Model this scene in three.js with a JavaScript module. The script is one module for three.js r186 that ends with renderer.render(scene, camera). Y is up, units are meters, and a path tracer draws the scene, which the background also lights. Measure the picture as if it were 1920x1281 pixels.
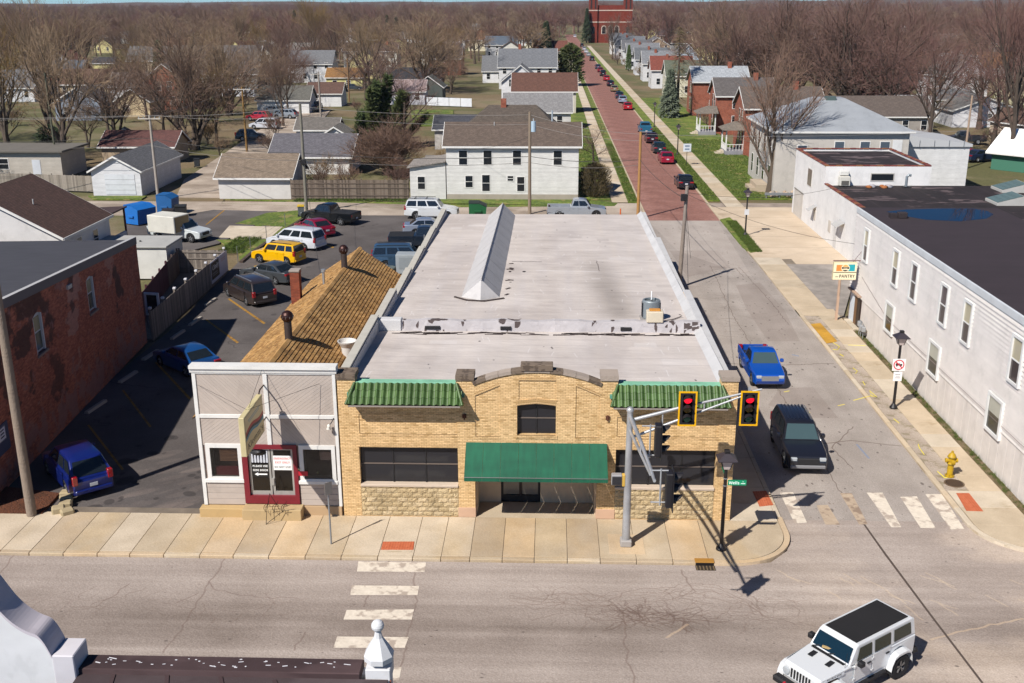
import * as THREE from 'three';
import { Sky } from 'three/addons/objects/Sky.js';
import { toCreasedNormals } from 'three/addons/utils/BufferGeometryUtils.js';
// ---------- camera, sky, sun, exposure ----------
const scene = new THREE.Scene();
const camera = new THREE.PerspectiveCamera(35.93, 1024 / 683, 0.5, 6000);
camera.position.set(0, 19.8, 38.4);
camera.up.set(-0.00764, 0.95224, -0.30525);
camera.lookAt(-1.6980, 4.5335, -9.1820);
const renderer = new THREE.WebGLRenderer({ antialias: true });
renderer.toneMapping = THREE.LinearToneMapping;
renderer.toneMappingExposure = 1.3;
renderer.shadowMap.enabled = true;
const SUN = new THREE.Vector3(-1.63, 2.62, 2.03).normalize();
const sky = new Sky();
sky.name = 'sky'; sky.scale.setScalar(5000);
sky.material.uniforms.sunPosition.value.copy(SUN);
sky.material.uniforms.turbidity.value = 1.6;
sky.material.uniforms.rayleigh.value = 0.75;
sky.material.uniforms.mieCoefficient.value = 0.004;
sky.material.uniforms.cloudCoverage.value = 0;
sky.userData = { kind: 'structure', label: 'clear pale blue daylight sky', category: 'sky' };
scene.add(sky);
scene.environmentIntensity = 0.1;
const sun = new THREE.DirectionalLight(new THREE.Color(1, 0.945, 0.865), 5);
sun.position.copy(SUN).multiplyScalar(120); sun.target.position.set(0, 0, 0);
sun.castShadow = true; sun.shadow.mapSize.set(4096, 4096);
Object.assign(sun.shadow.camera, { left: -90, right: 90, top: 90, bottom: -90, near: 1, far: 400 });
scene.add(sun, sun.target);
// ---------- helpers ----------
const rnd = (s) => () => { s = s + 0x6D2B79F5 | 0; let t = Math.imul(s ^ s >>> 15, 1 | s); t = t + Math.imul(t ^ t >>> 7, 61 | t) ^ t; return ((t ^ t >>> 14) >>> 0) / 4294967296; };
const V = (x, y, z) => new THREE.Vector3(x, y, z), lerp = (a, b, t) => a + (b - a) * t, clamp = (x, a = 0, b = 1) => Math.min(b, Math.max(a, x)), rad = Math.PI / 180;
const sstep = (a, b, x) => { const t = clamp((x - a) / (b - a)); return t * t * (3 - 2 * t); };
const counts = {};
const numbered = (n) => { const k = counts[n] = (counts[n] ?? -1) + 1; return k ? `${n}_${String(k).padStart(3, '0')}` : n; };
class Geo {                                        // collects faces; uv are metres along each face
constructor() { this.p = []; this.n = []; this.u = []; this.M = null; }
at(x, y, z, ry = 0, rx = 0, rz = 0, s = 1) { this.M = new THREE.Matrix4().compose(V(x, y, z), new THREE.Quaternion().setFromEuler(new THREE.Euler(rx, ry, rz, 'YXZ')), V(s, s, s)); return this; }
off() { this.M = null; return this; }
tri(a, b, c, na, nb, nc, uv) {
const e1 = [b[0] - a[0], b[1] - a[1], b[2] - a[2]], e2 = [c[0] - a[0], c[1] - a[1], c[2] - a[2]];
let n = [e1[1] * e2[2] - e1[2] * e2[1], e1[2] * e2[0] - e1[0] * e2[2], e1[0] * e2[1] - e1[1] * e2[0]];
const l = Math.hypot(...n); if (l < 1e-10) return; n = n.map((x) => x / l);
let U = uv;
if (!U) {
let t, w; const h = Math.hypot(n[0], n[2]);
if (h < 0.35) { t = [1, 0, 0]; w = [0, 0, -1]; } else { t = [n[2] / h, 0, -n[0] / h]; w = [n[1] * t[2] - n[2] * t[1], n[2] * t[0] - n[0] * t[2], n[0] * t[1] - n[1] * t[0]]; }
U = [a, b, c].map((q) => [q[0] * t[0] + q[1] * t[1] + q[2] * t[2], q[0] * w[0] + q[1] * w[1] + q[2] * w[2]]);
}
const m = this.M; let k = 0;
for (const [q, m_] of [[a, na], [b, nb], [c, nc]]) {
const nn = m_ || n;
if (m) {
const e = m.elements, s = Math.hypot(e[0], e[1], e[2]);
this.p.push(e[0] * q[0] + e[4] * q[1] + e[8] * q[2] + e[12], e[1] * q[0] + e[5] * q[1] + e[9] * q[2] + e[13], e[2] * q[0] + e[6] * q[1] + e[10] * q[2] + e[14]);
this.n.push((e[0] * nn[0] + e[4] * nn[1] + e[8] * nn[2]) / s, (e[1] * nn[0] + e[5] * nn[1] + e[9] * nn[2]) / s, (e[2] * nn[0] + e[6] * nn[1] + e[10] * nn[2]) / s);
} else { this.p.push(...q); this.n.push(...nn); }
this.u.push(...U[k++]);
}
}
quad(a, b, c, d, uv) { this.tri(a, b, c, 0, 0, 0, uv && [uv[0], uv[1], uv[2]]); this.tri(a, c, d, 0, 0, 0, uv && [uv[0], uv[2], uv[3]]); return this; }
poly(P) { for (let i = 1; i < P.length - 1; i++) this.tri(P[0], P[i], P[i + 1]); return this; }
box(x0, x1, y0, y1, z0, z1, c = 0) {
if (x0 > x1) [x0, x1] = [x1, x0]; if (y0 > y1) [y0, y1] = [y1, y0]; if (z0 > z1) [z0, z1] = [z1, z0];
if (!c) {
this.quad([x0, y0, z1], [x1, y0, z1], [x1, y1, z1], [x0, y1, z1]); this.quad([x1, y0, z0], [x0, y0, z0], [x0, y1, z0], [x1, y1, z0]);
this.quad([x1, y0, z1], [x1, y0, z0], [x1, y1, z0], [x1, y1, z1]); this.quad([x0, y0, z0], [x0, y0, z1], [x0, y1, z1], [x0, y1, z0]);
this.quad([x0, y1, z1], [x1, y1, z1], [x1, y1, z0], [x0, y1, z0]); return this.quad([x0, y0, z0], [x1, y0, z0], [x1, y0, z1], [x0, y0, z1]);
}
const lo = [x0, y0, z0], hi = [x1, y1, z1];
const pt = (s, ax) => [0, 1, 2].map((i) => (s[i] > 0 ? hi[i] - (i === ax ? 0 : c) : lo[i] + (i === ax ? 0 : c)));
const face = (P) => { const q = [0, 1, 2].map((i) => P.reduce((t, v) => t + v[i], 0) / P.length - (lo[i] + hi[i]) / 2), a = P[0], b = P[1], d = P[2]; const n = [(b[1] - a[1]) * (d[2] - a[2]) - (b[2] - a[2]) * (d[1] - a[1]), (b[2] - a[2]) * (d[0] - a[0]) - (b[0] - a[0]) * (d[2] - a[2]), (b[0] - a[0]) * (d[1] - a[1]) - (b[1] - a[1]) * (d[0] - a[0])]; this.poly(n[0] * q[0] + n[1] * q[1] + n[2] * q[2] < 0 ? P.slice().reverse() : P); };
for (let ax = 0; ax < 3; ax++) { const [i, j] = [0, 1, 2].filter((k) => k !== ax); for (const s of [-1, 1]) { const S = (a, b) => { const t = [0, 0, 0]; t[ax] = s; t[i] = a; t[j] = b; return t; }; face([pt(S(-1, -1), ax), pt(S(1, -1), ax), pt(S(1, 1), ax), pt(S(-1, 1), ax)]); } for (const a of [-1, 1]) for (const b of [-1, 1]) { const S = (e) => { const t = [0, 0, 0]; t[ax] = e; t[i] = a; t[j] = b; return t; }; face([pt(S(-1), i), pt(S(1), i), pt(S(1), j), pt(S(-1), j)]); } }
for (const a of [-1, 1]) for (const b of [-1, 1]) for (const d of [-1, 1]) face([0, 1, 2].map((ax) => pt([a, b, d], ax)));
return this;
}
prism(P, z0, z1, caps = 3, holes = []) {         // outline [x, y] (with holes) extruded from z0 to z1 (z1 > z0)
const v2 = (Q) => Q.map((q) => new THREE.Vector2(...q)), ccw = (Q, s) => (THREE.ShapeUtils.area(v2(Q)) * s < 0 ? Q.slice().reverse() : Q);
P = ccw(P, 1); holes = holes.map((h) => ccw(h, -1));
const T = THREE.ShapeUtils.triangulateShape(v2(P), holes.map(v2)), A = [P, ...holes].flat();
for (let [a, b, c] of T) { if ((A[b][0] - A[a][0]) * (A[c][1] - A[a][1]) - (A[b][1] - A[a][1]) * (A[c][0] - A[a][0]) < 0) [b, c] = [c, b]; if (caps & 1) this.tri([...A[a], z1], [...A[b], z1], [...A[c], z1]); if (caps & 2) this.tri([...A[c], z0], [...A[b], z0], [...A[a], z0]); }
for (const Q of [P, ...holes]) for (let i = 0; i < Q.length; i++) { const a = Q[i], b = Q[(i + 1) % Q.length]; this.quad([...a, z1], [...a, z0], [...b, z0], [...b, z1]); }
return this;
}
plate(P, y0, y1) {                               // outline [x, z] between two heights
if (THREE.ShapeUtils.area(P.map((q) => new THREE.Vector2(...q))) > 0) P = P.slice().reverse();
const T = THREE.ShapeUtils.triangulateShape(P.map((q) => new THREE.Vector2(...q)), []);
for (let [a, b, c] of T) { const A = P[a], B = P[b], C = P[c]; if ((B[0] - A[0]) * (C[1] - A[1]) - (B[1] - A[1]) * (C[0] - A[0]) > 0) [b, c] = [c, b]; this.tri([P[a][0], y1, P[a][1]], [P[b][0], y1, P[b][1]], [P[c][0], y1, P[c][1]]); if (y0 < y1 - 0.006) this.tri([P[a][0], y0, P[a][1]], [P[c][0], y0, P[c][1]], [P[b][0], y0, P[b][1]]); }
if (y0 < y1) for (let i = 0; i < P.length; i++) { const a = P[(i + 1) % P.length], b = P[i]; this.quad([a[0], y0, a[1]], [b[0], y0, b[1]], [b[0], y1, b[1]], [a[0], y1, a[1]]); }
return this;
}
tube(pts, r, k = 6, cap = true) {
const N = pts.length, P = pts.map((q) => (q.isVector3 ? q : V(...q))), rr = (i) => (typeof r === 'number' ? r : r[i]); let u = null; const rings = []; let L = 0;
for (let i = 0; i < N; i++) {
const d = P[Math.min(i + 1, N - 1)].clone().sub(P[Math.max(i - 1, 0)]).normalize();
if (!u) u = Math.abs(d.y) > 0.9 ? V(1, 0, 0) : V(0, 1, 0);
u = u.clone().sub(d.clone().multiplyScalar(u.dot(d))).normalize(); const w = d.clone().cross(u);
if (i) L += P[i].distanceTo(P[i - 1]);
const ring = []; for (let j = 0; j <= k; j++) { const a = j / k * Math.PI * 2, n = u.clone().multiplyScalar(Math.cos(a)).addScaledVector(w, Math.sin(a)); ring.push([[P[i].x + n.x * rr(i), P[i].y + n.y * rr(i), P[i].z + n.z * rr(i)], [n.x, n.y, n.z], [j / k * 6.28 * rr(0), L]]); } rings.push(ring);
}
for (let i = 0; i < N - 1; i++) for (let j = 0; j < k; j++) { const a = rings[i][j], b = rings[i][j + 1], c = rings[i + 1][j + 1], d = rings[i + 1][j]; this.tri(a[0], b[0], c[0], a[1], b[1], c[1], [a[2], b[2], c[2]]); this.tri(a[0], c[0], d[0], a[1], c[1], d[1], [a[2], c[2], d[2]]); }
if (cap) { this.poly(rings[0].slice(0, k).map((q) => q[0]).reverse()); this.poly(rings[N - 1].slice(0, k).map((q) => q[0])); }
return this;
}
cyl(x, y0, y1, z, r0, r1 = r0, k = 10) { return this.tube([[x, y0, z], [x, y1, z]], [r0, r1], k); }
lathe(prof, k = 12, x = 0, z = 0, y = 0) {       // [r, y] from the bottom up
for (let i = 0; i < prof.length - 1; i++) { const [r0, y0] = prof[i], [r1, y1] = prof[i + 1], dl = Math.hypot(r1 - r0, y1 - y0) || 1, nr = (y1 - y0) / dl, ny = -(r1 - r0) / dl; for (let j = 0; j < k; j++) { const a = j / k * 6.28319, b = (j + 1) / k * 6.28319, f = (r, yy, t) => [x + r * Math.cos(t), y + yy, z - r * Math.sin(t)], n = (t) => [nr * Math.cos(t), ny, -nr * Math.sin(t)]; const A = f(r0, y0, a), Bq = f(r0, y0, b), C = f(r1, y1, b), D = f(r1, y1, a); if (r0 > 1e-5) this.tri(A, Bq, C, n(a), n(b), n(b)); if (r1 > 1e-5) this.tri(A, C, D, n(a), n(b), n(a)); } }
return this;
}
ball(x, y, z, r, k = 10) { const P = []; for (let i = 0; i <= 8; i++) { const t = -Math.PI / 2 + Math.PI * i / 8; P.push([Math.max(0, Math.cos(t) * r), Math.sin(t) * r]); } return this.lathe(P, k, x, z, y); }
geo() {
const g = new THREE.BufferGeometry();
g.setAttribute('position', new THREE.Float32BufferAttribute(this.p, 3)); g.setAttribute('normal', new THREE.Float32BufferAttribute(this.n, 3)); g.setAttribute('uv', new THREE.Float32BufferAttribute(this.u, 2));
return g;
}
mesh(name, m, parent) { return mk(name, this.geo(), m, parent); }
}
function mk(name, geo, m, parent = scene) { const o = new THREE.Mesh(geo, m); o.name = parent === scene ? numbered(name) : name; o.castShadow = o.receiveShadow = true; parent.add(o); return o; }
function tag(o, label, category, group, kind) { o.userData = { label, category }; if (group) o.userData.group = group; if (kind) o.userData.kind = kind; return o; }
function thing(name, label, category, [x, y, z] = [0, 0, 0], turn = 0, group) { const o = new THREE.Group(); o.name = numbered(name); o.position.set(x, y, z); o.rotation.y = turn; scene.add(o); return tag(o, label, category, group); }
function struct(o, label, category) { return tag(o, label, category, null, 'structure'); }
const G = () => new Geo();
// ---------- noise and textures ----------
const lat = (() => { const r = rnd(77), a = new Float32Array(65536); for (let i = 0; i < 65536; i++) a[i] = r(); return a; })();
function vn(x, y, px, py) { let xi = Math.floor(x), yi = Math.floor(y); const fx = x - xi, fy = y - yi, u = fx * fx * (3 - 2 * fx), v = fy * fy * (3 - 2 * fy); const X0 = ((xi % px) + px) % px, X1 = (X0 + 1) % px, Y0 = ((yi % py) + py) % py, Y1 = (Y0 + 1) % py; const h = (a, b) => lat[(a * 131 + b * 7919 + (a ^ b) * 31) & 65535]; return (h(X0, Y0) * (1 - u) + h(X1, Y0) * u) * (1 - v) + (h(X0, Y1) * (1 - u) + h(X1, Y1) * u) * v; }
function fbm(u, v, px, py, o = 4) { let s = 0, a = 0.5, t = 0; for (let i = 0; i < o; i++) { s += a * vn(u * px + i * 17, v * py + i * 5, px, py); t += a; a *= 0.55; px *= 2; py *= 2; } return s / t; }
const finish = (t, mx, my, srgb) => { t.wrapS = t.wrapT = THREE.RepeatWrapping; t.magFilter = THREE.LinearFilter; t.minFilter = THREE.LinearMipmapLinearFilter; t.repeat.set(1 / mx, 1 / my); if (srgb) t.colorSpace = THREE.SRGBColorSpace; t.needsUpdate = true; return t; };
function texFn(w, h, mx, my, fn, srgb = true) { const d = new Uint8Array(w * h * 4); for (let j = 0; j < h; j++) for (let i = 0; i < w; i++) { const c = fn(i / w, j / h, i, j), k = (j * w + i) * 4; d[k] = clamp(c[0], 0, 255); d[k + 1] = clamp(c[1], 0, 255); d[k + 2] = clamp(c[2], 0, 255); d[k + 3] = 255; } return finish(new THREE.DataTexture(d, w, h), mx, my, srgb); }
function texCv(w, h, mx, my, draw, srgb = true) { const c = document.createElement('canvas'); c.width = w; c.height = h; draw(c.getContext('2d'), w, h); return finish(new THREE.CanvasTexture(c), mx, my, srgb); }
const noiseFill = (ctx, w, h, fn) => { const im = ctx.createImageData(w, h), d = im.data; for (let j = 0; j < h; j++) for (let i = 0; i < w; i++) { const c = fn(i / w, j / h), k = (j * w + i) * 4; d[k] = clamp(c[0], 0, 255); d[k + 1] = clamp(c[1], 0, 255); d[k + 2] = clamp(c[2], 0, 255); d[k + 3] = 255; } ctx.putImageData(im, 0, 0); };
const mats = {};
function mat(color, rough = 0.85, o = {}) {
const key = color + '|' + rough + '|' + JSON.stringify(o, (k, v) => (v && v.isTexture ? v.uuid : v)); if (mats[key]) return mats[key];
const M = (o.clearcoat || o.transmission || o.specularIntensity !== undefined) ? THREE.MeshPhysicalMaterial : THREE.MeshStandardMaterial; return (mats[key] = new M({ color, roughness: rough, ...o }));
}
const speckle = (base, amp, px = 16, o = 5) => (u, v) => { const n = (fbm(u, v, px, px, o) - 0.5) * 2 * amp + (lat[(Math.floor(u * 9999) * 7 + Math.floor(v * 9999) * 131) & 65535] - 0.5) * amp * 0.7; return [base[0] + n, base[1] + n, base[2] + n]; };
const grainBump = texFn(256, 256, 1.5, 1.5, (u, v) => { const n = fbm(u, v, 24, 24, 3) * 255; return [n, n, n]; }, false);
const T_grit = texFn(512, 512, 5, 5, (u, v) => { const n = 215 + (fbm(u, v, 6, 6, 6) - 0.5) * 90 + (lat[(Math.floor(u * 512) * 57 + Math.floor(v * 512) * 313) & 65535] - 0.5) * 30; return [n, n, n]; });  // neutral mottling, multiplied by a colour
const T_worn = texFn(512, 512, 3, 3, (u, v) => { const n = 238 + (fbm(u, v, 4, 7, 6) - 0.5) * 22; const s = -8 * sstep(0.58, 0.72, fbm(u + 0.3, v, 7, 5, 6)); return [n + s, n + s, n + s]; });
function grit(color, rough = 0.9, o = {}) { return mat(color, rough, { map: T_grit, ...o }); }
function worn(color, rough = 0.8, o = {}) { return mat(color, rough, { map: T_worn, ...o }); }
// ---------- ground, roads, pavements ----------
const RY = -0.12;
function areaTex(x0, x1, z0, z1, w, h, draw) {
const t = texCv(w, h, 1, 1, (c) => { const P = (x, z) => [(x - x0) / (x1 - x0) * w, (z - z0) / (z1 - z0) * h]; draw(c, P, w / (x1 - x0)); });
t.repeat.set(1 / (x1 - x0), 1 / (z1 - z0)); t.offset.set(-x0 / (x1 - x0), 1 + z0 / (z1 - z0)); return t;
}
const rc = rnd(5);
function crack(c, P, pts, wd, col, jit = 0.12) {
c.strokeStyle = col; c.lineWidth = wd; c.lineJoin = 'round'; c.beginPath();
pts.forEach(([x, z], i) => { if (!i) return c.moveTo(...P(x, z)); const [a, b] = pts[i - 1], n = Math.max(2, Math.ceil(Math.hypot(x - a, z - b) / 0.3)); for (let k = 1; k <= n; k++) c.lineTo(...P(lerp(a, x, k / n) + (k < n ? (rc() - 0.5) * jit : 0), lerp(b, z, k / n) + (k < n ? (rc() - 0.5) * jit : 0))); });
c.stroke();
}
function spots(c, P, s, x0, x1, z0, z1, n, col, r0, r1) { c.fillStyle = col; for (let i = 0; i < n; i++) { const [px, py] = P(lerp(x0, x1, rc()), lerp(z0, z1, rc())), r = lerp(r0, r1, rc() * rc()) * s; c.beginPath(); c.ellipse(px, py, r, r * (0.5 + rc() * 0.6), rc() * 3, 0, 6.3); c.fill(); } }
function web(c, P, x0, x1, z0, z1, n, wd, col) { for (let i = 0; i < n; i++) { let x = lerp(x0, x1, rc()), z = lerp(z0, z1, rc()), a = rc() * 6.3; const pts = [[x, z]]; for (let k = 0; k < 4; k++) { a += (rc() - 0.5) * 1.4; x += Math.cos(a) * 0.35; z += Math.sin(a) * 0.2; pts.push([x, z]); } crack(c, P, pts, wd * (0.5 + rc()), col, 0.05); } }
const T_field = texFn(1024, 1024, 90, 90, (u, v) => { const a = fbm(u, v, 7, 7, 6), b = fbm(u + 0.4, v + 0.2, 12, 12, 5), g = (lat[(Math.floor(u * 1024) * 57 + Math.floor(v * 1024) * 313) & 65535] - 0.5) * 26; const d = sstep(0.45, 0.62, a), l = sstep(0.5, 0.66, b); return [lerp(lerp(84, 108, d), 126, l * 0.5) + g, lerp(lerp(82, 92, d), 112, l * 0.5) + g, lerp(lerp(46, 66, d), 92, l * 0.5) + g * 0.8]; });
const T_grass = texFn(512, 512, 7, 7, (u, v) => { const a = fbm(u, v, 5, 5, 6), b = fbm(u + 0.5, v, 40, 40, 2), s = sstep(0.55, 0.75, fbm(u, v + 0.37, 9, 9, 5)); return [lerp(88 + (a - 0.5) * 60 + (b - 0.5) * 46, 138, s * 0.75), lerp(104 + (a - 0.5) * 50 + (b - 0.5) * 50, 122, s * 0.75), lerp(34 + (a - 0.5) * 24 + (b - 0.5) * 22, 78, s * 0.75)]; });
const M_grass = mat('#ffffff', 1, { map: T_grass, bumpMap: grainBump, bumpScale: 0.05 });
{ const g = G(), r = rnd(3); let px = -2600, py = 20; for (let x = -2400; x <= 2400; x += 120) { const y = 22.5 + r() * 5; g.quad([px, -1, -2380], [x, -1, -2380], [x, y, -2500], [px, py, -2500]); g.quad([px, py, -2500], [x, y, -2500], [x, -1, -2800], [px, -1, -2800]); px = x; py = y; } struct(g.mesh('hills', mat('#5f4f49', 1, { map: T_grit })), 'low wooded hills along the horizon', 'hills'); }
struct(G().plate([[-2600, -4200], [2600, -4200], [2600, 300], [-2600, 300]], -0.22, -0.22).mesh('ground', mat('#ffffff', 1, { map: T_field })), 'flat open ground of dry grass and bare earth', 'ground');
// main street across the front
const dust = (u, v, f, g) => fbm(u, v, f, g, 6);
const T_road = areaTex(-32, 32, 3.3, 19.3, 2048, 768, (c, P, s) => {
noiseFill(c, 2048, 768, (u, v) => {
const n = (dust(u, v, 24, 8) - 0.5) * 26, st = (fbm(u, v, 6, 40, 5) - 0.5) * 30, g = (lat[(Math.floor(u * 2048) * 57 + Math.floor(v * 768) * 313) & 65535] - 0.5) * 24;
const x = -32 + u * 64, z = 3.3 + v * 16; let d = 0;
for (const [zc, w, a] of [[7.6, 0.8, 26], [8.9, 0.55, 15], [6.4, 0.5, 9], [11.2, 0.7, 12], [13.2, 0.8, 15]]) d += a * Math.exp(-(((z - zc + (fbm(u, v, 9, 3, 3) - 0.5) * 0.8) / w) ** 2)) * (0.5 + fbm(u + 0.2, v, 30, 14, 4));
const ds = sstep(0.42, 0.7, fbm(u + 0.1, v + 0.3, 16, 6, 5)) * sstep(6, 14, x) * 24;
return [150 + n + st - d + g + ds, 138 + n + st - d + g + ds * 0.88, 130 + n + st - d + g + ds * 0.68];
});
const K = 'rgba(98,80,72,0.5)';
for (const q of [[[-12.09,2.95],[-12.09,3.99],[-12.22,5.06],[-12.2,6.32],[-12.18,7.66],[-12.25,8.77],[-12.34,9.52]], [[-12.22,5.06],[-11.91,5.57],[-11.25,5.83],[-10.19,6.09],[-8.7,6.11]], [[-12.35,5.87],[-12.65,6.23],[-12.93,6.51]], [[-15.05,5.33],[-15.32,6.24],[-15.85,6.7]], [[-20.34,3.11],[-20.1,4.73]], [[-4.8,4.28],[-4.73,5.14],[-4.55,5.64],[-4.52,6.67],[-4.6,7.92],[-4.56,9.28],[-4.63,10.85]], [[-6.25,5.18],[-6.28,5.9],[-6.32,6.59]], [[-8.01,8.18],[-8.12,9.24]], [[2.68,6.73],[2.64,7.86],[2.62,9.21],[2.72,10.63]], [[5,3.72],[5.09,4.63],[5.33,5.27]]]) crack(c, P, q, 1.5, K, 0.16);
for (let i = 0; i < 5; i++) crack(c, P, [[-1.28,5.89],[-0.44,6.14],[0.69,5.83],[1.8,6.01],[2.94,5.63],[4.28,5.37],[5.26,5.06],[6,5.18],[7.02,5.85],[7.61,6.58]].map(([x, z]) => [x, z + (i - 2) * 0.18 + (rc() - 0.5) * 0.25]), 0.9, 'rgba(96,76,66,0.55)', 0.3);
web(c, P, 0, 9, 5.6, 7.3, 150, 0.7, 'rgba(92,74,64,0.45)'); web(c, P, 2.5, 5, 6.6, 7.2, 120, 0.9, 'rgba(82,64,56,0.5)'); web(c, P, -20, -9, 6.2, 7.4, 50, 0.7, 'rgba(92,74,64,0.4)');
spots(c, P, s, -31, 31, 6.8, 19, 900, 'rgba(58,50,46,0.5)', 0.015, 0.07); spots(c, P, s, -31, 31, 3.4, 7, 160, 'rgba(60,50,46,0.45)', 0.015, 0.06);
for (let i = 0; i < 26; i++) { const x = 8 + rc() * 12, z = 3.6 + rc() * 2.6; crack(c, P, [[x, z], [x + 0.3 + rc() * 0.5, z + 0.5 + rc() * 0.5]], 2.2, 'rgba(200,178,150,0.35)', 0.1); }
for (const q of [[[8.3,3.04],[10.71,2.93],[12.3,2.89],[14.75,2.65],[17.84,2.8]], [[8.64,1.34],[11.15,1.18],[12.63,1.73]], [[12.63,8.02],[14.17,7.35],[16.22,6.65]], [[3.99,8.16],[4.8,7.32]], [[14.99,1.07],[15.9,-0.06],[16.42,-1.24]], [[16.45,0.15],[16.43,1.87],[15.85,2.62]]]) crack(c, P, q, 3.4, 'rgba(198,172,142,0.45)', 0.12);
c.fillStyle = 'rgba(80,110,150,0.55)'; for (const [u, v] of [[14.84,0.29]]) { const [a, b] = P(u, v); c.beginPath(); c.ellipse(a, b, 7, 5, 0, 0, 6.3); c.fill(); }
});
const M_road = mat('#ffffff', 0.95, { map: T_road, bumpMap: grainBump, bumpScale: 0.012 });
const street = struct(G().plate([[-95, 3.42], [7.2, 3.42], [8.4, 3.1], [9.2, 2.2], [9.5, 1.2], [9.52, -0.35], [16.8, -0.35], [16.85, 0.2], [17.4, 1.5], [18.4, 2.2], [20, 2.6], [95, 2.6], [95, 18.2], [-95, 18.2]], RY - 0.05, RY).mesh('street', M_road), 'worn tan grey asphalt street crossing the front', 'street');
// side street: asphalt, then brick
const T_side = areaTex(9, 17.2, -62.4, 0.2, 512, 2048, (c, P, s) => {
noiseFill(c, 512, 2048, (u, v) => { const n = (fbm(u, v, 5, 36, 6) - 0.5) * 30, st = (fbm(u, v, 9, 5, 5) - 0.5) * 22, g = (lat[(Math.floor(u * 512) * 57 + Math.floor(v * 2048) * 313) & 65535] - 0.5) * 24; return [147 + n + st + g, 138 + n + st + g, 131 + n + st + g]; });
c.fillStyle = 'rgba(118,104,96,0.3)'; const pt = (q) => { c.beginPath(); q.forEach(([x, z], i) => (i ? c.lineTo(...P(x, z)) : c.moveTo(...P(x, z)))); c.closePath(); c.fill(); };
pt([[12.61,-15.76],[14.46,-15.97],[14.56,-14.03],[14.66,-11.48],[13.26,-11.44],[11.47,-13.17]]); pt([[13.91,-37.75],[15.83,-38.58],[16.1,-31.36],[15.58,-24.19],[13.61,-24.14],[13.56,-31.3]]); pt([[10.22,-49.19],[14.26,-49.28],[14.46,-43.59],[10.66,-40.08]]);
c.fillStyle = 'rgba(176,164,154,0.35)'; pt([[9.55,-62.06],[16.2,-62.19],[15.84,-49.31],[15.53,-40.19],[10.89,-49.21]]);
for (const q of [[[12.6, 0], [12.5, -12], [12.4, -30], [12.9, -44]], [[9.8, -20], [12.4, -19.5], [16.6, -20]], [[12.4, -8], [14.5, -8.6], [16.7, -8]], [[15.1,-43.6],[15.55,-34.08],[15.66,-27.59]], [[12.77,-43.55],[14.8,-43.07],[14.92,-40.18]], [[15.1,-10.37],[13.38,-7.7],[13.73,-5.32]]]) crack(c, P, q, 2, 'rgba(80,64,56,0.7)', 0.12);
web(c, P, 9.5, 16, -45, -25, 60, 0.9, 'rgba(78,62,54,0.45)'); spots(c, P, s, 9.5, 16.8, -60, 0, 420, 'rgba(60,50,46,0.5)', 0.02, 0.09);
spots(c, P, s, 10.5, 12.6, -2.2, 0.1, 50, 'rgba(84,62,52,0.4)', 0.01, 0.05);
c.strokeStyle = 'rgba(96,120,160,0.5)'; c.lineWidth = 6; for (const q of [[[14.66,-8.17],[14.78,-6.52]], [[14.52,-21.56],[14.87,-21.27]]]) { c.beginPath(); c.moveTo(...P(...q[0])); c.lineTo(...P(...q[1])); c.stroke(); }
c.strokeStyle = 'rgba(226,208,72,0.8)'; c.lineWidth = 3; for (const q of [[[13.09,-12.09],[13.42,-12.25]], [[15.07,-13.19],[15.49,-13.43]], [[16.08,-13.99],[16.83,-14.48]], [[12.71,-15.18],[13.04,-15.35]]]) { c.beginPath(); c.moveTo(...P(...q[0])); c.lineTo(...P(...q[1])); c.stroke(); }
});
struct(G().plate([[9.45, -62.2], [16.5, -62.2], [16.8, -40], [16.8, -0.36], [9.52, -0.36]], RY - 0.05, RY).mesh('side_street', mat('#ffffff', 0.95, { map: T_side, bumpMap: grainBump, bumpScale: 0.012 })), 'grey asphalt side street beside the tan brick building', 'street');
const T_pave = texFn(1024, 1024, 6.4, 6.4, (u, v) => { const R = 64, rowf = v * R, row = Math.floor(rowf), fv = rowf - row, col = u * 32 + (row % 2) * 0.5, ci = Math.floor(col), fu = col - ci; const e = fu < 0.05 || fu > 0.95 || fv < 0.09 || fv > 0.91, k = lat[((ci % 32) * 97 + row * 313) & 65535], n = (fbm(u, v, 5, 5, 5) - 0.5) * 34; return e ? [88 + n, 68 + n, 64 + n] : [140 + n + k * 26 - 10, 98 + n + k * 20 - 10, 88 + n + k * 16 - 10]; });
struct(G().plate([[9.5, -62.25], [16.45, -62.25], [16.4, -700], [9.8, -700]], RY - 0.05, RY - 0.004).mesh('brick_street', mat('#ffffff', 0.9, { map: T_pave, bumpMap: grainBump, bumpScale: 0.01 })), 'long red brick street running away between houses', 'street');
// concrete
const T_conc = areaTex(-26, 26, -2, 4, 2048, 256, (c, P, s) => noiseFill(c, 2048, 256, (u, v) => { const n = (fbm(u, v, 40, 5, 6) - 0.5) * 40, b = fbm(u + 0.3, v, 26, 2, 4), o = sstep(0.45, 0.75, b) * (0.35 + 0.65 * fbm(u, v, 60, 8, 3)); const g = (lat[(Math.floor(u * 2048) * 57 + Math.floor(v * 256) * 313) & 65535] - 0.5) * 16; return [183 + n + g + o * 2, 168 + n + g - o * 4, 147 + n + g - o * 14]; }));
const T_slab = texFn(512, 512, 9, 9, (u, v) => { const n = (fbm(u, v, 6, 6, 6) - 0.5) * 46, g = (lat[(Math.floor(u * 512) * 57 + Math.floor(v * 512) * 313) & 65535] - 0.5) * 16, d = sstep(0.6, 0.72, fbm(u + 0.2, v, 5, 5, 5)) * 22; return [186 + n + g - d, 173 + n + g - d * 1.1, 154 + n + g - d * 1.3]; });
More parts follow.
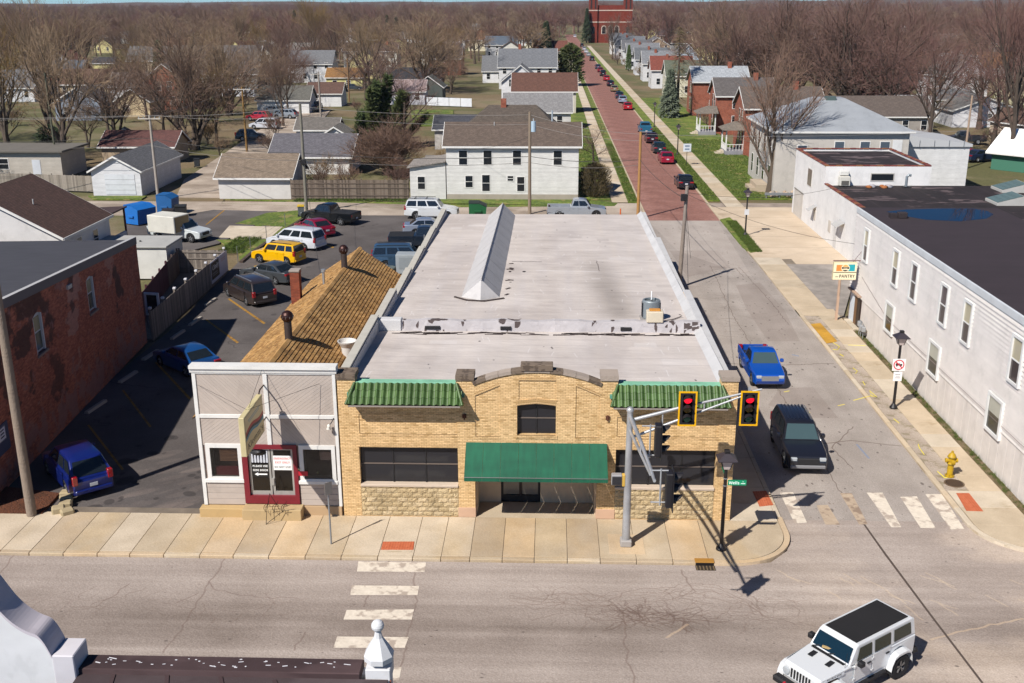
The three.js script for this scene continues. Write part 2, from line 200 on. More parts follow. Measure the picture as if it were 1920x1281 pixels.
const walkM = ['#ffffff', '#f2efe9', '#fff6ea', '#e9e4de'].map((c) => mat(c, 0.92, { map: T_conc, bumpMap: grainBump, bumpScale: 0.006 }));
const slabM = ['#ffffff', '#f1ece4', '#fbf4ea'].map((c) => mat(c, 0.92, { map: T_slab, bumpMap: grainBump, bumpScale: 0.006 }));
const M_joint = grit('#86796b', 1);
// front pavement: bed, slabs, kerb
const walk = struct(G().plate([[-60, -0.5], [9.2, -0.5], [9.2, 1.2], [8.9, 2.1], [8.1, 2.85], [7.1, 3.2], [-60, 3.2]], -0.2, -0.03).mesh('pavement', M_joint), 'tan concrete pavement in front of the shops', 'pavement');
const jx = [...Array(24).keys()].map((i) => -22.14 - (24 - i) * 1.42).concat([[-20.81,3.3],[-19.65,3.26],[-18.33,3.27],[-17.02,3.23],[-15.77,3.23],[-14.47,3.2],[-13.09,3.2],[-11.81,3.2],[-10.46,3.2],[-9.07,3.24],[-7.71,3.24],[-6.33,3.24],[-5.01,3.28],[-3.95,3.29],[-2.86,3.26],[-1.64,3.27],[-0.44,3.27],[0.8,3.28],[2.03,3.28],[3.38,3.32],[4.73,3.32],[6.07,3.36]].map((q) => q[0]));
const rs = rnd(9);
for (let i = 0; i < jx.length - 1; i++) { const gp = 0.008, a = jx[i] + gp, b = jx[i + 1] - gp; G().box(a, b, -0.06, -0.002 + (rs() - 0.5) * 0.006, 0.02, 3.16, 0.008).mesh('slab', walkM[Math.floor(rs() * 4)], walk); G().box(a, b, -0.2, -0.006, 3.18, 3.4, 0.02).mesh('kerb_stone', walkM[Math.floor(rs() * 4)], walk); }
{ // the rounded corner and the strip along the side of the tan building
const e = jx[jx.length - 1] + 0.012, arc = []; for (let k = 0; k <= 10; k++) { const t = k / 10 * Math.PI / 2; arc.push([7 + 2.28 * Math.sin(t), 0.88 + 2.28 * Math.cos(t)]); }
G().plate([[e, 0.02], [e, 3.16], [6.98, 3.16], ...arc, [9.28, 0.02]], -0.06, -0.003).mesh('slab', walkM[1], walk);
const k2 = []; for (let k = 0; k <= 12; k++) { const t = k / 12 * Math.PI / 2; k2.push([7 + 2.52 * Math.sin(t), 0.88 + 2.52 * Math.cos(t)]); }
G().plate([[e, 3.18], [e, 3.4], [7, 3.4], ...k2, [9.52, -0.36], [9.3, -0.36], ...arc.slice().reverse().map(([x, z]) => [x + 0.02, z + 0.02]), [6.98, 3.18]], -0.2, -0.006).mesh('kerb_stone', walkM[2], walk);
for (let z = -0.02; z > -60; z -= 1.55) { G().box(7.36, 9.28, -0.2, -0.004, z - 1.535, z - 0.012, 0.008).mesh('slab', slabM[Math.floor(rs() * 3)], walk); G().box(9.3, 9.5, -0.2, -0.008, z - 1.535, z - 0.012, 0.02).mesh('kerb_stone', slabM[Math.floor(rs() * 3)], walk); }
}
// paving inset of red tactile brick (front, corner, far corner)
const T_tact = texFn(128, 128, 0.4, 0.4, (u, v) => { const fu = (u * 4) % 1, fv = (v * 4) % 1, d = Math.hypot(fu - 0.5, fv - 0.5), n = (fbm(u, v, 4, 4, 4) - 0.5) * 40; return d < 0.28 ? [190 + n, 104 + n, 64 + n] : [168 + n, 86 + n, 54 + n]; });
const M_tact = mat('#ffffff', 0.9, { map: T_tact });
G().plate([[-6.31,2.17],[-5.1,2.13],[-5.06,2.76],[-6.3,2.79]], -0.03, 0.012).mesh('tactile_paving', M_tact, walk);
G().plate([[8.76,-2.66],[9.35,-2.73],[9.39,-1.42],[8.79,-1.26]], -0.03, 0.012).mesh('tactile_paving', M_tact, walk);
G().plate([[-6.17,2.87],[-5.09,2.84],[-5.14,2.96],[-6.23,3]], -0.03, 0.006).mesh('ramp_apron', slabM[0], walk);
// east pavement
const walkE = struct(G().plate([[16.8, -0.3], [17.2, 0.4], [18.2, 1.3], [20, 1.7], [60, 1.7], [60, 1.0], [19.76, 1.0], [19.76, -46], [16.8, -46]], -0.2, -0.05).mesh('pavement', grit('#8f8170', 1)), 'concrete pavement along the pink clad shop', 'pavement');
for (let z = 0.1; z > -30; z -= 1.56) G().box(z > -2.4 ? 17.05 : 17.98, 19.36, -0.15, -0.004, z - 1.545, z - 0.01, 0.008).mesh('slab', slabM[Math.floor(rs() * 3)], walkE);
for (let z = 0.1; z > -30; z -= 1.56) G().box(16.78, 17.02, -0.2, -0.008, z - 1.545, z - 0.01, 0.02).mesh('kerb_stone', slabM[Math.floor(rs() * 3)], walkE);
{ const a1 = [], a2 = []; for (let k = 0; k <= 10; k++) { const t = k / 10 * 1.35; a1.push([20.3 - 3.5 * Math.cos(t), 0.1 + 2.5 * Math.sin(t)]); a2.push([20.3 - 3.26 * Math.cos(t), 0.1 + 2.28 * Math.sin(t)]); }
G().plate([[17.05, 0.1], ...a2, [34, 2.33], [34, 0.1]], -0.15, -0.004).mesh('slab', slabM[1], walkE); G().plate([...a1, [60, 2.55], [60, 2.35], ...a2.slice().reverse().map(([x, z]) => [x - 0.02, z + 0.02])], -0.2, -0.008).mesh('kerb_stone', slabM[0], walkE); }
for (let z = -29.6; z > -46; z -= 2.4) G().box(16.78, z < -44 ? 24.4 : 18.95, -0.2, -0.02, z - 2.385, z - 0.01, 0.01).mesh('slab', slabM[Math.floor(rs() * 3)], walkE);
G().plate([[17.34,-2.75],[17.88,-2.76],[17.83,-1.09],[17.16,-1.12]], -0.03, 0.01).mesh('tactile_paving', M_tact, walkE);
G().plate([[16.99,-27.47],[17.67,-27.72],[17.77,-23.87],[17.01,-23.42]], -0.03, 0.012).mesh('tactile_paving', mat('#c8962e', 0.9, { map: T_grit }), walkE);
// gravel strip with weeds between kerb and slabs
const T_grav = texFn(512, 512, 2.4, 2.4, (u, v) => { const n = (lat[(Math.floor(u * 200) * 57 + Math.floor(v * 200) * 313) & 65535] - 0.5) * 80, m = (fbm(u, v, 5, 5, 5) - 0.5) * 60, w = sstep(0.55, 0.66, fbm(u + 0.4, v, 7, 7, 5)); return [lerp(162 + n * 0.6 + m * 0.6, 116, w * 0.5), lerp(148 + n * 0.6 + m * 0.6, 106, w * 0.5), lerp(134 + n * 0.6 + m * 0.6, 78, w * 0.5)]; });
tag(G().plate([[17.03, -2.45], [17.97, -2.45], [17.97, -29.5], [17.03, -29.5]], -0.1, -0.02).mesh('gravel', mat('#ffffff', 1, { map: T_grav, bumpMap: grainBump, bumpScale: 0.04 })), 'strip of grey gravel and dead weeds behind the kerb', 'gravel', null, 'stuff');
tag(G().plate([[19.37, 0.1], [19.74, 0.1], [19.74, -29], [19.37, -29]], -0.1, -0.012).mesh('weeds', mat('#b5aa8e', 1, { map: T_grav, bumpMap: grainBump, bumpScale: 0.06 })), 'thin dirt and weed strip at the foot of pink wall', 'weeds', null, 'stuff');
// open concrete yard and asphalt patch east of the side street
const T_apron = texFn(1024, 1024, 26, 26, (u, v) => { const n = (fbm(u, v, 9, 9, 6) - 0.5) * 40, d = sstep(0.56, 0.7, fbm(u + 0.2, v + 0.4, 6, 6, 5)) * 26, g = (lat[(Math.floor(u * 1024) * 57 + Math.floor(v * 1024) * 313) & 65535] - 0.5) * 14; return [186 + n + g - d, 168 + n + g - d, 146 + n + g - d]; });
const apron = struct(G().plate([[16.82, -46.02], [18.98, -46.02], [18.98, -44.22], [24.55, -44.22], [25.2, -64.5], [25, -69], [16.4, -69], [16.5, -62]], -0.2, -0.06).mesh('yard', mat('#ffffff', 0.95, { map: T_apron })), 'pale concrete yard beside the white garage building', 'yard');
struct(G().plate([[18.97, -29.7], [19.7, -29.7], [24.5, -43.8], [24.5, -44.2], [18.97, -44.2]], -0.2, -0.035).mesh('driveway', grit('#a39a92', 0.95)), 'patched grey asphalt drive beside the hanging shop sign', 'driveway');
for (let i = 1; i < 5; i++) G().box(16.9, 24.5, -0.2, -0.0565, -46 - i * 4.4, -46 - i * 4.4 + 0.03).mesh('joint', M_joint, apron);
// car park and alley behind the shops
const T_lot = areaTex(-38, -8, -66, 0.5, 1024, 2048, (c, P, s) => {
noiseFill(c, 1024, 2048, (u, v) => { const n = (fbm(u, v, 16, 36, 6) - 0.5) * 26, w = sstep(0.5, 0.7, fbm(u + 0.3, v + 0.1, 5, 9, 5)) * 12, g = (lat[(Math.floor(u * 1024) * 57 + Math.floor(v * 2048) * 313) & 65535] - 0.5) * 16; return [78 + n + w + g, 72 + n + w + g, 70 + n + w + g]; });
c.fillStyle = 'rgba(150,132,116,0.45)'; for (let i = 0; i < 60; i++) { const [a, b] = P(-21 + rc() * 6.5, -6 + rc() * 6), r = rc() * 22; c.beginPath(); c.ellipse(a, b, r * 1.6, r * 0.5, -0.5, 0, 6.3); c.globalAlpha = 0.25; c.fill(); } c.globalAlpha = 1;
spots(c, P, s, -21, -15, -9, 0, 30, 'rgba(36,32,32,0.5)', 0.1, 0.5); spots(c, P, s, -30, -9, -60, -10, 220, 'rgba(40,36,36,0.4)', 0.04, 0.3);
for (let i = 0; i < 22; i++) { const x = -29 + rc() * 19, z = -8 - rc() * 54; crack(c, P, [[x, z], [x + (rc() - 0.5) * 5, z + (rc() - 0.5) * 5], [x + (rc() - 0.5) * 8, z + (rc() - 0.5) * 8]], 1.6, 'rgba(40,36,36,0.6)', 0.3); }
});
const lot = struct(G().plate([[-24.7, 0.28], [-14.05, 0.28], [-14.05, -38], [-8.2, -38], [-8.2, -64], [-25.8, -64], [-27.6, -56], [-25.2, -46], [-24.2, -25]], -0.2, -0.07).mesh('car_park', mat('#ffffff', 0.95, { map: T_lot })), 'dark asphalt car park between the shop buildings', 'car park');
const T_alley = texFn(1024, 512, 60, 30, (u, v) => { const n = (fbm(u, v, 24, 12, 6) - 0.5) * 50, d = sstep(0.5, 0.68, fbm(u + 0.5, v, 12, 10, 5)) * 24, g = (lat[(Math.floor(u * 1024) * 57 + Math.floor(v * 512) * 313) & 65535] - 0.5) * 18; return [160 + n + g - d, 146 + n + g - d, 132 + n + g - d]; });
const M_alley = mat('#ffffff', 0.97, { map: T_alley });
struct(G().plate([[-75, -64.05], [9.4, -64.05], [9.4, -71.2], [-75, -71.6]], -0.21, -0.09).mesh('alley', M_alley), 'sandy broken asphalt alley behind the shops', 'alley');
struct(G().plate([[-40.5,-74.1],[-34.1,-74.21],[-36.2,-88.31],[-39.71,-122.13],[-40.35,-148.54],[-43.37,-173.12],[-49.76,-173.11],[-48.54,-140.13],[-44.98,-101.96],[-43.66,-86.15]], -0.21, -0.085).mesh('back_lane', M_alley), 'gravelly back lane running between the white garages', 'lane');
struct(G().plate([[16.4, -68.8], [60, -68.8], [60, -71.6], [16.4, -71.6]], -0.21, -0.1).mesh('alley', grit('#a8998c', 0.97)), 'narrow grey alley behind the white garage building', 'alley');
struct(G().plate([[-8.15, -43.5], [9.28, -43.5], [9.28, -64], [-8.15, -64]], -0.2, -0.08).mesh('forecourt', mat('#e6d8c4', 0.97, { map: T_alley })), 'pale gravel strip behind the flat roofed building', 'forecourt');
struct(G().plate([[-40.19,-58.96],[-34.13,-66.71],[-27.38,-65.97],[-27.9,-57.94],[-28.82,-50.98],[-30.59,-47.81],[-36.38,-49.75]], -0.2, -0.075).mesh('rear_car_park', mat('#ffffff', 0.95, { map: T_lot })), 'small dark asphalt lot beside the blue bins', 'car park');
struct(G().plate([[-29.55,-53.4],[-30.12,-58.65],[-24.95,-58.25],[-24.88,-53.04]], -0.2, -0.055).mesh('concrete_pad', slabM[0]), 'bare pale concrete pad by the wire fence', 'pad');
// grass
function lawn(P, label, y = -0.06) { return tag(G().plate(P, -0.2, y).mesh('grass', M_grass), label, 'grass', null, 'stuff'); }
lawn([[16.48,-62.38],[17.57,-63.46],[17.91,-58.84],[17.75,-48.83],[16.88,-48.21],[16.56,-50.44]], 'green grass strip round the lamp post', -0.015);
lawn([[-29.52,-52.5],[-24.82,-52.82],[-24.95,-58.25],[-28.24,-59.19],[-29.91,-59.67],[-28.24,-65.09],[-25.35,-66.58],[-23.81,-64.05],[-24.1,-56.79],[-24.38,-51.07],[-24.29,-46.35],[-24.98,-44.05],[-26.25,-47.9]], 'grass edging by the wire fence of the car park', -0.065);
lawn([[-14.5,-73.23],[2.89,-73.53],[7.32,-71.69],[6.75,-69.53],[-14.39,-70.07],[-26.53,-71.73],[-34.87,-72.88],[-34.4,-70.34],[-25.89,-68.95],[-14.16,-68.26]], 'weedy verge at the foot of white house', -0.075);
for (const [a, b, l] of [[[8.3, -72], [9.4, -72], 'narrow green verge on the near side of brick street']]) lawn([a, b, [9.7, -420], [8.6, -420]], l, -0.04);
lawn([[16.65, -73], [18.1, -73], [18.1, -480], [16.65, -480]], 'long green verge between brick street and pavement', -0.04);
lawn([[19.95, -74], [27, -74], [27, -200], [19.95, -200]], 'front lawns of the brick houses', -0.045);
lawn([[3.2, -73.5], [6.6, -73.5], [6.6, -300], [3.2, -300]], 'lawn beside the white house and brick street', -0.045);
lawn([[-23.35,-144.37],[-16.47,-144.42],[-18.99,-173.16],[-27.45,-173.15]], 'small bright green lawn behind evergreen tree', -0.05);
lawn([[-49,-72.63],[-43.8,-72.72],[-43.96,-74.71],[-50.42,-74.6]], 'strip of grass before the white garage', -0.06);
// long pavements along the brick street
const walkF = struct(G().plate([[18.12, -69], [19.93, -69], [19.93, -500], [18.12, -500]], -0.2, -0.05).mesh('pavement', M_joint), 'long concrete pavement beside the brick street lawns', 'pavement');
for (let z = -69; z > -260; z -= 1.9) G().box(18.13, 19.92, -0.1, -0.01, z - 1.88, z).mesh('slab', slabM[Math.floor(rs() * 3)], walkF);
G().box(18.13, 19.92, -0.1, -0.012, -500, -261).mesh('slab', slabM[0], walkF);
const walkW = struct(G().plate([[6.62, -71.4], [8.28, -71.4], [8.28, -420], [6.62, -420]], -0.2, -0.05).mesh('pavement', M_joint), 'concrete pavement beside the white house', 'pavement');
for (let z = -71.4; z > -200; z -= 1.9) G().box(6.63, 8.27, -0.1, -0.01, z - 1.88, z).mesh('slab', slabM[Math.floor(rs() * 3)], walkW);
G().box(6.63, 8.27, -0.1, -0.012, -420, -201).mesh('slab', slabM[0], walkW);
for (const [x0, x1, n] of [[16.44, 16.63, walkF], [9.42, 9.6, walkW]]) G().box(x0, x1, -0.2, -0.02, -500, -62.3).mesh('kerb', slabM[1], n);
// painted crossing bars and bay lines
const T_paint = texFn(512, 512, 3, 3, (u, v) => { const n = fbm(u, v, 9, 9, 6), w = sstep(0.5, 0.68, n) * 0.9, g = (fbm(u + 0.2, v, 30, 30, 3) - 0.5) * 26; return [lerp(204 + g, 158, w), lerp(193 + g, 144, w), lerp(178 + g, 132, w)]; });
const M_paint = mat('#ffffff', 0.85, { map: T_paint }), M_worn2 = mat('#d4c8bc', 0.9, { map: T_paint });
for (const [q, m] of [[[[-7.04,3.49],[-4.49,3.5],[-4.47,4.19],[-6.97,4.23]], 0], [[[-6.98,5.2],[-4.55,5.17],[-4.54,5.78],[-6.92,5.85]], 0], [[[-6.87,6.81],[-4.55,6.71],[-4.55,7.34],[-6.87,7.41]], 0], [[[-6.89,8.42],[-4.52,8.38],[-4.57,8.99],[-6.89,9.06]], 0], [[[-6.91,10.07],[-4.53,10.03],[-4.52,10.72],[-6.9,10.79]], 0], [[[9.95,-2.84],[10.53,-2.9],[10.48,-0.13],[9.97,-0.02]], 0], [[[12.5,-2.86],[13,-2.87],[12.88,-0.06],[12.53,-0.01]], 1], [[[13.65,-2.94],[14.33,-2.96],[14.14,0.17],[13.74,0.18]], 0], [[[14.95,-2.57],[15.67,-2.64],[15.48,0.22],[14.89,0.2]], 0], [[[16.1,-2.86],[16.8,-2.88],[16.59,0.24],[16.04,0.3]], 0], [[[11.23,-1.67],[11.71,-1.73],[11.76,0.02],[11.18,0.03]], 1]]) G().plate(q, RY + 0.004, RY + 0.005).mesh('crossing_bar', m ? M_worn2 : M_paint, street);
const M_yel = mat('#b8913c', 0.9, { map: T_paint });
for (const q of [[[-23.03,-14.33],[-22.95,-14.41],[-19.58,-9.34],[-19.63,-9.2]], [[-22.84,-9.39],[-22.76,-9.46],[-19.01,-4.32],[-19.06,-4.2]], [[-22.9,-18.97],[-22.81,-19.07],[-18.87,-13.22],[-18.94,-13.06]], [[-22.73,-32.89],[-22.62,-33.04],[-18.48,-27.08],[-18.56,-26.84]], [[-22.7,-27.71],[-22.6,-27.84],[-19.07,-22.94],[-19.14,-22.73]], [[-22.73,-55.15],[-22.59,-55.39],[-18.39,-49.71],[-18.49,-49.29]], [[-14.22,-55.32],[-13.13,-56.29],[-13.07,-55.81],[-14.16,-54.86]], [[-14.11,-51.28],[-13,-52.39],[-12.94,-51.96],[-14.05,-50.85]], [[-32.56,-59.11],[-32.41,-59.11],[-32.85,-66.45],[-33.01,-66.44]]]) G().plate(q, -0.066, -0.0655).mesh('bay_line', M_yel, lot);
// concrete wheel stops
for (const q of [[-24.75,-22.26],[-23.61,-16.73],[-23.31,-11.55],[-23.75,-32.73],[-23.31,-27.7],[-23.49,-24.38]]) { }
function wheelStop(x, z, a, l) { const o = G().at(0, 0, 0).prism([[-0.13, 0], [0.13, 0], [0.09, 0.13], [-0.09, 0.13]], -0.9, 0.9).mesh('wheel_stop', worn('#a9a196', 0.95)); o.position.set(x, -0.07, z); o.rotation.y = a; tag(o, l, 'wheel stop', 'concrete wheel stops of the car park'); }
wheelStop(-23.61,-20.23, -0.14, 'concrete wheel stop in front of the bright blue saloon car'); wheelStop(-23.47,-16.37, -0.14, 'concrete wheel stop in the empty bay behind the blue saloon'); wheelStop(-23.38,-11.78, -0.14, 'concrete wheel stop in the bay beside dark blue hatchback'); wheelStop(-23.61,-31.89, -0.1, 'concrete wheel stop nearest the dark minivan by wooden fence'); wheelStop(-23.18,-27.21, -0.1, 'concrete wheel stop halfway along the weathered board fence'); wheelStop(-23.35,-24.27, -0.1, 'concrete wheel stop at the corner of the red brick building');
// long fresh seam in the side street is a real strip of filler
G().plate([[12.64,-1.22],[12.71,-1.22],[12.9,2.35],[13.18,6.55],[13.47,10.3],[13.39,10.31],[13.1,6.58],[12.81,2.43]], RY + 0.002, RY + 0.003).mesh('tar_seam', mat('#4b4039', 0.8), street);
// ---------- tan brick building with green tiles ----------
const brickTex = (cols, rows, a, mortar, vary, w = 512) => texFn(w, w, cols * 0.203, rows * 0.0677, (u, v) => { const rf = v * rows, r = Math.floor(rf), fv = rf - r, cf = u * cols + (r % 2) * 0.5, c = Math.floor(cf) % cols, fu = cf - Math.floor(cf); const m = fu < 0.055 || fu > 0.955 || fv < 0.13 || fv > 0.9, k = lat[(c * 197 + r * 331 + 11) & 65535], k2 = lat[(c * 37 + r * 731 + 5) & 65535], n = (fbm(u, v, 8, 8, 5) - 0.5) * 24, b = k2 > 0.9 ? -26 : 0; return m ? mortar.map((x) => x + n) : a.map((x, i) => x + n + b + (k - 0.5) * vary * (1 - i * 0.12)); });
const brickBump = (cols, rows) => texFn(512, 512, cols * 0.203, rows * 0.0677, (u, v) => { const rf = v * rows, r = Math.floor(rf), fv = rf - r, cf = u * cols + (r % 2) * 0.5, fu = cf - Math.floor(cf); const m = fu < 0.055 || fu > 0.955 || fv < 0.13 || fv > 0.9 ? 0 : 200 + fbm(u, v, 24, 24, 3) * 55; return [m, m, m]; }, false);
const B_bump = brickBump(12, 36);
const M_tan = mat('#ffffff', 0.88, { map: brickTex(12, 36, [212, 179, 130], [182, 146, 102], 28, 1024), bumpMap: B_bump, bumpScale: 0.008 });
const M_lime = worn('#a39589', 0.92, { bumpMap: grainBump, bumpScale: 0.01 }), M_limeD = mat('#8a8079', 0.95, { map: texFn(256, 256, 1.2, 0.6, (u, v) => { const n = fbm(u, v, 8, 5, 6), d = sstep(0.48, 0.66, n); return [lerp(206, 156, d), lerp(194, 144, d), lerp(178, 132, d)]; }) });
const M_glassD = mat('#26262a', 0.06, { specularIntensity: 0.9 }), M_dark = mat('#1c1b1d', 0.6), M_white = worn('#d9d6d1', 0.6);
const tanB = thing('brick_shop', 'tan brick single storey shop with green tiled eaves, green awning and long flat roof', 'building');
const arc0 = []; const aR = 5.94, aY = 6.24 - aR; for (let k = 0; k <= 20; k++) { const t = lerp(-2.475, 2.475, k / 20); arc0.push([-0.405 + t, aY + Math.sqrt(aR * aR - t * t)]); }
const winC = [[-1.18, 3.6], [0.34, 3.6], [0.34, 4.84], [0.1, 4.89], [-0.42, 4.93], [-0.94, 4.89], [-1.18, 4.84]];
const rectP = (a, b, c, d) => [[a, c], [b, c], [b, d], [a, d]];
const holesF = [winC, rectP(-7.48, -3.54, 0.02, 3.03), rectP(2.72, 6.67, 0.02, 3.03), rectP(-7.43, -3.56, 3.6, 4.42), rectP(2.74, 6.69, 3.6, 4.42), [[-2.82, 3.52], [-1.85, 3.52], [-1.85, 5.68], [-2.82, 5.25]], [[1.11, 3.52], [2.05, 3.52], [2.05, 5.27], [1.11, 5.68]], rectP(-1.11, 0.34, 5.1, 5.9)];
G().prism([[-8.22, -0.1], [-2.87, -0.1], [-2.87, 2.55], [2, 2.55], [2, -0.1], [7.36, -0.1], [7.36, 5.94], [6.71, 5.94], [6.71, 5.3], [2.73, 5.3], [2.73, 5.92], [2.07, 5.92], ...arc0.slice().reverse(), [-2.88, 5.88], [-3.55, 5.88], [-3.55, 5.3], [-7.51, 5.3], [-7.51, 5.88], [-8.22, 5.88]], -0.32, 0, 3, holesF).mesh('front_wall', M_tan, tanB);
{ // recessed brick panels, soldier courses
const g = G(); for (const h of [holesF[3], holesF[4], holesF[5], holesF[6], holesF[7]]) g.prism(h, -0.2, -0.03, 1); g.mesh('recessed_panel', M_tan, tanB);
const s = (a, b, y0, y1, p = 0.008) => { const g = G(), n = Math.round((b - a) / 0.07); for (let i = 0; i < n; i++) g.box(lerp(a, b, i / n) + 0.005, lerp(a, b, (i + 1) / n) - 0.005, y0, y1, -0.05, p + (i % 3) * 0.002); g.mesh('soldier_course', M_tan, tanB); };
s(-7.5, -3.52, 3.03, 3.2); s(2.7, 6.69, 3.03, 3.2); s(-7.45, -3.54, 3.49, 3.6); s(2.72, 6.71, 3.49, 3.6); s(-2.84, -1.83, 3.41, 3.52); s(1.09, 2.07, 3.41, 3.52); s(-1.24, 0.4, 3.47, 3.6, 0.03); s(-7.45, -3.54, 4.42, 4.5); s(2.72, 6.71, 4.42, 4.5);
const ar = (x0, y0, x1, y1, h, n) => { const q = G(); for (let i = 0; i < n; i++) { const t = (i + 0.5) / n, a = Math.atan2(y1 - y0, x1 - x0); q.at(lerp(x0, x1, t), lerp(y0, y1, t), 0, 0, 0, a).box(-0.03, 0.03, 0, h, -0.06, 0.012); } q.off().mesh('soldier_course', M_tan, tanB); };
ar(-2.82, 5.25, -1.85, 5.68, 0.1, 14); ar(1.11, 5.68, 2.05, 5.27, 0.1, 14); ar(-1.11, 5.9, 0.34, 5.9, 0.1, 20); ar(-1.18, 4.86, -0.42, 4.95, 0.2, 11); ar(-0.42, 4.95, 0.34, 4.86, 0.2, 11);
}
// side walls with stepped parapets, back wall
const roofY = (z) => 5.55 + z * 0.0277;
const M_side = worn('#b9ada2', 0.9), M_memW = worn('#c3c2c2', 0.75);
const stepsL = [[-0.33, -8.4, 6.05], [-8.4, -14.3, 5.75], [-14.3, -20.5, 5.35], [-20.5, -27, 5.15], [-27, -34, 5], [-34, -41.5, 4.85]], stepsR = [[-0.33, -15, 5.58], [-15, -30.2, 5.1], [-30.2, -41.5, 4.62]];
for (const [st, x0, x1] of [[stepsL, -8.2, -7.9], [stepsR, 7.04, 7.34]]) for (const [a, b, y] of st) { const n = y; G().box(x0, x1, -0.1, n - 0.06, b + 0.004, a).mesh('side_wall', x0 < 0 ? worn('#a39384', 0.9) : M_tan, tanB); G().box(x0 - 0.03, x1 + 0.04, n - 0.06, n, b, a - 0.004, 0.015).mesh('parapet_cap', x0 < 0 ? worn('#bdb8ad', 0.85) : M_memW, tanB); }
for (const [a, b, y] of stepsL) G().box(-7.898, -7.85, roofY(b) - 0.3, y - 0.12, b, a).mesh('parapet_membrane', M_memW, tanB);
{ const g = G(), a = -0.4, b = -41.5; g.quad([6.72, roofY(a) + 0.01, a], [7.045, roofY(a) + 0.3, a], [7.045, roofY(b) + 0.3, b], [6.72, roofY(b) + 0.01, b]); g.mesh('cant_strip', M_memW, tanB); }
G().box(-8.2, 7.34, -0.1, 4.3, -41.8, -41.5).mesh('back_wall', worn('#a39384', 0.9), tanB);
// flat roof membrane in lapped sheets
const T_mem = areaTex(-8, 7.2, -42, 0, 1024, 2048, (c, P, s) => {
noiseFill(c, 1024, 2048, (u, v) => { const n = (fbm(u, v, 10, 30, 6) - 0.5) * 24, w = (fbm(u, v, 5, 60, 4) - 0.5) * 16, st = sstep(0.5, 0.7, fbm(u + 0.3, v, 6, 8, 5)) * 9, g = (lat[(Math.floor(u * 1024) * 57 + Math.floor(v * 2048) * 313) & 65535] - 0.5) * 10, k = fbm(u, v + 0.5, 30, 6, 3); const x = -8 + u * 15.2, z = -42 + v * 42, tr = Math.exp(-(((x - 3.4 - (z + 14) * 0.05) / 0.9) ** 2)) * sstep(-30, -16, z) * sstep(-9.6, -12, z) * 34; return [184 + n + w - st - tr + g + k * 6, 176 + n + w - st * 1.04 - tr + g + k * 4, 172 + n + w - st - tr * 1.02 + g]; });
for (let z = -1.4; z > -41; z -= 0.92) crack(c, P, [[-7.8, z], [-3, z - 0.03], [2.2, z + 0.03], [6.9, z]], 1.2, z % 3 > -1.2 ? 'rgba(124,116,116,0.5)' : 'rgba(206,202,200,0.4)', 0.03); for (let i = 0; i < 14; i++) { const x = -7 + rc() * 13, z = -2 - rc() * 37, w = 0.5 + rc() * 1.4; c.fillStyle = rc() > 0.5 ? 'rgba(204,198,196,0.35)' : 'rgba(140,132,130,0.25)'; const [a, b] = P(x, z), [d, e] = P(x + w, z + 0.3 + rc() * 0.6); c.fillRect(a, b, d - a, e - b); }
crack(c, P, [[-2.21,-24.01],[-0.4,-23.91]], 5, 'rgba(58,48,46,0.8)', 0.1); crack(c, P, [[-0.72,-21.49],[2.91,-21.19]], 3, 'rgba(215,212,212,0.8)', 0.05); crack(c, P, [[2.92,-24.4],[2.98,-21.45]], 3, 'rgba(70,60,58,0.7)', 0.06); crack(c, P, [[2.92,-24.4],[6.52,-24.2]], 4, 'rgba(214,208,204,0.7)', 0.05);
for (let i = 0; i < 120; i++) { const x = -7.5 + rc() * 14.5, z = -41 + rc() * 40; crack(c, P, [[x, z], [x + (rc() - 0.5) * 0.3, z + 0.3 + rc() * 0.6]], 2.5, 'rgba(222,220,220,0.4)', 0.05); }
for (let i = 0; i < 50; i++) { const x = -7.5 + rc() * 14.5, z = -40 + rc() * 39; spots(c, P, s, x, x + 0.1, z, z + 0.1, 2, 'rgba(54,46,44,0.8)', 0.02, 0.07); }
spots(c, P, s, ...[[[-1.43,-21.2],[-1.4,-21.08]]][0].map((q) => q[0]), ...[[[-1.43,-21.2],[-1.4,-21.08]]][0].map((q) => q[1]), 6, 'rgba(40,34,32,0.85)', 0.08, 0.16);
});
{ const m = mat('#ffffff', 0.72, { map: T_mem, bumpMap: texFn(512, 512, 5, 5, (u, v) => { const n = fbm(u, v, 5, 12, 5) * 255; return [n, n, n]; }, false), bumpScale: 0.03 });
const zs = [-0.33, -2.9, -5.4, -8.2, -10.8, -13.5, -16.2, -18.9, -21.6, -24.3, -27, -29.7, -32.4, -35.1, -37.8, -41.6]; for (let i = 0; i < zs.length - 1; i++) { const a = zs[i], b = zs[i + 1], g = G(); g.quad([-7.86, roofY(a), a], [7.05, roofY(a), a], [7.05, roofY(b) + 0.008, b], [-7.86, roofY(b) + 0.008, b]); g.quad([-7.86, roofY(b) + 0.008, b], [7.05, roofY(b) + 0.008, b], [7.05, roofY(b) - 0.05, b], [-7.86, roofY(b) - 0.05, b]); g.mesh('roof_sheet', m, tanB); } }
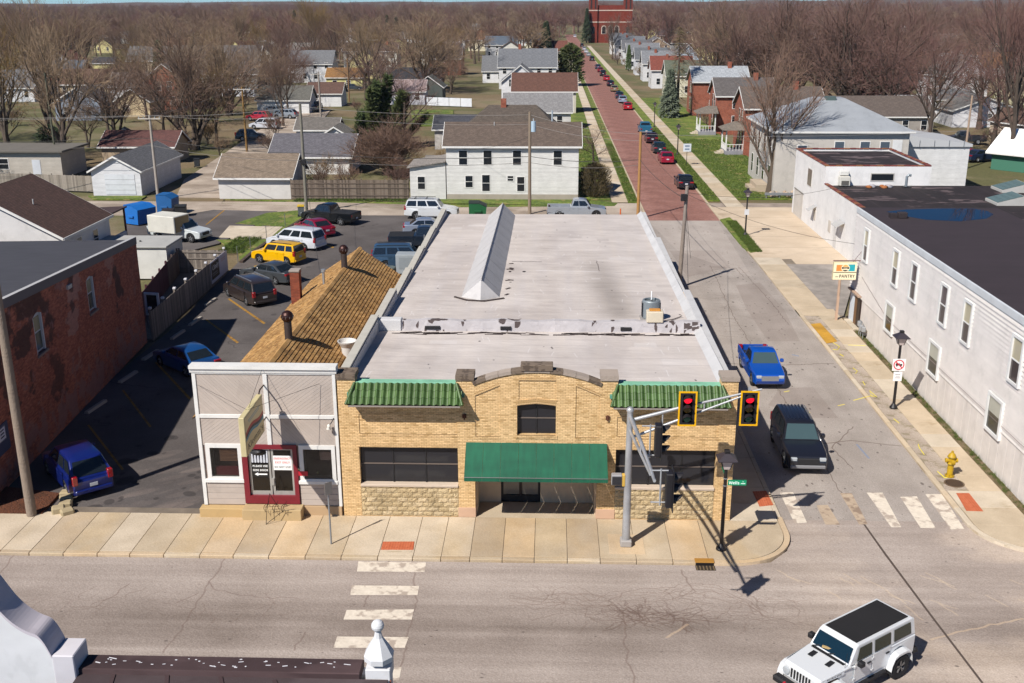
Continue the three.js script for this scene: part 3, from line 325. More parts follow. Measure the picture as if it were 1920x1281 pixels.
// patched fire wall across the roof
{ const z = -8.3, y0 = roofY(z), T = areaTex(-8, 7.4, -9.4, -7, 2048, 320, () => { });
const Tf = texCv(2048, 256, 15.2, 0.9, (c, w, h) => { noiseFill(c, w, h, (u, v) => { const n = (fbm(u, v, 40, 5, 6) - 0.5) * 24; return [172 + n, 167 + n, 168 + n]; }); const rr = rnd(31); c.fillStyle = '#4a3f3d'; const blot = (x0, x1, y0_, y1_) => { c.beginPath(); for (let k = 0; k <= 26; k++) { const t = k / 26 * 6.283, rx = (x1 - x0) / 2 * (0.75 + rr() * 0.4), ry = (y1_ - y0_) / 2 * (0.7 + rr() * 0.45); c.lineTo((x0 + x1) / 2 + Math.cos(t) * rx, (y0_ + y1_) / 2 + Math.sin(t) * ry); } c.fill(); }; const X = (x) => (x + 7.9) / 15.2 * 2048; for (const [a, b, p, q] of [[-6.75, -6.6, 0.05, 0.6], [-5.5, -4.6, 0.3, 0.75], [-3.95, -3.8, 0.05, 0.55], [-1.9, -1.2, 0.0, 0.6], [-2.3, -1.9, 0.35, 0.75], [2.1, 2.24, 0.05, 0.75], [2.9, 3.1, 0.2, 0.6], [4.9, 5.02, 0.1, 0.7], [5.6, 5.85, 0.2, 0.75], [6.2, 7.1, 0.0, 0.25], [6, 7.0, 0.65, 0.98]]) blot(X(a), X(b), p * h, q * h); c.strokeStyle = 'rgba(120,112,118,0.8)'; c.lineWidth = 2; for (let i = 0; i < 9; i++) { c.beginPath(); let x = rr() * w, y = h * (0.3 + rr() * 0.5); c.moveTo(x, y); for (let k = 0; k < 6; k++) { x += 40; y += (rr() - 0.5) * 16; c.lineTo(x, y); } c.stroke(); } });
Tf.offset.set(7.9 / 15.2, -(y0 - 0.05) / 0.9 ); const mf = mat('#ffffff', 0.8, { map: Tf });
let g = G(); const N = 40; for (let i = 0; i < N; i++) { const a = lerp(-7.85, 7.0, i / N), b = lerp(-7.85, 7.0, (i + 1) / N), w = (t) => Math.sin(t * 2.1) * 0.03 + Math.sin(t * 5.3) * 0.02; g.quad([a, y0 - 0.05, z + 0.12 + w(a)], [b, y0 - 0.05, z + 0.12 + w(b)], [b, y0 + 0.5 + w(b), z + 0.03], [a, y0 + 0.5 + w(a), z + 0.03]); g.quad([a, y0 + 0.5 + w(a), z + 0.03], [b, y0 + 0.5 + w(b), z + 0.03], [b, y0 + 0.5 + w(b), z - 0.3], [a, y0 + 0.5 + w(a), z - 0.3]); g.quad([b, y0 - 0.05, z - 0.32], [a, y0 - 0.05, z - 0.32], [a, y0 + 0.5 + w(a), z - 0.3], [b, y0 + 0.5 + w(b), z - 0.3]); }
g.quad([7, y0 - 0.05, z + 0.12], [7, y0 - 0.05, z - 0.32], [7, y0 + 0.5, z - 0.3], [7, y0 + 0.5, z + 0.03]); g.mesh('fire_wall', mf, tanB);
for (const [x0, x1] of [[-5.7, -5], [-2.2, -1.7], [3.35, 3.85]]) { G().box(x0, x1, y0 + 0.1, y0 + 0.26, z + 0.05, z + 0.17, 0.01).mesh('scupper', M_dark, tanB); }
G().box(-7.86, -6.8, y0, y0 + 0.56, z - 0.36, z + 0.16, 0.03).mesh('fire_wall_patch', worn('#c9c8c8', 0.8), tanB);
{ const gg = G(), r2 = rnd(4); for (let i = 0; i < 60; i++) { const x = -7 + r2() * 13.5, L = 0.15 + r2() * 0.5; gg.at(x, roofY(z + 0.3) + 0.012, z + 0.32 + r2() * 0.35, (r2() - 0.5) * 0.4).box(-L, L, 0, 0.012, -0.03 - r2() * 0.05, 0.03); } gg.off().mesh('tar_patch', mat('#3a2f2d', 0.9), tanB).userData.kind = 'stuff'; } }
// covered ridge skylight
{ const mL = worn('#bdbab9', 0.75), mR = mL, zn = -14.1, zf = -41, xa = -3.5; const y = (z) => roofY(z), P = (x, dy, z) => [x, y(z) + dy, z];
const n = 22; for (let i = 0; i < n; i++) { const a = lerp(zn - 0.75, zf, i / n), b = lerp(zn - 0.75, zf, (i + 1) / n) + 0.02, o = (i % 2) * 0.006; G().quad(P(xa - 1.05, 0.01, a), P(xa, 0.95 + o, a), P(xa, 0.95 + o, b), P(xa - 1.05, 0.01, b)).quad(P(xa - 1.05, 0.01, a), P(xa - 1.05, 0.01, b), P(xa - 1.05, -0.1, b), P(xa - 1.05, -0.1, a)).mesh('ridge_sheet', mL, tanB); G().quad(P(xa, 0.95 + o, a), P(xa + 0.95, 0.01, a), P(xa + 0.95, 0.01, b), P(xa, 0.95 + o, b)).mesh('ridge_sheet', mR, tanB); }
G().tri(P(xa - 1.05, 0.01, zn - 0.75), P(xa - 0.1, 0.02, zn), P(xa, 0.95, zn - 0.75)); const e = G(); e.tri(P(xa - 1.05, 0.01, zn - 0.75), P(xa, 0.01, zn), P(xa, 0.95, zn - 0.75)); e.tri(P(xa, 0.01, zn), P(xa + 0.95, 0.01, zn - 0.75), P(xa, 0.95, zn - 0.75)); e.mesh('ridge_end', mL, tanB);
G().tri(P(xa - 1.05, 0, zf), P(xa, 0.95, zf), P(xa + 0.95, 0, zf)); G().poly([P(xa + 0.95, 0, zf), P(xa - 1.05, 0, zf), P(xa, 0.95, zf)]).mesh('ridge_end', mR, tanB);
G().tube([P(xa - 1.4, 0.01, zn - 0.7), P(xa - 0.7, 0.01, zn + 0.02), P(xa + 0.2, 0.01, zn + 0.2), P(xa + 1.2, 0.01, zn - 0.45)], 0.07, 5).mesh('tar_bead', mat('#332a28', 0.9), tanB); G().tube([P(xa, 0.96, zn - 0.7), P(xa, 0.96, zf)], 0.035, 5).mesh('ridge_cap', mR, tanB);
const tg = G(), r3 = rnd(8); for (let i = 0; i < 9; i++) { const z = lerp(-15, -27, r3()); tg.at(xa + 1.25 + r3() * 0.15, y(z) + 0.012, z, r3() * 3).box(-0.12 - r3() * 0.15, 0.14, 0, 0.015, -0.06, 0.08); } tg.off().mesh('tar_patch', mat('#3a2f2d', 0.9), tanB).userData.kind = 'stuff'; }
// coping, keystone, pier caps
for (let k = 0; k < 10; k++) { const a = arc0[k * 2], b = arc0[k * 2 + 2], m = arc0[k * 2 + 1], up = (q, r) => { const dx = q[0] + 0.405, dy = q[1] - aY, l = Math.hypot(dx, dy); return [-0.405 + dx / l * r, aY + dy / l * r]; }; const e = (q, s) => [q[0] + s * 0.006, q[1]]; G().prism([up(e(a, 1), aR), up(m, aR), up(e(b, -1), aR), up(e(b, -1), aR + 0.13), up(m, aR + 0.13), up(e(a, 1), aR + 0.13)], -0.36, 0.06).mesh('coping_stone', k % 3 ? M_lime : M_limeD, tanB); }
G().box(-1.04, 0.21, 6.3, 6.56, -0.4, 0.1, 0.02).mesh('keystone', M_limeD, tanB);
for (const [a, b, y, h, m] of [[-8.25, -7.49, 5.88, 0.22, M_limeD], [-3.58, -2.85, 5.88, 0.2, M_limeD], [2.05, 2.75, 5.92, 0.2, M_lime], [6.69, 7.4, 5.94, 0.18, M_lime]]) { G().prism([[a, y], [b, y], [b, y + h], [a, y + h]], -0.78, 0.05).mesh('pier_cap', m, tanB); G().box(a + 0.05, b - 0.05, 5.2, y - 0.003, -0.7, -0.33).mesh('pier_back', M_tan, tanB); }
// green tiled eaves: pans and barrels tile by tile
{ const tm = ['#4c6a34', '#547239', '#47652f', '#587840'].map((c) => mat(c, 0.5, { map: T_grit, clearcoat: 0.12, clearcoatRoughness: 0.4 })), r4 = rnd(12);
for (const [x0, x1] of [[-7.5, -3.55], [2.74, 6.71]]) {
const eave = thing('unused', 'x', 'x'); scene.remove(eave); eave.name = 'tiled_eave'; eave.userData = {}; tanB.add(eave);
const yT = 5.74, yB = 5.08, zT = 0.02, zB = 0.62, n = 17, rows = 3, f = G(); f.quad([x0 - 0.24, yB - 0.03, zB], [x1 + 0.24, yB - 0.03, zB], [x1, yT - 0.03, zT], [x0, yT - 0.03, zT]); f.quad([x0 - 0.24, yB - 0.04, zB], [x0 - 0.24, yB - 0.04, 0.01], [x1 + 0.24, yB - 0.04, 0.01], [x1 + 0.24, yB - 0.04, zB]); f.tri([x0 - 0.24, yB - 0.03, zB], [x0, yT - 0.03, 0.01], [x0 - 0.24, yB - 0.04, 0.01]); f.tri([x1 + 0.24, yB - 0.03, zB], [x1 + 0.24, yB - 0.04, 0.01], [x1, yT - 0.03, 0.01]); f.mesh('eave_board', mat('#2c3a2a', 0.9), eave);
G().box(x0 - 0.2, x1 + 0.2, yB - 0.1, yB - 0.045, zB - 0.09, zB + 0.05, 0.01).mesh('gutter', worn('#8d837c', 0.7), eave);
for (let r = 0; r < rows; r++) { const t0 = r / rows, t1 = (r + 1.08) / rows, g0 = (t) => [lerp(yT, yB, t), lerp(zT, zB, t)]; const ex = 0.24; for (let i = 0; i < n; i++) { const w = (x1 - x0 + 2 * ex) / n, xa = x0 - ex + i * w, xc = xa + w / 2, lim = ex * (r + 0.75) / rows; if (xc < x0 - lim || xc > x1 + lim) continue; const g = G(), S = 6, A = [], Bq = []; const [ya, za] = g0(t0), [yb, zb] = g0(Math.min(1.02, t1)); for (let k = 0; k <= S; k++) { const u = k / S, h = (u < 0.62 ? Math.sin(u / 0.62 * Math.PI) * 0.085 : -Math.sin((u - 0.62) / 0.38 * Math.PI) * 0.012); A.push([xa + u * w, ya + h * 0.75 - 0.004, za + h * 0.66]); Bq.push([xa + u * w, yb + h * 0.75 + 0.014, zb + h * 0.66 + 0.01]); } for (let k = 0; k < S; k++) { g.quad(Bq[k], Bq[k + 1], A[k + 1], A[k]); g.quad([Bq[k][0], Bq[k][1] - 0.022, Bq[k][2] - 0.016], [Bq[k + 1][0], Bq[k + 1][1] - 0.022, Bq[k + 1][2] - 0.016], Bq[k + 1], Bq[k]); } g.mesh('roof_tile', tm[Math.floor(r4() * 4)], eave); } }
for (const s of [-1, 1]) { const xe = s < 0 ? x0 : x1; for (let k = 0; k < 3; k++) { const q = (t) => [xe + s * (0.02 + 0.25 * t), lerp(yT, yB, t) + 0.03, lerp(zT, zB, t) + 0.02]; G().tube([q(k / 3), q((k + 1.1) / 3)], [0.055, 0.07], 7).mesh('hip_tile', tm[k], eave); } G().box(xe + s * 0.02, xe + s * 0.16, 5.36, 5.52, 0.004, 0.12).box(xe + s * 0.17, xe + s * 0.32, 5.22, 5.36, 0.004, 0.14).mesh('copper_step', mat('#5f9c88', 0.7, { map: T_grit }), eave); }
G().box(x0 + 0.02, x1 - 0.02, 5.5, 5.78, -0.36, 0.0, 0.01).box(x0 + 0.04, x1 - 0.04, 5.3, 5.6, -0.31, -0.04).mesh('copper_flashing', mat('#93d2b0', 0.7, { map: T_grit }), eave);
} }
// shop windows, sills, rock faced blocks
function shopWin(x0, x1, y0, y1, cols, rows, parent, nm = 'shop_window') { const w = G().box(x0, x1, y0, y1, -0.3, -0.24).mesh(nm, M_dark, parent); const dx = (x1 - x0) / cols, dy = (y1 - y0) / rows; for (let i = 0; i < cols; i++) for (let j = 0; j < rows; j++) G().box(x0 + i * dx + 0.03, x0 + (i + 1) * dx - 0.03, y0 + j * dy + 0.03, y0 + (j + 1) * dy - 0.03, -0.26, -0.22).mesh('pane', M_glassD, w); const bar = worn('#6e625a', 0.6); for (let i = 1; i < cols; i++) G().box(x0 + i * dx - 0.025, x0 + i * dx + 0.025, y0, y1, -0.25, -0.19).mesh('mullion', M_dark, w); for (let j = 1; j < rows; j++) G().box(x0, x1, y0 + j * dy - 0.02, y0 + j * dy + 0.02, -0.25, -0.185).mesh('transom', bar, w); return w; }
shopWin(-7.48, -3.54, 1.44, 3.03, 3, 2, tanB); shopWin(2.72, 6.67, 1.44, 3.03, 3, 2, tanB); shopWin(-1.2, 0.36, 3.58, 4.95, 2, 2, tanB, 'upper_window');
{ const bm = ['#d8c096', '#d4bb90', '#dcc49c', '#d1b88d'].map((c) => grit(c, 0.95, { bumpMap: texFn(256, 256, 0.7, 0.5, (u, v) => { const n = fbm(u, v, 7, 7, 5) * 255; return [n, n, n]; }, false), bumpScale: 0.07 })), r5 = rnd(3);
for (const [x0, x1] of [[-7.48, -3.54], [2.72, 6.67]]) { G().box(x0, x1, 1.31, 1.42, -0.3, 0.05, 0.015).mesh('window_sill', worn('#cbb9a6', 0.8), tanB); G().box(x0, x1, -0.1, 1.31, -0.3, -0.05).mesh('block_bed', grit('#bfa57c', 1), tanB); const W = (x1 - x0) / 9.5, H = 1.31 / 6.4; for (let j = 0; j < 7; j++) for (let i = -1; i < 10; i++) { let a = x0 + (i + (j % 2) * 0.5) * W - 0.004, b = a + W + 0.008; a = Math.max(a, x0); b = Math.min(b, x1); if (b - a < 0.06) continue; const y0 = j * H + 0.003, y1 = Math.min(1.305, (j + 1) * H - 0.003), g = G(), S = 4, R2 = 3, pt = []; for (let q = 0; q <= R2; q++) for (let p = 0; p <= S; p++) { const ed = p === 0 || p === S || q === 0 || q === R2; pt.push([lerp(a + 0.008, b - 0.008, p / S), lerp(y0, y1, q / R2), ed ? -0.006 : 0.008 + r5() * 0.02]); } for (let q = 0; q < R2; q++) for (let p = 0; p < S; p++) { const k = q * (S + 1) + p; g.quad(pt[k], pt[k + 1], pt[k + S + 2], pt[k + S + 1]); } const c = [[a + 0.008, y0], [b - 0.008, y0], [b - 0.008, y1], [a + 0.008, y1]]; for (let k = 0; k < 4; k++) { const p = c[k], q = c[(k + 1) % 4]; g.quad([...p, -0.05], [...q, -0.05], [...q, -0.012], [...p, -0.012]); } g.mesh('rock_face_block', bm[Math.floor(r5() * 4)], tanB); } } }
for (const [a, b] of [[-3.54, -2.87], [2, 2.72]]) G().box(a - 0.02, b + 0.02, 0, 0.42, -0.3, 0.03, 0.012).mesh('plinth', worn('#c9a58a', 0.85), tanB);
// recessed entrance
for (const q of [[-2.87, -1.9, -0.02, 2.55, -1.6, -1.4], [-0.26, 2, -0.02, 2.55, -1.6, -1.4], [-2.87, -2.8, -0.02, 2.55, -1.4, -0.33], [1.93, 2, -0.02, 2.55, -1.4, -0.33]]) G().box(...q).mesh('entrance_wall', worn('#cdb79c', 0.85), tanB);
G().box(-2.9, 2.1, 2.5, 2.58, -1.6, -0.33).mesh('soffit', worn('#b8a68f', 0.9), tanB);
G().box(-2.86, 1.99, -0.1, 0.0, -1.4, 0.015).mesh('threshold', slabM[1], tanB);
{ const d = G().box(-1.9, -0.26, -0.02, 2.5, -1.62, -1.54).mesh('entrance_door', M_dark, tanB); for (const [a, b] of [[-1.8, -1.13], [-1.02, -0.36]]) { G().box(a, b, 0.3, 2.4, -1.55, -1.52).mesh('pane', mat('#7d766c', 0.15), d); } G().box(-1.14, -1.02, 0, 2.5, -1.56, -1.5).mesh('door_stile', mat('#33241d', 0.6), d); G().box(-1.7, -0.3, 0, 0.28, -1.54, -1.46).mesh('kick_plate', M_dark, d); G().cyl(-1.16, 0.9, 1.25, -1.46, 0.012).mesh('handle', mat('#9a9a9a', 0.35, { metalness: 0.9 }), d); }
// green canvas awning
{ const T = texFn(512, 256, 5.6, 1.8, (u, v) => { const n = (fbm(u, v, 50, 3, 4) - 0.5) * 26 + (fbm(u, v, 5, 5, 4) - 0.5) * 26; return [4 + n * 0.3, 80 + n * 0.7, 57 + n * 0.5]; }), m = mat('#ffffff', 0.75, { map: T }); const a = thing('unused', 'x', 'x'); scene.remove(a); a.name = 'awning'; a.userData = { label: 'dark green canvas awning over the entrance' }; tanB.add(a);
const n = 8, x0 = -3.2, x1 = 2.36, yT = 3.29, yB = 2.36, zB = 1.3; for (let i = 0; i < n; i++) { const p = lerp(x0, x1, i / n) + 0.004, q = lerp(x0, x1, (i + 1) / n) - 0.004, g = G(), sag = 0.03; for (let k = 0; k < 4; k++) { const t = k / 4, s = (k + 1) / 4, f = (t_) => [lerp(yT, yB, t_) - Math.sin(t_ * 3.14) * sag, lerp(0.03, zB, t_)]; const [ya, za] = f(t), [yb, zb] = f(s); g.quad([p, yb, zb], [q, yb, zb], [q, ya, za], [p, ya, za]); } g.mesh('canvas_panel', m, a); G().quad([p, yB - 0.16, zB + 0.012], [q, yB - 0.16, zB + 0.012], [q, yB, zB + 0.005], [p, yB, zB + 0.005]).mesh('valance', m, a); }
for (const [x, s] of [[x0, -1], [x1, 1]]) { const P = [[x, yT, 0.02], [x, yB, zB], [x, yB - 0.16, zB], [x, yB - 0.16, 0.02]]; G().poly(s > 0 ? P : P.slice().reverse()).mesh('side_panel', m, a); } G().tube([[x0, yB, zB], [x1, yB, zB]], 0.018, 5).tube([[x0, yB - 0.15, 0.05], [x1, yB - 0.15, 0.05]], 0.018, 5).mesh('frame_bar', mat('#888888', 0.4, { metalness: 0.8 }), a); }
for (const x of [-3.25, 2.36]) G().box(x - 0.08, x + 0.08, 4.32, 4.46, -0.01, 0.05).box(x - 0.03, x + 0.03, 4.26, 4.5, 0.05, 0.08).mesh('anchor_plate', mat('#5a3524', 0.9), tanB);
// condenser on the roof and its stand
{ const z = -9.9, y = roofY(z); const ac = thing('condenser_unit', 'grey round fan condenser on roof of tan shop', 'condenser', [4.95, y, z - 0.6]); const mg = mat('#848c90', 0.5, { metalness: 0.4 });
G().lathe([[0.42, 0.1], [0.44, 0.15], [0.44, 0.95], [0.4, 1.0], [0.33, 1.0], [0.33, 0.9], [0, 0.9]], 20).mesh('casing', mg, ac); for (let k = 0; k < 14; k++) G().box(-0.446, 0.446, 0.2 + k * 0.05, 0.215 + k * 0.05, -0.2, 0.2).mesh('louvre', M_dark, ac); G().box(-0.36, 0.36, 0.985, 1.0, -0.012, 0.012).box(-0.012, 0.012, 0.985, 1.0, -0.36, 0.36).mesh('fan_guard', M_dark, ac); G().box(-0.5, 0.5, 0, 0.1, -0.5, 0.5, 0.01).mesh('base', worn('#9a9490', 0.9), ac); G().cyl(0, 1.0, 1.42, 0.02, 0.03).mesh('vent_stub', mat('#e6e6e6', 0.5), ac);
const st = thing('roof_hatch_box', 'small wrapped box on the roof fire wall with orange tray', 'box', [4.92, roofY(-8.3) + 0.5, -8.45]); G().box(-0.38, 0.38, -0.02, 0.5, -0.22, 0.26, 0.03).mesh('casing', worn('#cfc3ad', 0.85), st); G().box(-0.25, 0.25, 0.5, 0.56, -0.18, 0.14, 0.01).mesh('tray', worn('#c98a3a', 0.8), st);
const cb = G().tube([[3.0, roofY(-9), -9.2], [3.02, roofY(-9) + 0.3, -9.3], [3.4, roofY(-9) + 0.28, -9.3], [3.5, roofY(-9) + 0.02, -9.2]], 0.02, 5).mesh('roof_cable', M_dark); tag(cb, 'black bent cable standing up from the white roof', 'cable');
const c2 = G().tube([[5.5, roofY(-10) + 0.1, -10], [6, roofY(-10) + 0.05, -10.4], [6.4, roofY(-10.6) + 0.05, -10.9], [6.5, roofY(-11) + 0.12, -10.9]], 0.025, 5).mesh('roof_cable', mat('#5b5150', 0.8)); tag(c2, 'thin conduit lying on roof beside the condenser', 'cable'); }
// ---------- shared pieces for houses ----------
const T_shing = texFn(512, 512, 2.4, 2.24, (u, v) => { const R = 16, rf = v * R, r = Math.floor(rf), fv = rf - r, cf = u * 8 + (r % 2) * 0.5 + lat[(r * 71) & 65535] * 0.3, ci = Math.floor(cf) % 8, fu = cf - Math.floor(cf), k = lat[(ci * 97 + r * 313) & 65535], n = (fbm(u, v, 16, 16, 4) - 0.5) * 50; const e = fv < 0.16 ? 120 : fu < 0.05 ? 150 : 205 + k * 40; return [e + n, e + n, e + n]; });
const T_clap = texFn(256, 256, 2, 2, (u, v) => { const rf = v * 14, fv = rf - Math.floor(rf), n = (fbm(u, v, 4, 28, 5) - 0.5) * 26 + (fbm(u + 0.3, v, 5, 5, 4) - 0.5) * 20, e = fv < 0.14 ? 168 : 236; return [e + n, e + n, e + n]; });
const shingle = (c) => mat(c, 0.95, { map: T_shing, bumpMap: grainBump, bumpScale: 0.01 }), clap = (c) => mat(c, 0.75, { map: T_clap });
const M_pane = mat('#1d2126', 0.08, { specularIntensity: 0.8 }), M_trimW = worn('#e2e0dc', 0.6);
function part(parent, name) { const g = new THREE.Group(); g.name = name; parent.add(g); return g; }
function win(parent, face, [x, y, z], w, h, o = {}) {       // face: turn about y of the outward normal (0 = +z)
const g = G(), t = o.t ?? 0.08; g.at(x, y, z, face); g.box(-w / 2 - t, w / 2 + t, 0 - t, h + t, -0.05, 0.035); const f = g.mesh('window', o.trim || M_trimW, parent);
const p = G().at(x, y, z, face); p.box(-w / 2, w / 2, 0, h, -0.02, 0.042).mesh('pane', o.pane || M_pane, f);
if (o.sash !== 0) { const s = G().at(x, y, z, face); s.box(-w / 2, w / 2, h / 2 - 0.025, h / 2 + 0.025, 0, 0.055).mesh('sash_rail', o.trim || M_trimW, f); }
if (o.blind) { const s = G().at(x, y, z, face); s.box(-w / 2 + 0.02, w / 2 - 0.02, h * (1 - o.blind), h - 0.02, 0, 0.047).mesh('blind', worn('#c9c0a4', 0.9), f); }
return f;
}
function gableHouse(name, label, cat, x, z, ry, w, d, h, rh, wm, rm, o = {}) {
const t = thing(name, label, cat, [x, -0.1, z], ry, o.group), e = o.eave ?? 0.35, k = rh / (w / 2);
G().prism([[-w / 2, -0.1], [w / 2, -0.1], [w / 2, h], [0, h + rh], [-w / 2, h]], -d / 2, d / 2).mesh('wall', wm, t);
const roof = part(t, 'roof');
for (const s of [-1, 1]) { const P = [[s * -0.01, h + rh + 0.14], [s * (w / 2 + e), h - e * k + 0.14], [s * (w / 2 + e), h - e * k + 0.02], [s * -0.01, h + rh + 0.02]]; G().prism(P, -d / 2 - e, d / 2 + e).mesh('roof_slope', rm, roof); if (o.fascia !== 0) G().box(s * (w / 2 + e), s * (w / 2 + e + 0.06), h - e * k - 0.06, h - e * k + 0.13, -d / 2 - e, d / 2 + e).mesh('fascia', M_trimW, roof); }
if (o.barge !== 0) for (const zz of [1, -1]) for (const s of [-1, 1]) { const z0 = zz * (d / 2 + e), P = [[0, h + rh + 0.13], [s * (w / 2 + e), h - e * k + 0.13], [s * (w / 2 + e), h - e * k - 0.07], [0, h + rh - 0.07]]; G().prism(P, Math.min(z0, z0 + zz * 0.05), Math.max(z0, z0 + zz * 0.05)).mesh('barge_board', M_trimW, roof); }
for (const [f, u, y, ww, hh, oo] of o.wins || []) { const F = { S: [0, [u, y, d / 2]], N: [Math.PI, [-u, y, -d / 2]], E: [Math.PI / 2, [w / 2, y, -u]], W: [-Math.PI / 2, [-w / 2, y, u]] }[f]; win(t, F[0], F[1], ww, hh, oo); }
for (const [f, u, ww, hh, c] of o.doors || []) { const F = { S: [0, [u, 0, d / 2]], N: [Math.PI, [-u, 0, -d / 2]], E: [Math.PI / 2, [w / 2, 0, -u]], W: [-Math.PI / 2, [-w / 2, 0, u]] }[f]; const dr = G().at(F[1][0], 0, F[1][2], F[0]).box(-ww / 2, ww / 2, 0.1, hh, -0.05, 0.04).mesh(ww > 2 ? 'garage_door' : 'door', worn(c || '#cfcfcf', 0.7), t); if (ww > 2) for (let q = 1; q < 4; q++) G().at(F[1][0], 0, F[1][2], F[0]).box(-ww / 2, ww / 2, hh * q / 4, hh * q / 4 + 0.03, 0, 0.05).mesh('panel_joint', worn('#9c9c9c', 0.8), dr); }
for (const [cx, cz, hh, s] of o.chimneys || []) { const y = h + rh - Math.abs(cx) * k; const c = G().box(cx - s / 2, cx + s / 2, y - 0.5, y + hh, cz - s / 2, cz + s / 2).mesh('chimney', M_redB, roof); }
for (const [cx, cz] of o.vents || []) { const y = h + rh - Math.abs(cx) * k; G().cyl(cx, y, y + 0.5, cz, 0.05, 0.05, 6).mesh('vent_pipe', worn('#bbbbbb', 0.6), roof); }
return t;
}
const redTex = texFn(1024, 1024, 12 * 0.203 * 2, 36 * 0.0677 * 2, (u, v) => { const rows = 72, cols = 24, rf = v * rows, r = Math.floor(rf), fv = rf - r, cf = u * cols + (r % 2) * 0.5, c = Math.floor(cf) % cols, fu = cf - Math.floor(cf), m = fu < 0.05 || fu > 0.95 || fv < 0.12 || fv > 0.9, k = lat[(c * 197 + r * 331 + 11) & 65535], n = (fbm(u, v, 8, 8, 5) - 0.5) * 30; return m ? [132 + n, 92 + n, 78 + n] : [142 + n + (k - 0.5) * 36, 74 + n + (k - 0.5) * 26, 52 + n + (k - 0.5) * 20]; });
const M_redB = mat('#ffffff', 0.9, { map: redTex, bumpMap: B_bump, bumpScale: 0.008 });
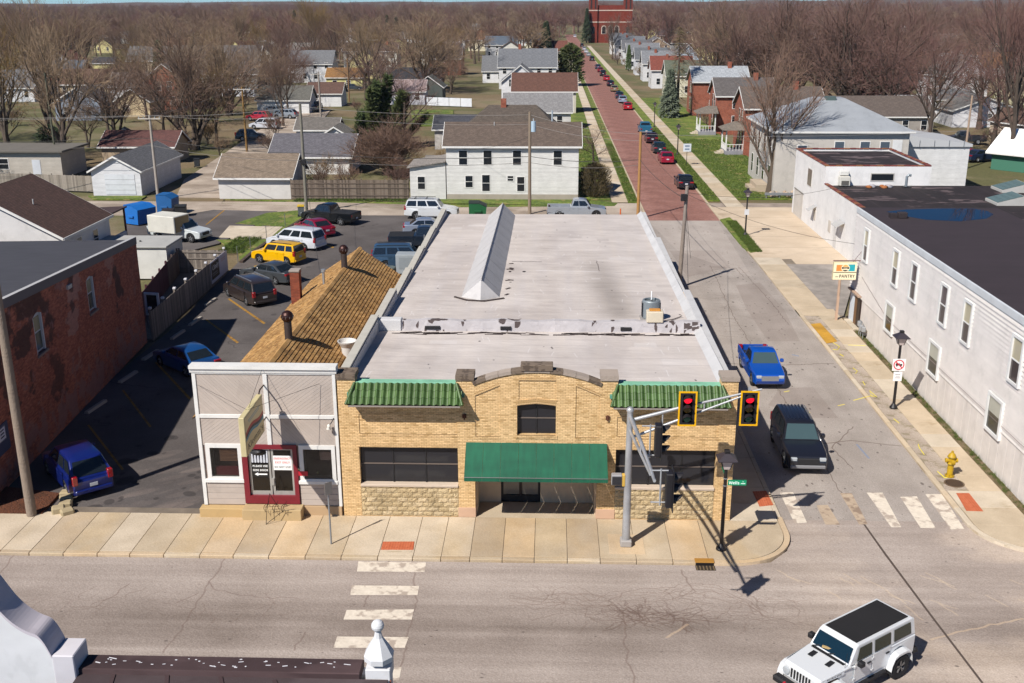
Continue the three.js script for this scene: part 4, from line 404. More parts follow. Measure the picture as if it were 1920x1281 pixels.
// ---------- beige false-front cafe ----------
const cafe = thing('timber_shop', 'beige false front shop with white trim, diagonal boards and brown shingle gable roof', 'building');
{ const bm = ['#b9aca2', '#bbaea4', '#b7aaa0'].map((c) => worn(c, 0.75)), rb = rnd(21), X0 = -13.93, X1 = -8.27;
G().prism(rectP(X0 + 0.02, X1 - 0.02, 0, 6.3), -0.35, -0.05, 3, [rectP(-12.1, -10.1, 0.7, 2.95), rectP(-13.5, -12.38, 1.66, 2.93), rectP(-9.74, -8.6, 1.6, 2.9)]).mesh('front_wall', worn('#8d7c73', 0.9), cafe);
const diag = (x0, x1, y0, y1, slope, zoff, nm) => { const step = 0.155, c0 = slope > 0 ? y0 - (x1 - x0) * Math.abs(slope) : y0; for (let c = c0; c < y1 + (slope < 0 ? (x1 - x0) * Math.abs(slope) : 0); c += step) { // strip between lines y = c + slope*(x-x0) and +step
let P = [[x0, c + 0.003], [x1, c + 0.003 + slope * (x1 - x0)], [x1, c + step - 0.003 + slope * (x1 - x0)], [x0, c + step - 0.003]];
for (const [ins, cut] of [[(q) => q[1] >= y0, y0], [(q) => q[1] <= y1, y1]]) { const O = []; for (let i = 0; i < P.length; i++) { const a = P[i], b = P[(i + 1) % P.length], ia = ins(a), ib = ins(b); if (ia) O.push(a); if (ia !== ib) { const t = (cut - a[1]) / (b[1] - a[1]); O.push([lerp(a[0], b[0], t), cut]); } } P = O; if (P.length < 3) break; }
if (P.length >= 3 && Math.abs(THREE.ShapeUtils.area(P.map((q) => new THREE.Vector2(...q)))) > 0.002) G().prism(P, -0.05, zoff + rb() * 0.003, 1).mesh(nm, bm[Math.floor(rb() * 3)], cafe); } };
diag(-13.78, -11.13, 4.36, 6.05, -1.0, -0.025, 'board'); diag(-10.96, -8.38, 4.36, 6.05, 0.75, -0.025, 'board'); diag(-13.78, -11.13, 3.02, 4.2, 0.75, -0.025, 'board'); diag(-10.96, -8.38, 3.02, 4.2, -1.0, -0.025, 'board');
for (let i = 0; i < 4; i++) for (const [a, b] of [[-13.76, -12.2], [-9.95, -8.42]]) G().box(a, b, 0.42 + i * 0.25, 0.42 + (i + 1) * 0.25 - 0.012, -0.05, -0.02, 0.006).mesh('board', bm[i % 3], cafe);
const tr = (x0, x1, y0, y1, z1 = 0.02) => G().box(x0, x1, y0, y1, -0.06, z1, 0.008).mesh('trim_board', M_trimW, cafe);
tr(X0, -13.78, 0.4, 6.12); tr(-8.4, X1, 0.4, 6.12); tr(-13.78, -8.4, 6.05, 6.12, 0.018); tr(-13.78, -8.4, 4.2, 4.36, 0.018); tr(-11.13, -10.96, 3.08, 6.05, 0.026); tr(-13.78, -12.2, 1.41, 1.56, 0.06); tr(-9.98, -8.4, 1.38, 1.53, 0.06);
G().prism([[-0.1, 6.12], [0.05, 6.12], [0.07, 6.28], [0.13, 6.3], [0.13, 6.42], [-0.35, 6.42], [-0.35, 6.12]].map(([z, y]) => [-z, y]), X0 - 0.06, X1 + 0.06);
{ const P = [[0.35, 6.12], [-0.05, 6.12], [-0.07, 6.26], [-0.13, 6.29], [-0.13, 6.42], [0.35, 6.42]], g = G(); g.M = new THREE.Matrix4().makeRotationY(Math.PI / 2); g.prism(P, X0 - 0.06, X1 + 0.06); g.mesh('cornice', M_trimW, cafe); }
for (const [x0, x1, y0, y1, bl] of [[-13.5, -12.38, 1.66, 2.93, 1], [-9.74, -8.6, 1.6, 2.9, 2]]) { const w = G().prism(rectP(x0 - 0.17, x1 + 0.15, y0 - 0.1, y1 + 0.17), -0.05, 0.03, 3, [rectP(x0, x1, y0, y1)]).mesh('window', M_trimW, cafe); G().box(x0 - 0.3, x1 + 0.3, y0 - 0.3, y1 + 0.2, -0.75, -0.7).mesh('room_back', mat('#4a241d', 0.9), w); if (bl === 1) { const b = G(); for (let k = 0; k < 10; k++) b.box(x0 + 0.35, x1 - 0.02, y1 - 0.08 - k * 0.06, y1 - 0.045 - k * 0.06, -0.12, -0.1); b.mesh('blind', worn('#a9745a', 0.8), w); G().box(x0 + 0.1, x1, y0, y0 + 0.34, -0.3, -0.16).mesh('seat_back', worn('#7a2128', 0.6), w); } else { const b = G(); for (let k = 0; k < 9; k++) b.box(x1 - 0.5, x1 - 0.02, y1 - 0.1 - k * 0.05, y1 - 0.07 - k * 0.05, -0.12, -0.1); b.mesh('blind', worn('#8a6a66', 0.8), w); G().ball(x0 + 0.5, y0 + 0.2, -0.2, 0.05, 8).mesh('lamp_globe', worn('#c8b070', 0.5), w); } G().box(x0, x1, y0, y1, -0.02, -0.014).mesh('pane', mat('#ffffff', 0.03, { transmission: 1, ior: 1.45, color: '#d8dcdc' }), w); }
// red framed doors with lettering
const dr = part(cafe, 'entrance_doors'), red = worn('#7d1d2a', 0.5); G().prism(rectP(-12.22, -9.99, 0.5, 3.08), -0.2, 0.05, 3, [rectP(-12.0, -10.16, 0.85, 2.9)]).mesh('door_frame', red, dr);
const gl = mat('#16120f', 0.12), alu = worn('#b9b7b2', 0.4, { metalness: 0.4 }); for (const [a, b] of [[-11.98, -11.1], [-11.06, -10.18]]) { G().prism(rectP(a, b, 0.85, 2.9), -0.12, -0.06, 3, [rectP(a + 0.09, b - 0.08, 1.02, 2.82)]).mesh('door_leaf', alu, dr); G().box(a + 0.09, b - 0.08, 1.02, 2.82, -0.1, -0.09).mesh('pane', gl, dr); }
const printed = (w, h, px, py, draw) => mat('#ffffff', 0.6, { map: texCv(px, py, w, h, draw) });
const plane = (name, x0, x1, y0, y1, z, draw, parent) => { const t = texCv(512, Math.round(512 * (y1 - y0) / (x1 - x0)), 1, 1, draw); return G().quad([x0, y0, z], [x1, y0, z], [x1, y1, z], [x0, y1, z], [[0, 0], [1, 0], [1, 1], [0, 1]]).mesh(name, mat('#ffffff', 0.6, { map: t }), parent); };
plane('exit_notice', -10.99, -10.24, 1.95, 2.58, -0.055, (c, w, h) => { c.fillStyle = '#eceae6'; c.fillRect(0, 0, w, h); c.textAlign = 'center'; c.fillStyle = '#c3222f'; c.font = 'bold 84px sans-serif'; c.fillText('EMERGENCY', w / 2, h * 0.27, w * 0.94); c.fillText('EXIT ONLY', w / 2, h * 0.54, w * 0.8); c.fillStyle = '#1b1b1b'; c.fillText('DO NOT USE!', w / 2, h * 0.86, w * 0.9); }, dr);
plane('side_door_notice', -11.86, -11.2, 1.62, 2.22, -0.055, (c, w, h) => { c.fillStyle = '#17130f'; c.fillRect(0, 0, w, h); c.textAlign = 'center'; c.fillStyle = '#f2f2f0'; c.font = 'bold 92px sans-serif'; c.fillText('PLEASE USE', w / 2, h * 0.24, w * 0.94); c.fillText('SIDE DOOR', w / 2, h * 0.54, w * 0.94); c.fillRect(w * 0.3, h * 0.72, w * 0.6, h * 0.1); c.beginPath(); c.moveTo(w * 0.12, h * 0.77); c.lineTo(w * 0.34, h * 0.64); c.lineTo(w * 0.34, h * 0.9); c.fill(); }, dr);
{ const g = G(); for (let k = 0; k < 6; k++) g.cyl(-11.82 + k * 0.12, 2.28, 2.8, -0.075, 0.05, 0.035, 7); g.mesh('curtain', worn('#d9dbe2', 0.9), dr); const o = G(); o.M = new THREE.Matrix4().compose(V(-11.56, 2.72, -0.05), new THREE.Quaternion(), V(1, 0.42, 0.12)); o.ball(0, 0, 0, 0.34, 16); o.mesh('oval_sign', mat('#3a3a3c', 0.6), dr); }
G().box(-11.08, -11.0, 1.3, 1.6, -0.06, 0).mesh('door_pull', alu, dr); G().box(-9.98, -9.6, 1.75, 1.95, 0.031, 0.036).mesh('red_notice', worn('#c01f33', 0.5), cafe); G().ball(-9.94, 2.06, 0.05, 0.05, 8).mesh('bell', worn('#c9b58c', 0.4), cafe);
G().box(-14.05, -12.25, -0.05, 0.38, -0.1, 0.32, 0.02).mesh('plinth', worn('#bd9f6f', 0.95), cafe); G().box(-9.85, -8.3, -0.05, 0.4, -0.1, 0.03, 0.01).mesh('plinth', worn('#b89b78', 0.95), cafe); G().box(-12.25, -9.85, -0.05, 0.46, -0.1, 0.55, 0.02).mesh('door_step', worn('#b9a077', 0.95), cafe);
// floodlight
const fl = part(cafe, 'floodlight'); G().ball(-8.6, 3.98, 0.16, 0.07, 8).cyl(-8.6, 3.86, 3.98, 0.2, 0.1, 0.05, 10).mesh('lamp_head', worn('#e8e4da', 0.5), fl); G().tube([[-8.42, 4.26, 0.03], [-8.5, 4.1, 0.12], [-8.6, 4.0, 0.16]], 0.02, 5).mesh('bracket', M_dark, fl);
// side walls and shingled gable roof behind
G().box(-13.9, -13.6, -0.1, 3.95, -22.3, -0.35).mesh('side_wall', worn('#a89a90', 0.85), cafe); G().box(-13.9, -8.3, -0.1, 4, -22.5, -22.3).prism([[-13.9, 4], [-8.35, 4], [-11.2, 5.9]], -22.5, -22.3).mesh('back_wall', worn('#a89a90', 0.85), cafe);
const roof = part(cafe, 'roof'); const zb = -22.6, zf = -0.36, xr = -11.25, yr = 6.0;
const rs2 = rnd(41), shM = ['#bd8f54', '#c99c62', '#b1854c', '#c29558', '#a67a44'].map((c) => grit(c, 0.95)), shL = shM;
const slope = (xe, ye, s, M, nm) => { const L = Math.hypot(xe - xr, yr - ye), rows = Math.round(L / 0.17), dx = (xe - xr) / rows, dy = (ye - yr) / rows; G().quad([xr, yr - 0.03, zb], [xr, yr - 0.03, zf], [xe, ye - 0.03, zf], [xe, ye - 0.03, zb]).mesh('roof_deck', grit('#3d2c1c', 1), roof); const st = M.map(() => G()); let nParts = 0;
for (let r = 0; r < rows; r++) { let z = zf - rs2() * 0.3; while (z > zb) { const w = Math.min(z - zb, 0.29 + rs2() * 0.03), k = Math.floor(rs2() * M.length), lift = 0.024 + rs2() * 0.014; const a = [xr + dx * r, yr + dy * r + 0.004], b = [xr + dx * (r + 1.04), yr + dy * (r + 1.04) + lift + 0.006], gp = 0.007, z1 = z - gp, z0 = z - w + gp; const own = s > 0 && z > -6.6 && nParts < 298; const g = own ? G() : st[k];
if (s > 0) g.quad([a[0], a[1], z1], [b[0], b[1], z1], [b[0], b[1], z0], [a[0], a[1], z0]).quad([b[0], b[1], z1], [b[0], b[1] - lift - 0.02, z1], [b[0], b[1] - lift - 0.02, z0], [b[0], b[1], z0]); else g.quad([b[0], b[1], z1], [a[0], a[1], z1], [a[0], a[1], z0], [b[0], b[1], z0]).quad([b[0], b[1] - lift - 0.02, z1], [b[0], b[1], z1], [b[0], b[1], z0], [b[0], b[1] - lift - 0.02, z0]);
if (own) { g.mesh('shingle', M[k], roof); nParts++; } z -= w; } }
st.forEach((g, k) => { if (g.p.length) g.mesh('shingle_courses', M[k], roof).userData.kind = 'stuff'; }); };
slope(-8.32, 4.02, 1, shM); slope(-14.25, 3.98, -1, shL);
const rg = []; for (let z = zf; z > zb; z -= 0.3) G().prism([[xr - 0.14, yr - 0.06], [xr, yr + 0.035], [xr + 0.14, yr - 0.06], [xr + 0.14, yr - 0.075], [xr - 0.14, yr - 0.075]], z - 0.29, z).mesh('ridge_shingle', shL[Math.floor(rs2() * 4)], roof);
// turbine vents, pipe, chimney
for (const z of [-4.86, -17.87]) { const v = part(roof, 'turbine_vent'); G().cyl(xr, yr - 0.3, yr + 0.75, z, 0.17, 0.17, 12).mesh('pipe', mat('#4b403c', 0.6, { metalness: 0.5 }), v); G().ball(xr, yr + 0.98, z, 0.27, 14).mesh('turbine', mat('#3c2420', 0.45, { metalness: 0.6 }), v); const f = G(); for (let k = 0; k < 10; k++) { const t = k / 10 * 6.283; f.tube([[xr + Math.cos(t) * 0.12, yr + 1.2, z + Math.sin(t) * 0.12], [xr + Math.cos(t + 0.3) * 0.28, yr + 0.98, z + Math.sin(t + 0.3) * 0.28], [xr + Math.cos(t + 0.5) * 0.16, yr + 0.76, z + Math.sin(t + 0.5) * 0.16]], 0.014, 4); } f.mesh('fins', mat('#8e7f78', 0.4, { metalness: 0.7 }), v); }
{ const v = part(roof, 'flue_pipe'); G().cyl(-12.05, 5.2, 6.15, -16.1, 0.07, 0.07, 10).cyl(-12.05, 6.15, 6.3, -16.1, 0.12, 0.12, 10).mesh('pipe', mat('#a9adb0', 0.4, { metalness: 0.6 }), v); }
{ const v = part(roof, 'chimney'); G().box(-14.0, -13.5, 3.9, 6.0, -17.05, -16.55).mesh('stack', mat('#d9c3b2', 0.9, { map: redTex }), v); G().box(-14.04, -13.46, 6.0, 6.12, -17.09, -16.51, 0.02).mesh('cap', worn('#9a9088', 0.9), v); }
// rear lean-to
G().box(-14.1, -11.5, 2.0, 2.12, -25.5, -22.5).mesh('rear_canopy', worn('#4b3d3c', 0.9), cafe);
// white drum funnel by the parapet
const dm = thing('exhaust_drum', 'white conical exhaust drum on the brown shingle roof', 'drum', [-9.1, 4.5, -6.8]); G().lathe([[0.2, 0], [0.24, 0.05], [0.28, 0.5], [0.42, 0.72], [0.44, 0.78], [0.4, 0.78], [0.34, 0.62], [0, 0.5]], 18).mesh('bowl', worn('#d6d3cf', 0.5), dm); G().box(-0.28, 0.28, -0.25, 0.02, -0.28, 0.28).mesh('curb', M_dark, dm);
}
// projecting sign of the cafe
{ const sg = thing('hanging_sign', 'cream box sign with red and blue wave projecting from beige cafe front', 'sign', [-11.1, 0, 0]); const z0 = 0.75, z1 = 3.25, y0 = 3.98, y1 = 5.52;
G().box(-0.11, 0.11, y0, y1, z0, z1, 0.02).mesh('box', worn('#cdbf92', 0.6), sg);
const t = texCv(512, 560, 1, 1, (c, w, h) => { c.fillStyle = '#c9bb8f'; c.fillRect(0, 0, w, h); const wv = (o, th, col) => { c.fillStyle = col; c.beginPath(); for (let i = 0; i <= 40; i++) { const x = i / 40 * w; c.lineTo(x, h * 0.46 + o - Math.sin(i / 40 * 6.283 - 0.4) * 34); } for (let i = 40; i >= 0; i--) { const x = i / 40 * w; c.lineTo(x, h * 0.46 + o + th - Math.sin(i / 40 * 6.283 - 0.4) * 34); } c.fill(); }; wv(-46, 52, '#9c2a22'); wv(4, 40, '#1d1d2a'); wv(46, 40, '#3f7d96'); c.fillStyle = '#c9bb8f'; c.fillRect(0, h * 0.64, w, h); c.fillStyle = '#1f1a14'; c.font = 'bold 120px serif'; c.textAlign = 'center'; c.fillText("Klemm's", w / 2, h * 0.9, w * 0.9); c.fillStyle = '#8a9a98'; c.fillRect(w * 0.16, h * 0.14, w * 0.68, h * 0.035); c.fillRect(w * 0.2, h * 0.2, w * 0.6, h * 0.03); });
for (const s of [-1, 1]) { const x = s * 0.114, a = [x, y0 + 0.06, s > 0 ? z1 - 0.06 : z0 + 0.06], b = [x, y0 + 0.06, s > 0 ? z0 + 0.06 : z1 - 0.06]; G().quad(a, b, [x, y1 - 0.06, b[2]], [x, y1 - 0.06, a[2]], [[0, 0], [1, 0], [1, 1], [0, 1]]).mesh('face', mat('#ffffff', 0.5, { map: t }), sg); }
G().tube([[0, y1 + 0.1, 0.02], [0, y1 + 0.12, 0.6], [0, y1, 0.8]], 0.03, 6).mesh('bracket', mat('#3b2c28', 0.6), sg); G().tube([[0, y0 + 0.3, 0.02], [0, y0 + 0.3, 0.76]], 0.025, 6).mesh('bracket', mat('#3b2c28', 0.6), sg); for (const q of [[[0, 6.3, 0.1], [0, y1, 2.2]], [[2.2, 5.7, 0.03], [0.02, y1, 2.4]], [[-2.6, 5.6, 0.03], [-0.02, y1, 2.4]]]) G().tube(q, 0.008, 4).mesh('guy_wire', M_dark, sg);
const rk = thing('plant_stand', 'thin black wrought iron stand on the cafe step', 'stand', [-10.85, 0, 0.75]); const mi = mat('#241d1b', 0.5, { metalness: 0.6 }); const g = G(); g.tube([[-0.35, 0, 0.15], [-0.3, 0.6, 0.05], [-0.15, 1.3, 0]], 0.012, 5).tube([[0.1, 0.46, -0.3], [0, 0.9, -0.1], [-0.15, 1.3, 0]], 0.012, 5); for (const [x, s] of [[-0.2, 1], [0.15, 1], [0.5, 1]]) { const P = []; for (let k = 0; k <= 14; k++) { const a = k / 14 * 4.6; P.push([x - 0.12 + Math.cos(a) * 0.13, 0.72 + Math.sin(a) * 0.13 - k * 0.01, -0.05]); } g.tube(P, 0.01, 4); g.tube([[x - 0.2, 0.46, 0], [x - 0.14, 0.7, -0.05], [x, 0.95, -0.05]], 0.01, 4); } g.tube([[-0.35, 0.02, 0.15], [0.3, 0.48, -0.1], [0.55, 0.5, -0.1]], 0.012, 5); g.mesh('frame', mi, rk); G().tube([[-0.38, 0.75, 0.1], [0.6, 0.75, -0.06]], 0.01, 4).mesh('rail', mi, rk); }
// ---------- red brick building on the west side ----------
{ const b = thing('red_brick_building', 'tall stained red brick building with flat dark roof beside the car park', 'building', [-23.12, 0, 0.3], 4.15 * rad);
const T = texCv(2048, 768, 1, 1, (c, w, h) => { noiseFill(c, w, h, (u, v) => { const z = u * 24, y = (1 - v) * 9; const rows = Math.floor(y / 0.0677), cb = Math.floor(z / 0.203 + (rows % 2) * 0.5), k = lat[(cb * 197 + rows * 331) & 65535], n = (fbm(u, v, 30, 12, 6) - 0.5) * 34; let r = 150 + n + (k - 0.5) * 44, g = 88 + n * 0.8 + (k - 0.5) * 30, b_ = 68 + n * 0.7 + (k - 0.5) * 20;
const mo = (y / 0.0677) % 1 < 0.13 ? 1 : 0; if (mo) { r += 6; g += 8; b_ += 8; }
const blot = (zc, yc, sz, sy, th, e) => sstep(th + 0.3, th + 0.44, fbm(u + zc * 0.13, v + yc * 0.1, 26, 14, 6) * 1.05 + 0.5 * Math.exp(-(((z - zc) / sz) ** 2) - (((y - yc) / sy) ** 2))) * e;
const soot = Math.min(1, blot(6.5, 6.2, 4.6, 2.1, 0.52, 1) + blot(9.4, 3.2, 1.1, 3.4, 0.6, 0.8) + blot(12.4, 5.8, 0.5, 1.3, 0.55, 0.9) + blot(19.2, 4.6, 0.9, 2.6, 0.5, 1) + blot(2, 5, 3, 2.5, 0.5, 0.9)), eff = Math.min(1, blot(12.3, 5.3, 1.6, 1.9, 0.5, 1) + blot(18.3, 5.6, 1.0, 1.4, 0.55, 0.85) + blot(7, 4.8, 2.2, 1.1, 0.66, 0.5)), foot = sstep(0.5, 0.68, fbm(u + 0.6, v, 50, 16, 5) + 0.34 * Math.exp(-(((y - 0.7) / 0.9) ** 2)) - 0.14) * 0.75;
r = lerp(r, 176, eff * 0.6); g = lerp(g, 140, eff * 0.6); b_ = lerp(b_, 130, eff * 0.6); r = lerp(r, 58, soot * 0.7); g = lerp(g, 40, soot * 0.7); b_ = lerp(b_, 36, soot * 0.7); r = lerp(r, 142, foot); g = lerp(g, 104, foot); b_ = lerp(b_, 100, foot); return [r, g, b_]; }); });
const wz0 = 0, wz1 = -23.3, top = (z) => lerp(8.0, 6.45, clamp(z / -23.3)); const uvw = (z, y) => [-z / 24, y / 9], mw = mat('#ffffff', 0.92, { map: T, bumpMap: B_bump, bumpScale: 0.01 });
// wall with two arched openings
const wins = [[-8.05, 4.33, 1.08, 1.92], [-15.1, 4.3, 1.08, 1.9]];
{ const out = [[0, -0.1], [23.3, -0.1], [23.3, top(-23.3)], [0, top(0)]], holes = wins.map(([z, y, w, h]) => { const H = [[-z - w / 2, y], [-z + w / 2, y], [-z + w / 2, y + h - 0.16]]; for (let k = 1; k < 6; k++) { const t = k / 6; H.push([-z + w / 2 - w * t, y + h - 0.16 + Math.sin(t * Math.PI) * 0.16]); } H.push([-z - w / 2, y + h - 0.16]); return H; });
const g = G(); g.M = new THREE.Matrix4().makeRotationY(Math.PI / 2); g.prism(out, -0.3, 0, 3, holes); for (let i = 0; i < g.p.length / 3; i++) { g.u[i * 2] = -g.p[i * 3 + 2] / 24; g.u[i * 2 + 1] = g.p[i * 3 + 1] / 9; } g.mesh('side_wall', mw, b); }
for (const [z, y, w, h] of wins) { const f = G().box(-0.22, -0.14, y, y + h, z - w / 2, z + w / 2).mesh('window', worn('#c9cdd2', 0.6), b); for (const [a, c_] of [[y + 0.1, y + h / 2 - 0.04], [y + h / 2 + 0.04, y + h - 0.24]]) G().box(-0.15, -0.125, a, c_, z - w / 2 + 0.09, z + w / 2 - 0.09).mesh('pane', mat(a > y + 0.5 ? '#8e8a6c' : '#4b5045', 0.1), f); G().box(-0.15, -0.02, y - 0.02, y + h - 0.1, z + w / 2 - 0.09, z + w / 2).box(-0.15, -0.02, y - 0.02, y + h - 0.1, z - w / 2, z - w / 2 + 0.09).mesh('jamb', worn('#d5d8dc', 0.6), f); G().box(-0.15, 0.08, y - 0.14, y - 0.02, z - w / 2 - 0.08, z + w / 2 + 0.08, 0.01).mesh('sill', worn('#8e8078', 0.9), f); }
G().box(-18, -0.3, -0.1, 6.3, -23.3, -23).mesh('back_wall', M_redB, b); G().box(-18, 0, -0.1, 7.9, -0.3, 0.001).mesh('front_wall', M_redB, b); G().box(-18.3, -18, -0.1, 7, -23.3, 0).mesh('side_wall', M_redB, b);
const rm = mat('#4b4a4f', 0.8, { map: texFn(512, 512, 10, 5, (u, v) => { const n = (fbm(u, v, 10, 10, 6) - 0.5) * 40, e = (v * 5) % 1 < 0.012 ? 50 : 0; return [208 + n + e, 208 + n + e, 212 + n + e]; }) });
for (let i = 0; i < 8; i++) { const a = -23.3 * i / 8, c = -23.3 * (i + 1) / 8; G().quad([-18, top(a) - 0.1, a], [-0.3, top(a) - 0.1, a], [-0.3, top(c) - 0.094, c], [-18, top(c) - 0.094, c]).mesh('roof_sheet', rm, b); }
G().quad([0.04, top(0) - 0.34, 0], [0.04, top(wz1) - 0.34, wz1], [0.04, top(wz1) + 0.1, wz1], [0.04, top(0) + 0.1, 0]).mesh('edge_fascia', mat('#55535a', 0.6), b); G().quad([-0.12, top(0) + 0.12, 0], [0.05, top(0) + 0.1, 0], [0.05, top(wz1) + 0.1, wz1], [-0.12, top(wz1) + 0.12, wz1]).mesh('edge_strip', mat('#b5b3b2', 0.5), b);
G().box(-0.02, 0.1, 6.3, 6.5, -12.4, -11.9).mesh('scupper', worn('#c9c9c4', 0.6), b);
// street board fixed low on the wall
const pl = G().box(0.0, 0.05, 1.5, 2.75, -3.4, -1.2).mesh('sign_board', mat('#38405e', 0.6), b); G().quad([0.056, 2.05, -1.3], [0.056, 2.05, -3.1], [0.056, 2.65, -3.1], [0.056, 2.65, -1.3], [[0, 0], [1, 0], [1, 1], [0, 1]]).mesh('parking_notice', mat('#ffffff', 0.6, { map: texCv(512, 200, 1, 1, (c, w, h) => { c.fillStyle = '#cfd0dc'; c.fillRect(0, 0, w, h); c.fillStyle = '#2a2c44'; c.lineWidth = 8; c.strokeStyle = '#2a2c44'; c.strokeRect(6, 6, w - 12, h - 12); for (let k = 0; k < 3; k++) { c.fillRect(40, 36 + k * 48, w * (0.5 + (k % 2) * 0.1), 22); c.fillRect(w * 0.72, 36 + k * 48, w * 0.2, 22); } }) }), b);
}
// brown roofed house behind it
{ const rm = shingle('#5a4038'); const h = gableHouse('brown_roof_house', 'white house with dark brown shingled roof behind the red brick building', 'house', -40.6, -38.6, 0, 11.6, 8.4, 4.1, 3.1, worn('#d5d3d2', 0.7), rm, { wins: [['E', -1.5, 2.2, 0.8, 1.3], ['E', 1.4, 2.2, 0.8, 1.3]], vents: [[2.6, 1.2]], eave: 0.25 });
G().prism([[-3.2, 4.05], [3.2, 4.05], [0, 6.6]], -3.9, 3.9); const g = G(); g.at(-3, 0, 4.4).prism([[-3.4, -0.1], [3.4, -0.1], [3.4, 4.3], [0, 6.9], [-3.4, 4.3]], 0, 3.2); g.off().mesh('front_wing', worn('#c9cdd6', 0.7), h); for (const s of [-1, 1]) { const q = G().at(-3, 0, 4.4).prism([[0, 7.06], [s * 3.8, 4.13], [s * 3.8, 4.0], [0, 6.92]], -4.2, 3.5); q.off().mesh('wing_roof', rm, h); } win(h, 0, [-3, 4.4, 7.6], 0.9, 1.4, { trim: worn('#7a2c34', 0.6) });
const p = thing('porch_roof', 'dark brown open porch roof on posts beside the blue bins', 'porch', [-37.9, 0, -49.8], 0); G().at(0, 2.85, 0, 0, 0, 0.05).box(-2.4, 0.9, 0, 0.12, -2.2, 2.2).off().mesh('roof', shingle('#4d3a3a'), p); for (const [x, z] of [[0.7, 1.9], [0.7, -1.9], [-2, 1.9]]) G().box(x - 0.07, x + 0.07, 0, 2.9, z - 0.07, z + 0.07).mesh('post', worn('#5a2a2a', 0.8), p); G().box(-2.2, 0.8, -0.1, 0.9, 1.7, 1.9).box(0.6, 0.8, -0.1, 0.9, -1.8, 1.7).mesh('parapet', worn('#c9cbd6', 0.8), p); }
// white rear extension, flat shed, parked truck canopy
{ const s = thing('white_shed', 'low white flat roofed shed behind the red brick building', 'shed', [-32.9, 0, -38.6]); G().box(-2.2, 4, -0.1, 2.3, -3.6, 0).mesh('wall', worn('#d3d2cd', 0.7), s); G().box(-2.3, 4.1, 2.3, 2.46, -3.8, 0.15, 0.03).mesh('roof', worn('#aaa9a6', 0.9), s); win(s, 0, [0.6, 1, 0.01], 0.9, 1.1); G().cyl(1.5, 2.4, 2.55, -1.5, 0.08).mesh('vent', M_dark, s);
const st = thing('back_stairs', 'small white back stair with railing behind the red brick building', 'stairs', [-29.4, 0, -27.4]); for (let i = 0; i < 8; i++) G().box(-0.5, 0.5, i * 0.2, i * 0.2 + 0.18, -i * 0.27 - 3.2, -i * 0.27 - 2.9).mesh('tread', worn('#8c8c92', 0.8), st); for (const s2 of [-0.5, 0.5]) { G().tube([[s2, 0.9, -2.9], [s2, 2.5, -5.1]], 0.03, 5).mesh('handrail', worn('#7a5038', 0.8), st); for (let i = 0; i < 7; i++) G().box(s2 - 0.02, s2 + 0.02, i * 0.23, 0.9 + i * 0.23, -2.95 - i * 0.31, -2.91 - i * 0.31).mesh('baluster', worn('#c6c8d2', 0.7), st); }
const bd = thing('leaning_frame', 'white window frame leaning at the brick corner', 'frame', [-25.2, 0, -25.4], -0.15); G().prism(rectP(-0.5, 0.5, 0.9, 2.4), -0.05, 0.05, 3, [rectP(-0.36, 0.36, 1.04, 2.26)]).mesh('frame', worn('#d0d3db', 0.6), bd); G().box(-0.36, 0.36, 1.04, 2.26, -0.01, 0.01).mesh('pane', M_pane, bd); for (const q of [-0.5, 0.4]) G().box(q, q + 0.1, 0, 0.9, -0.04, 0.04).mesh('leg', worn('#7d7d85', 0.8), bd); }
// board fences
function fence(label, pts, h, colors, o = {}) { const f = thing('board_fence', label, 'fence'), ms = colors.map((c) => worn(c, 0.95)), r = rnd(o.seed || 6); for (let s = 0; s < pts.length - 1; s++) { const [x0, z0] = pts[s], [x1, z1] = pts[s + 1], L = Math.hypot(x1 - x0, z1 - z0), ry = Math.atan2(-(z1 - z0), x1 - x0), n = Math.round(L / (o.w || 0.15)); for (let i = 0; i < n; i++) { const t = (i + 0.5) / n, hh = h + (r() - 0.5) * 0.05; G().at(lerp(x0, x1, t), -0.1, lerp(z0, z1, t), ry).box(-L / n / 2 + 0.006, L / n / 2 - 0.006, 0.05, hh, -0.012 - r() * 0.006, 0.012, 0).off().mesh('board', ms[Math.floor(r() * ms.length)], f); } for (const y of o.rails || [0.3, 1.1, 1.6]) G().at((x0 + x1) / 2, y, (z0 + z1) / 2, ry).box(-L / 2, L / 2, -0.045, 0.045, o.back ? 0.02 : -0.07, o.back ? 0.07 : -0.02).off().mesh('rail', ms[0], f); const np = Math.max(1, Math.round(L / 2.4)); for (let i = 0; i <= np; i++) { const t = i / np; G().at(lerp(x0, x1, t), -0.1, lerp(z0, z1, t), ry).box(-0.06, 0.06, 0, h + 0.12, -0.13, -0.02).off().mesh('post', ms[0], f); if (o.caps) G().at(lerp(x0, x1, t), h + 0.04, lerp(z0, z1, t), ry).box(-0.09, 0.09, 0, 0.14, -0.15, 0.05, 0.02).off().mesh('post_cap', worn('#d5d5da', 0.6), f); } } return f; }
const wood = ['#7d746c', '#8a7f75', '#6f665f', '#948a80'];
fence('weathered grey board fence with white post caps along the car park', [[-24.55, -23.4], [-24.95, -40.2]], 1.85, wood, { caps: 1, seed: 2 });
fence('weathered grey board fence closing the far end of the yard', [[-28.6, -40.4], [-25.05, -40.3]], 1.85, wood, { back: 1, seed: 3 });
fence('dark maroon painted board fence inside the yard', [[-26.6, -27], [-28, -36]], 1.9, ['#4d2230', '#451e2b', '#552735'], { seed: 4 });
fence('plain brown board fence section beyond the maroon fence', [[-28, -36.1], [-28.6, -40.2]], 1.9, ['#5a4b45', '#66564f'], { seed: 5 });
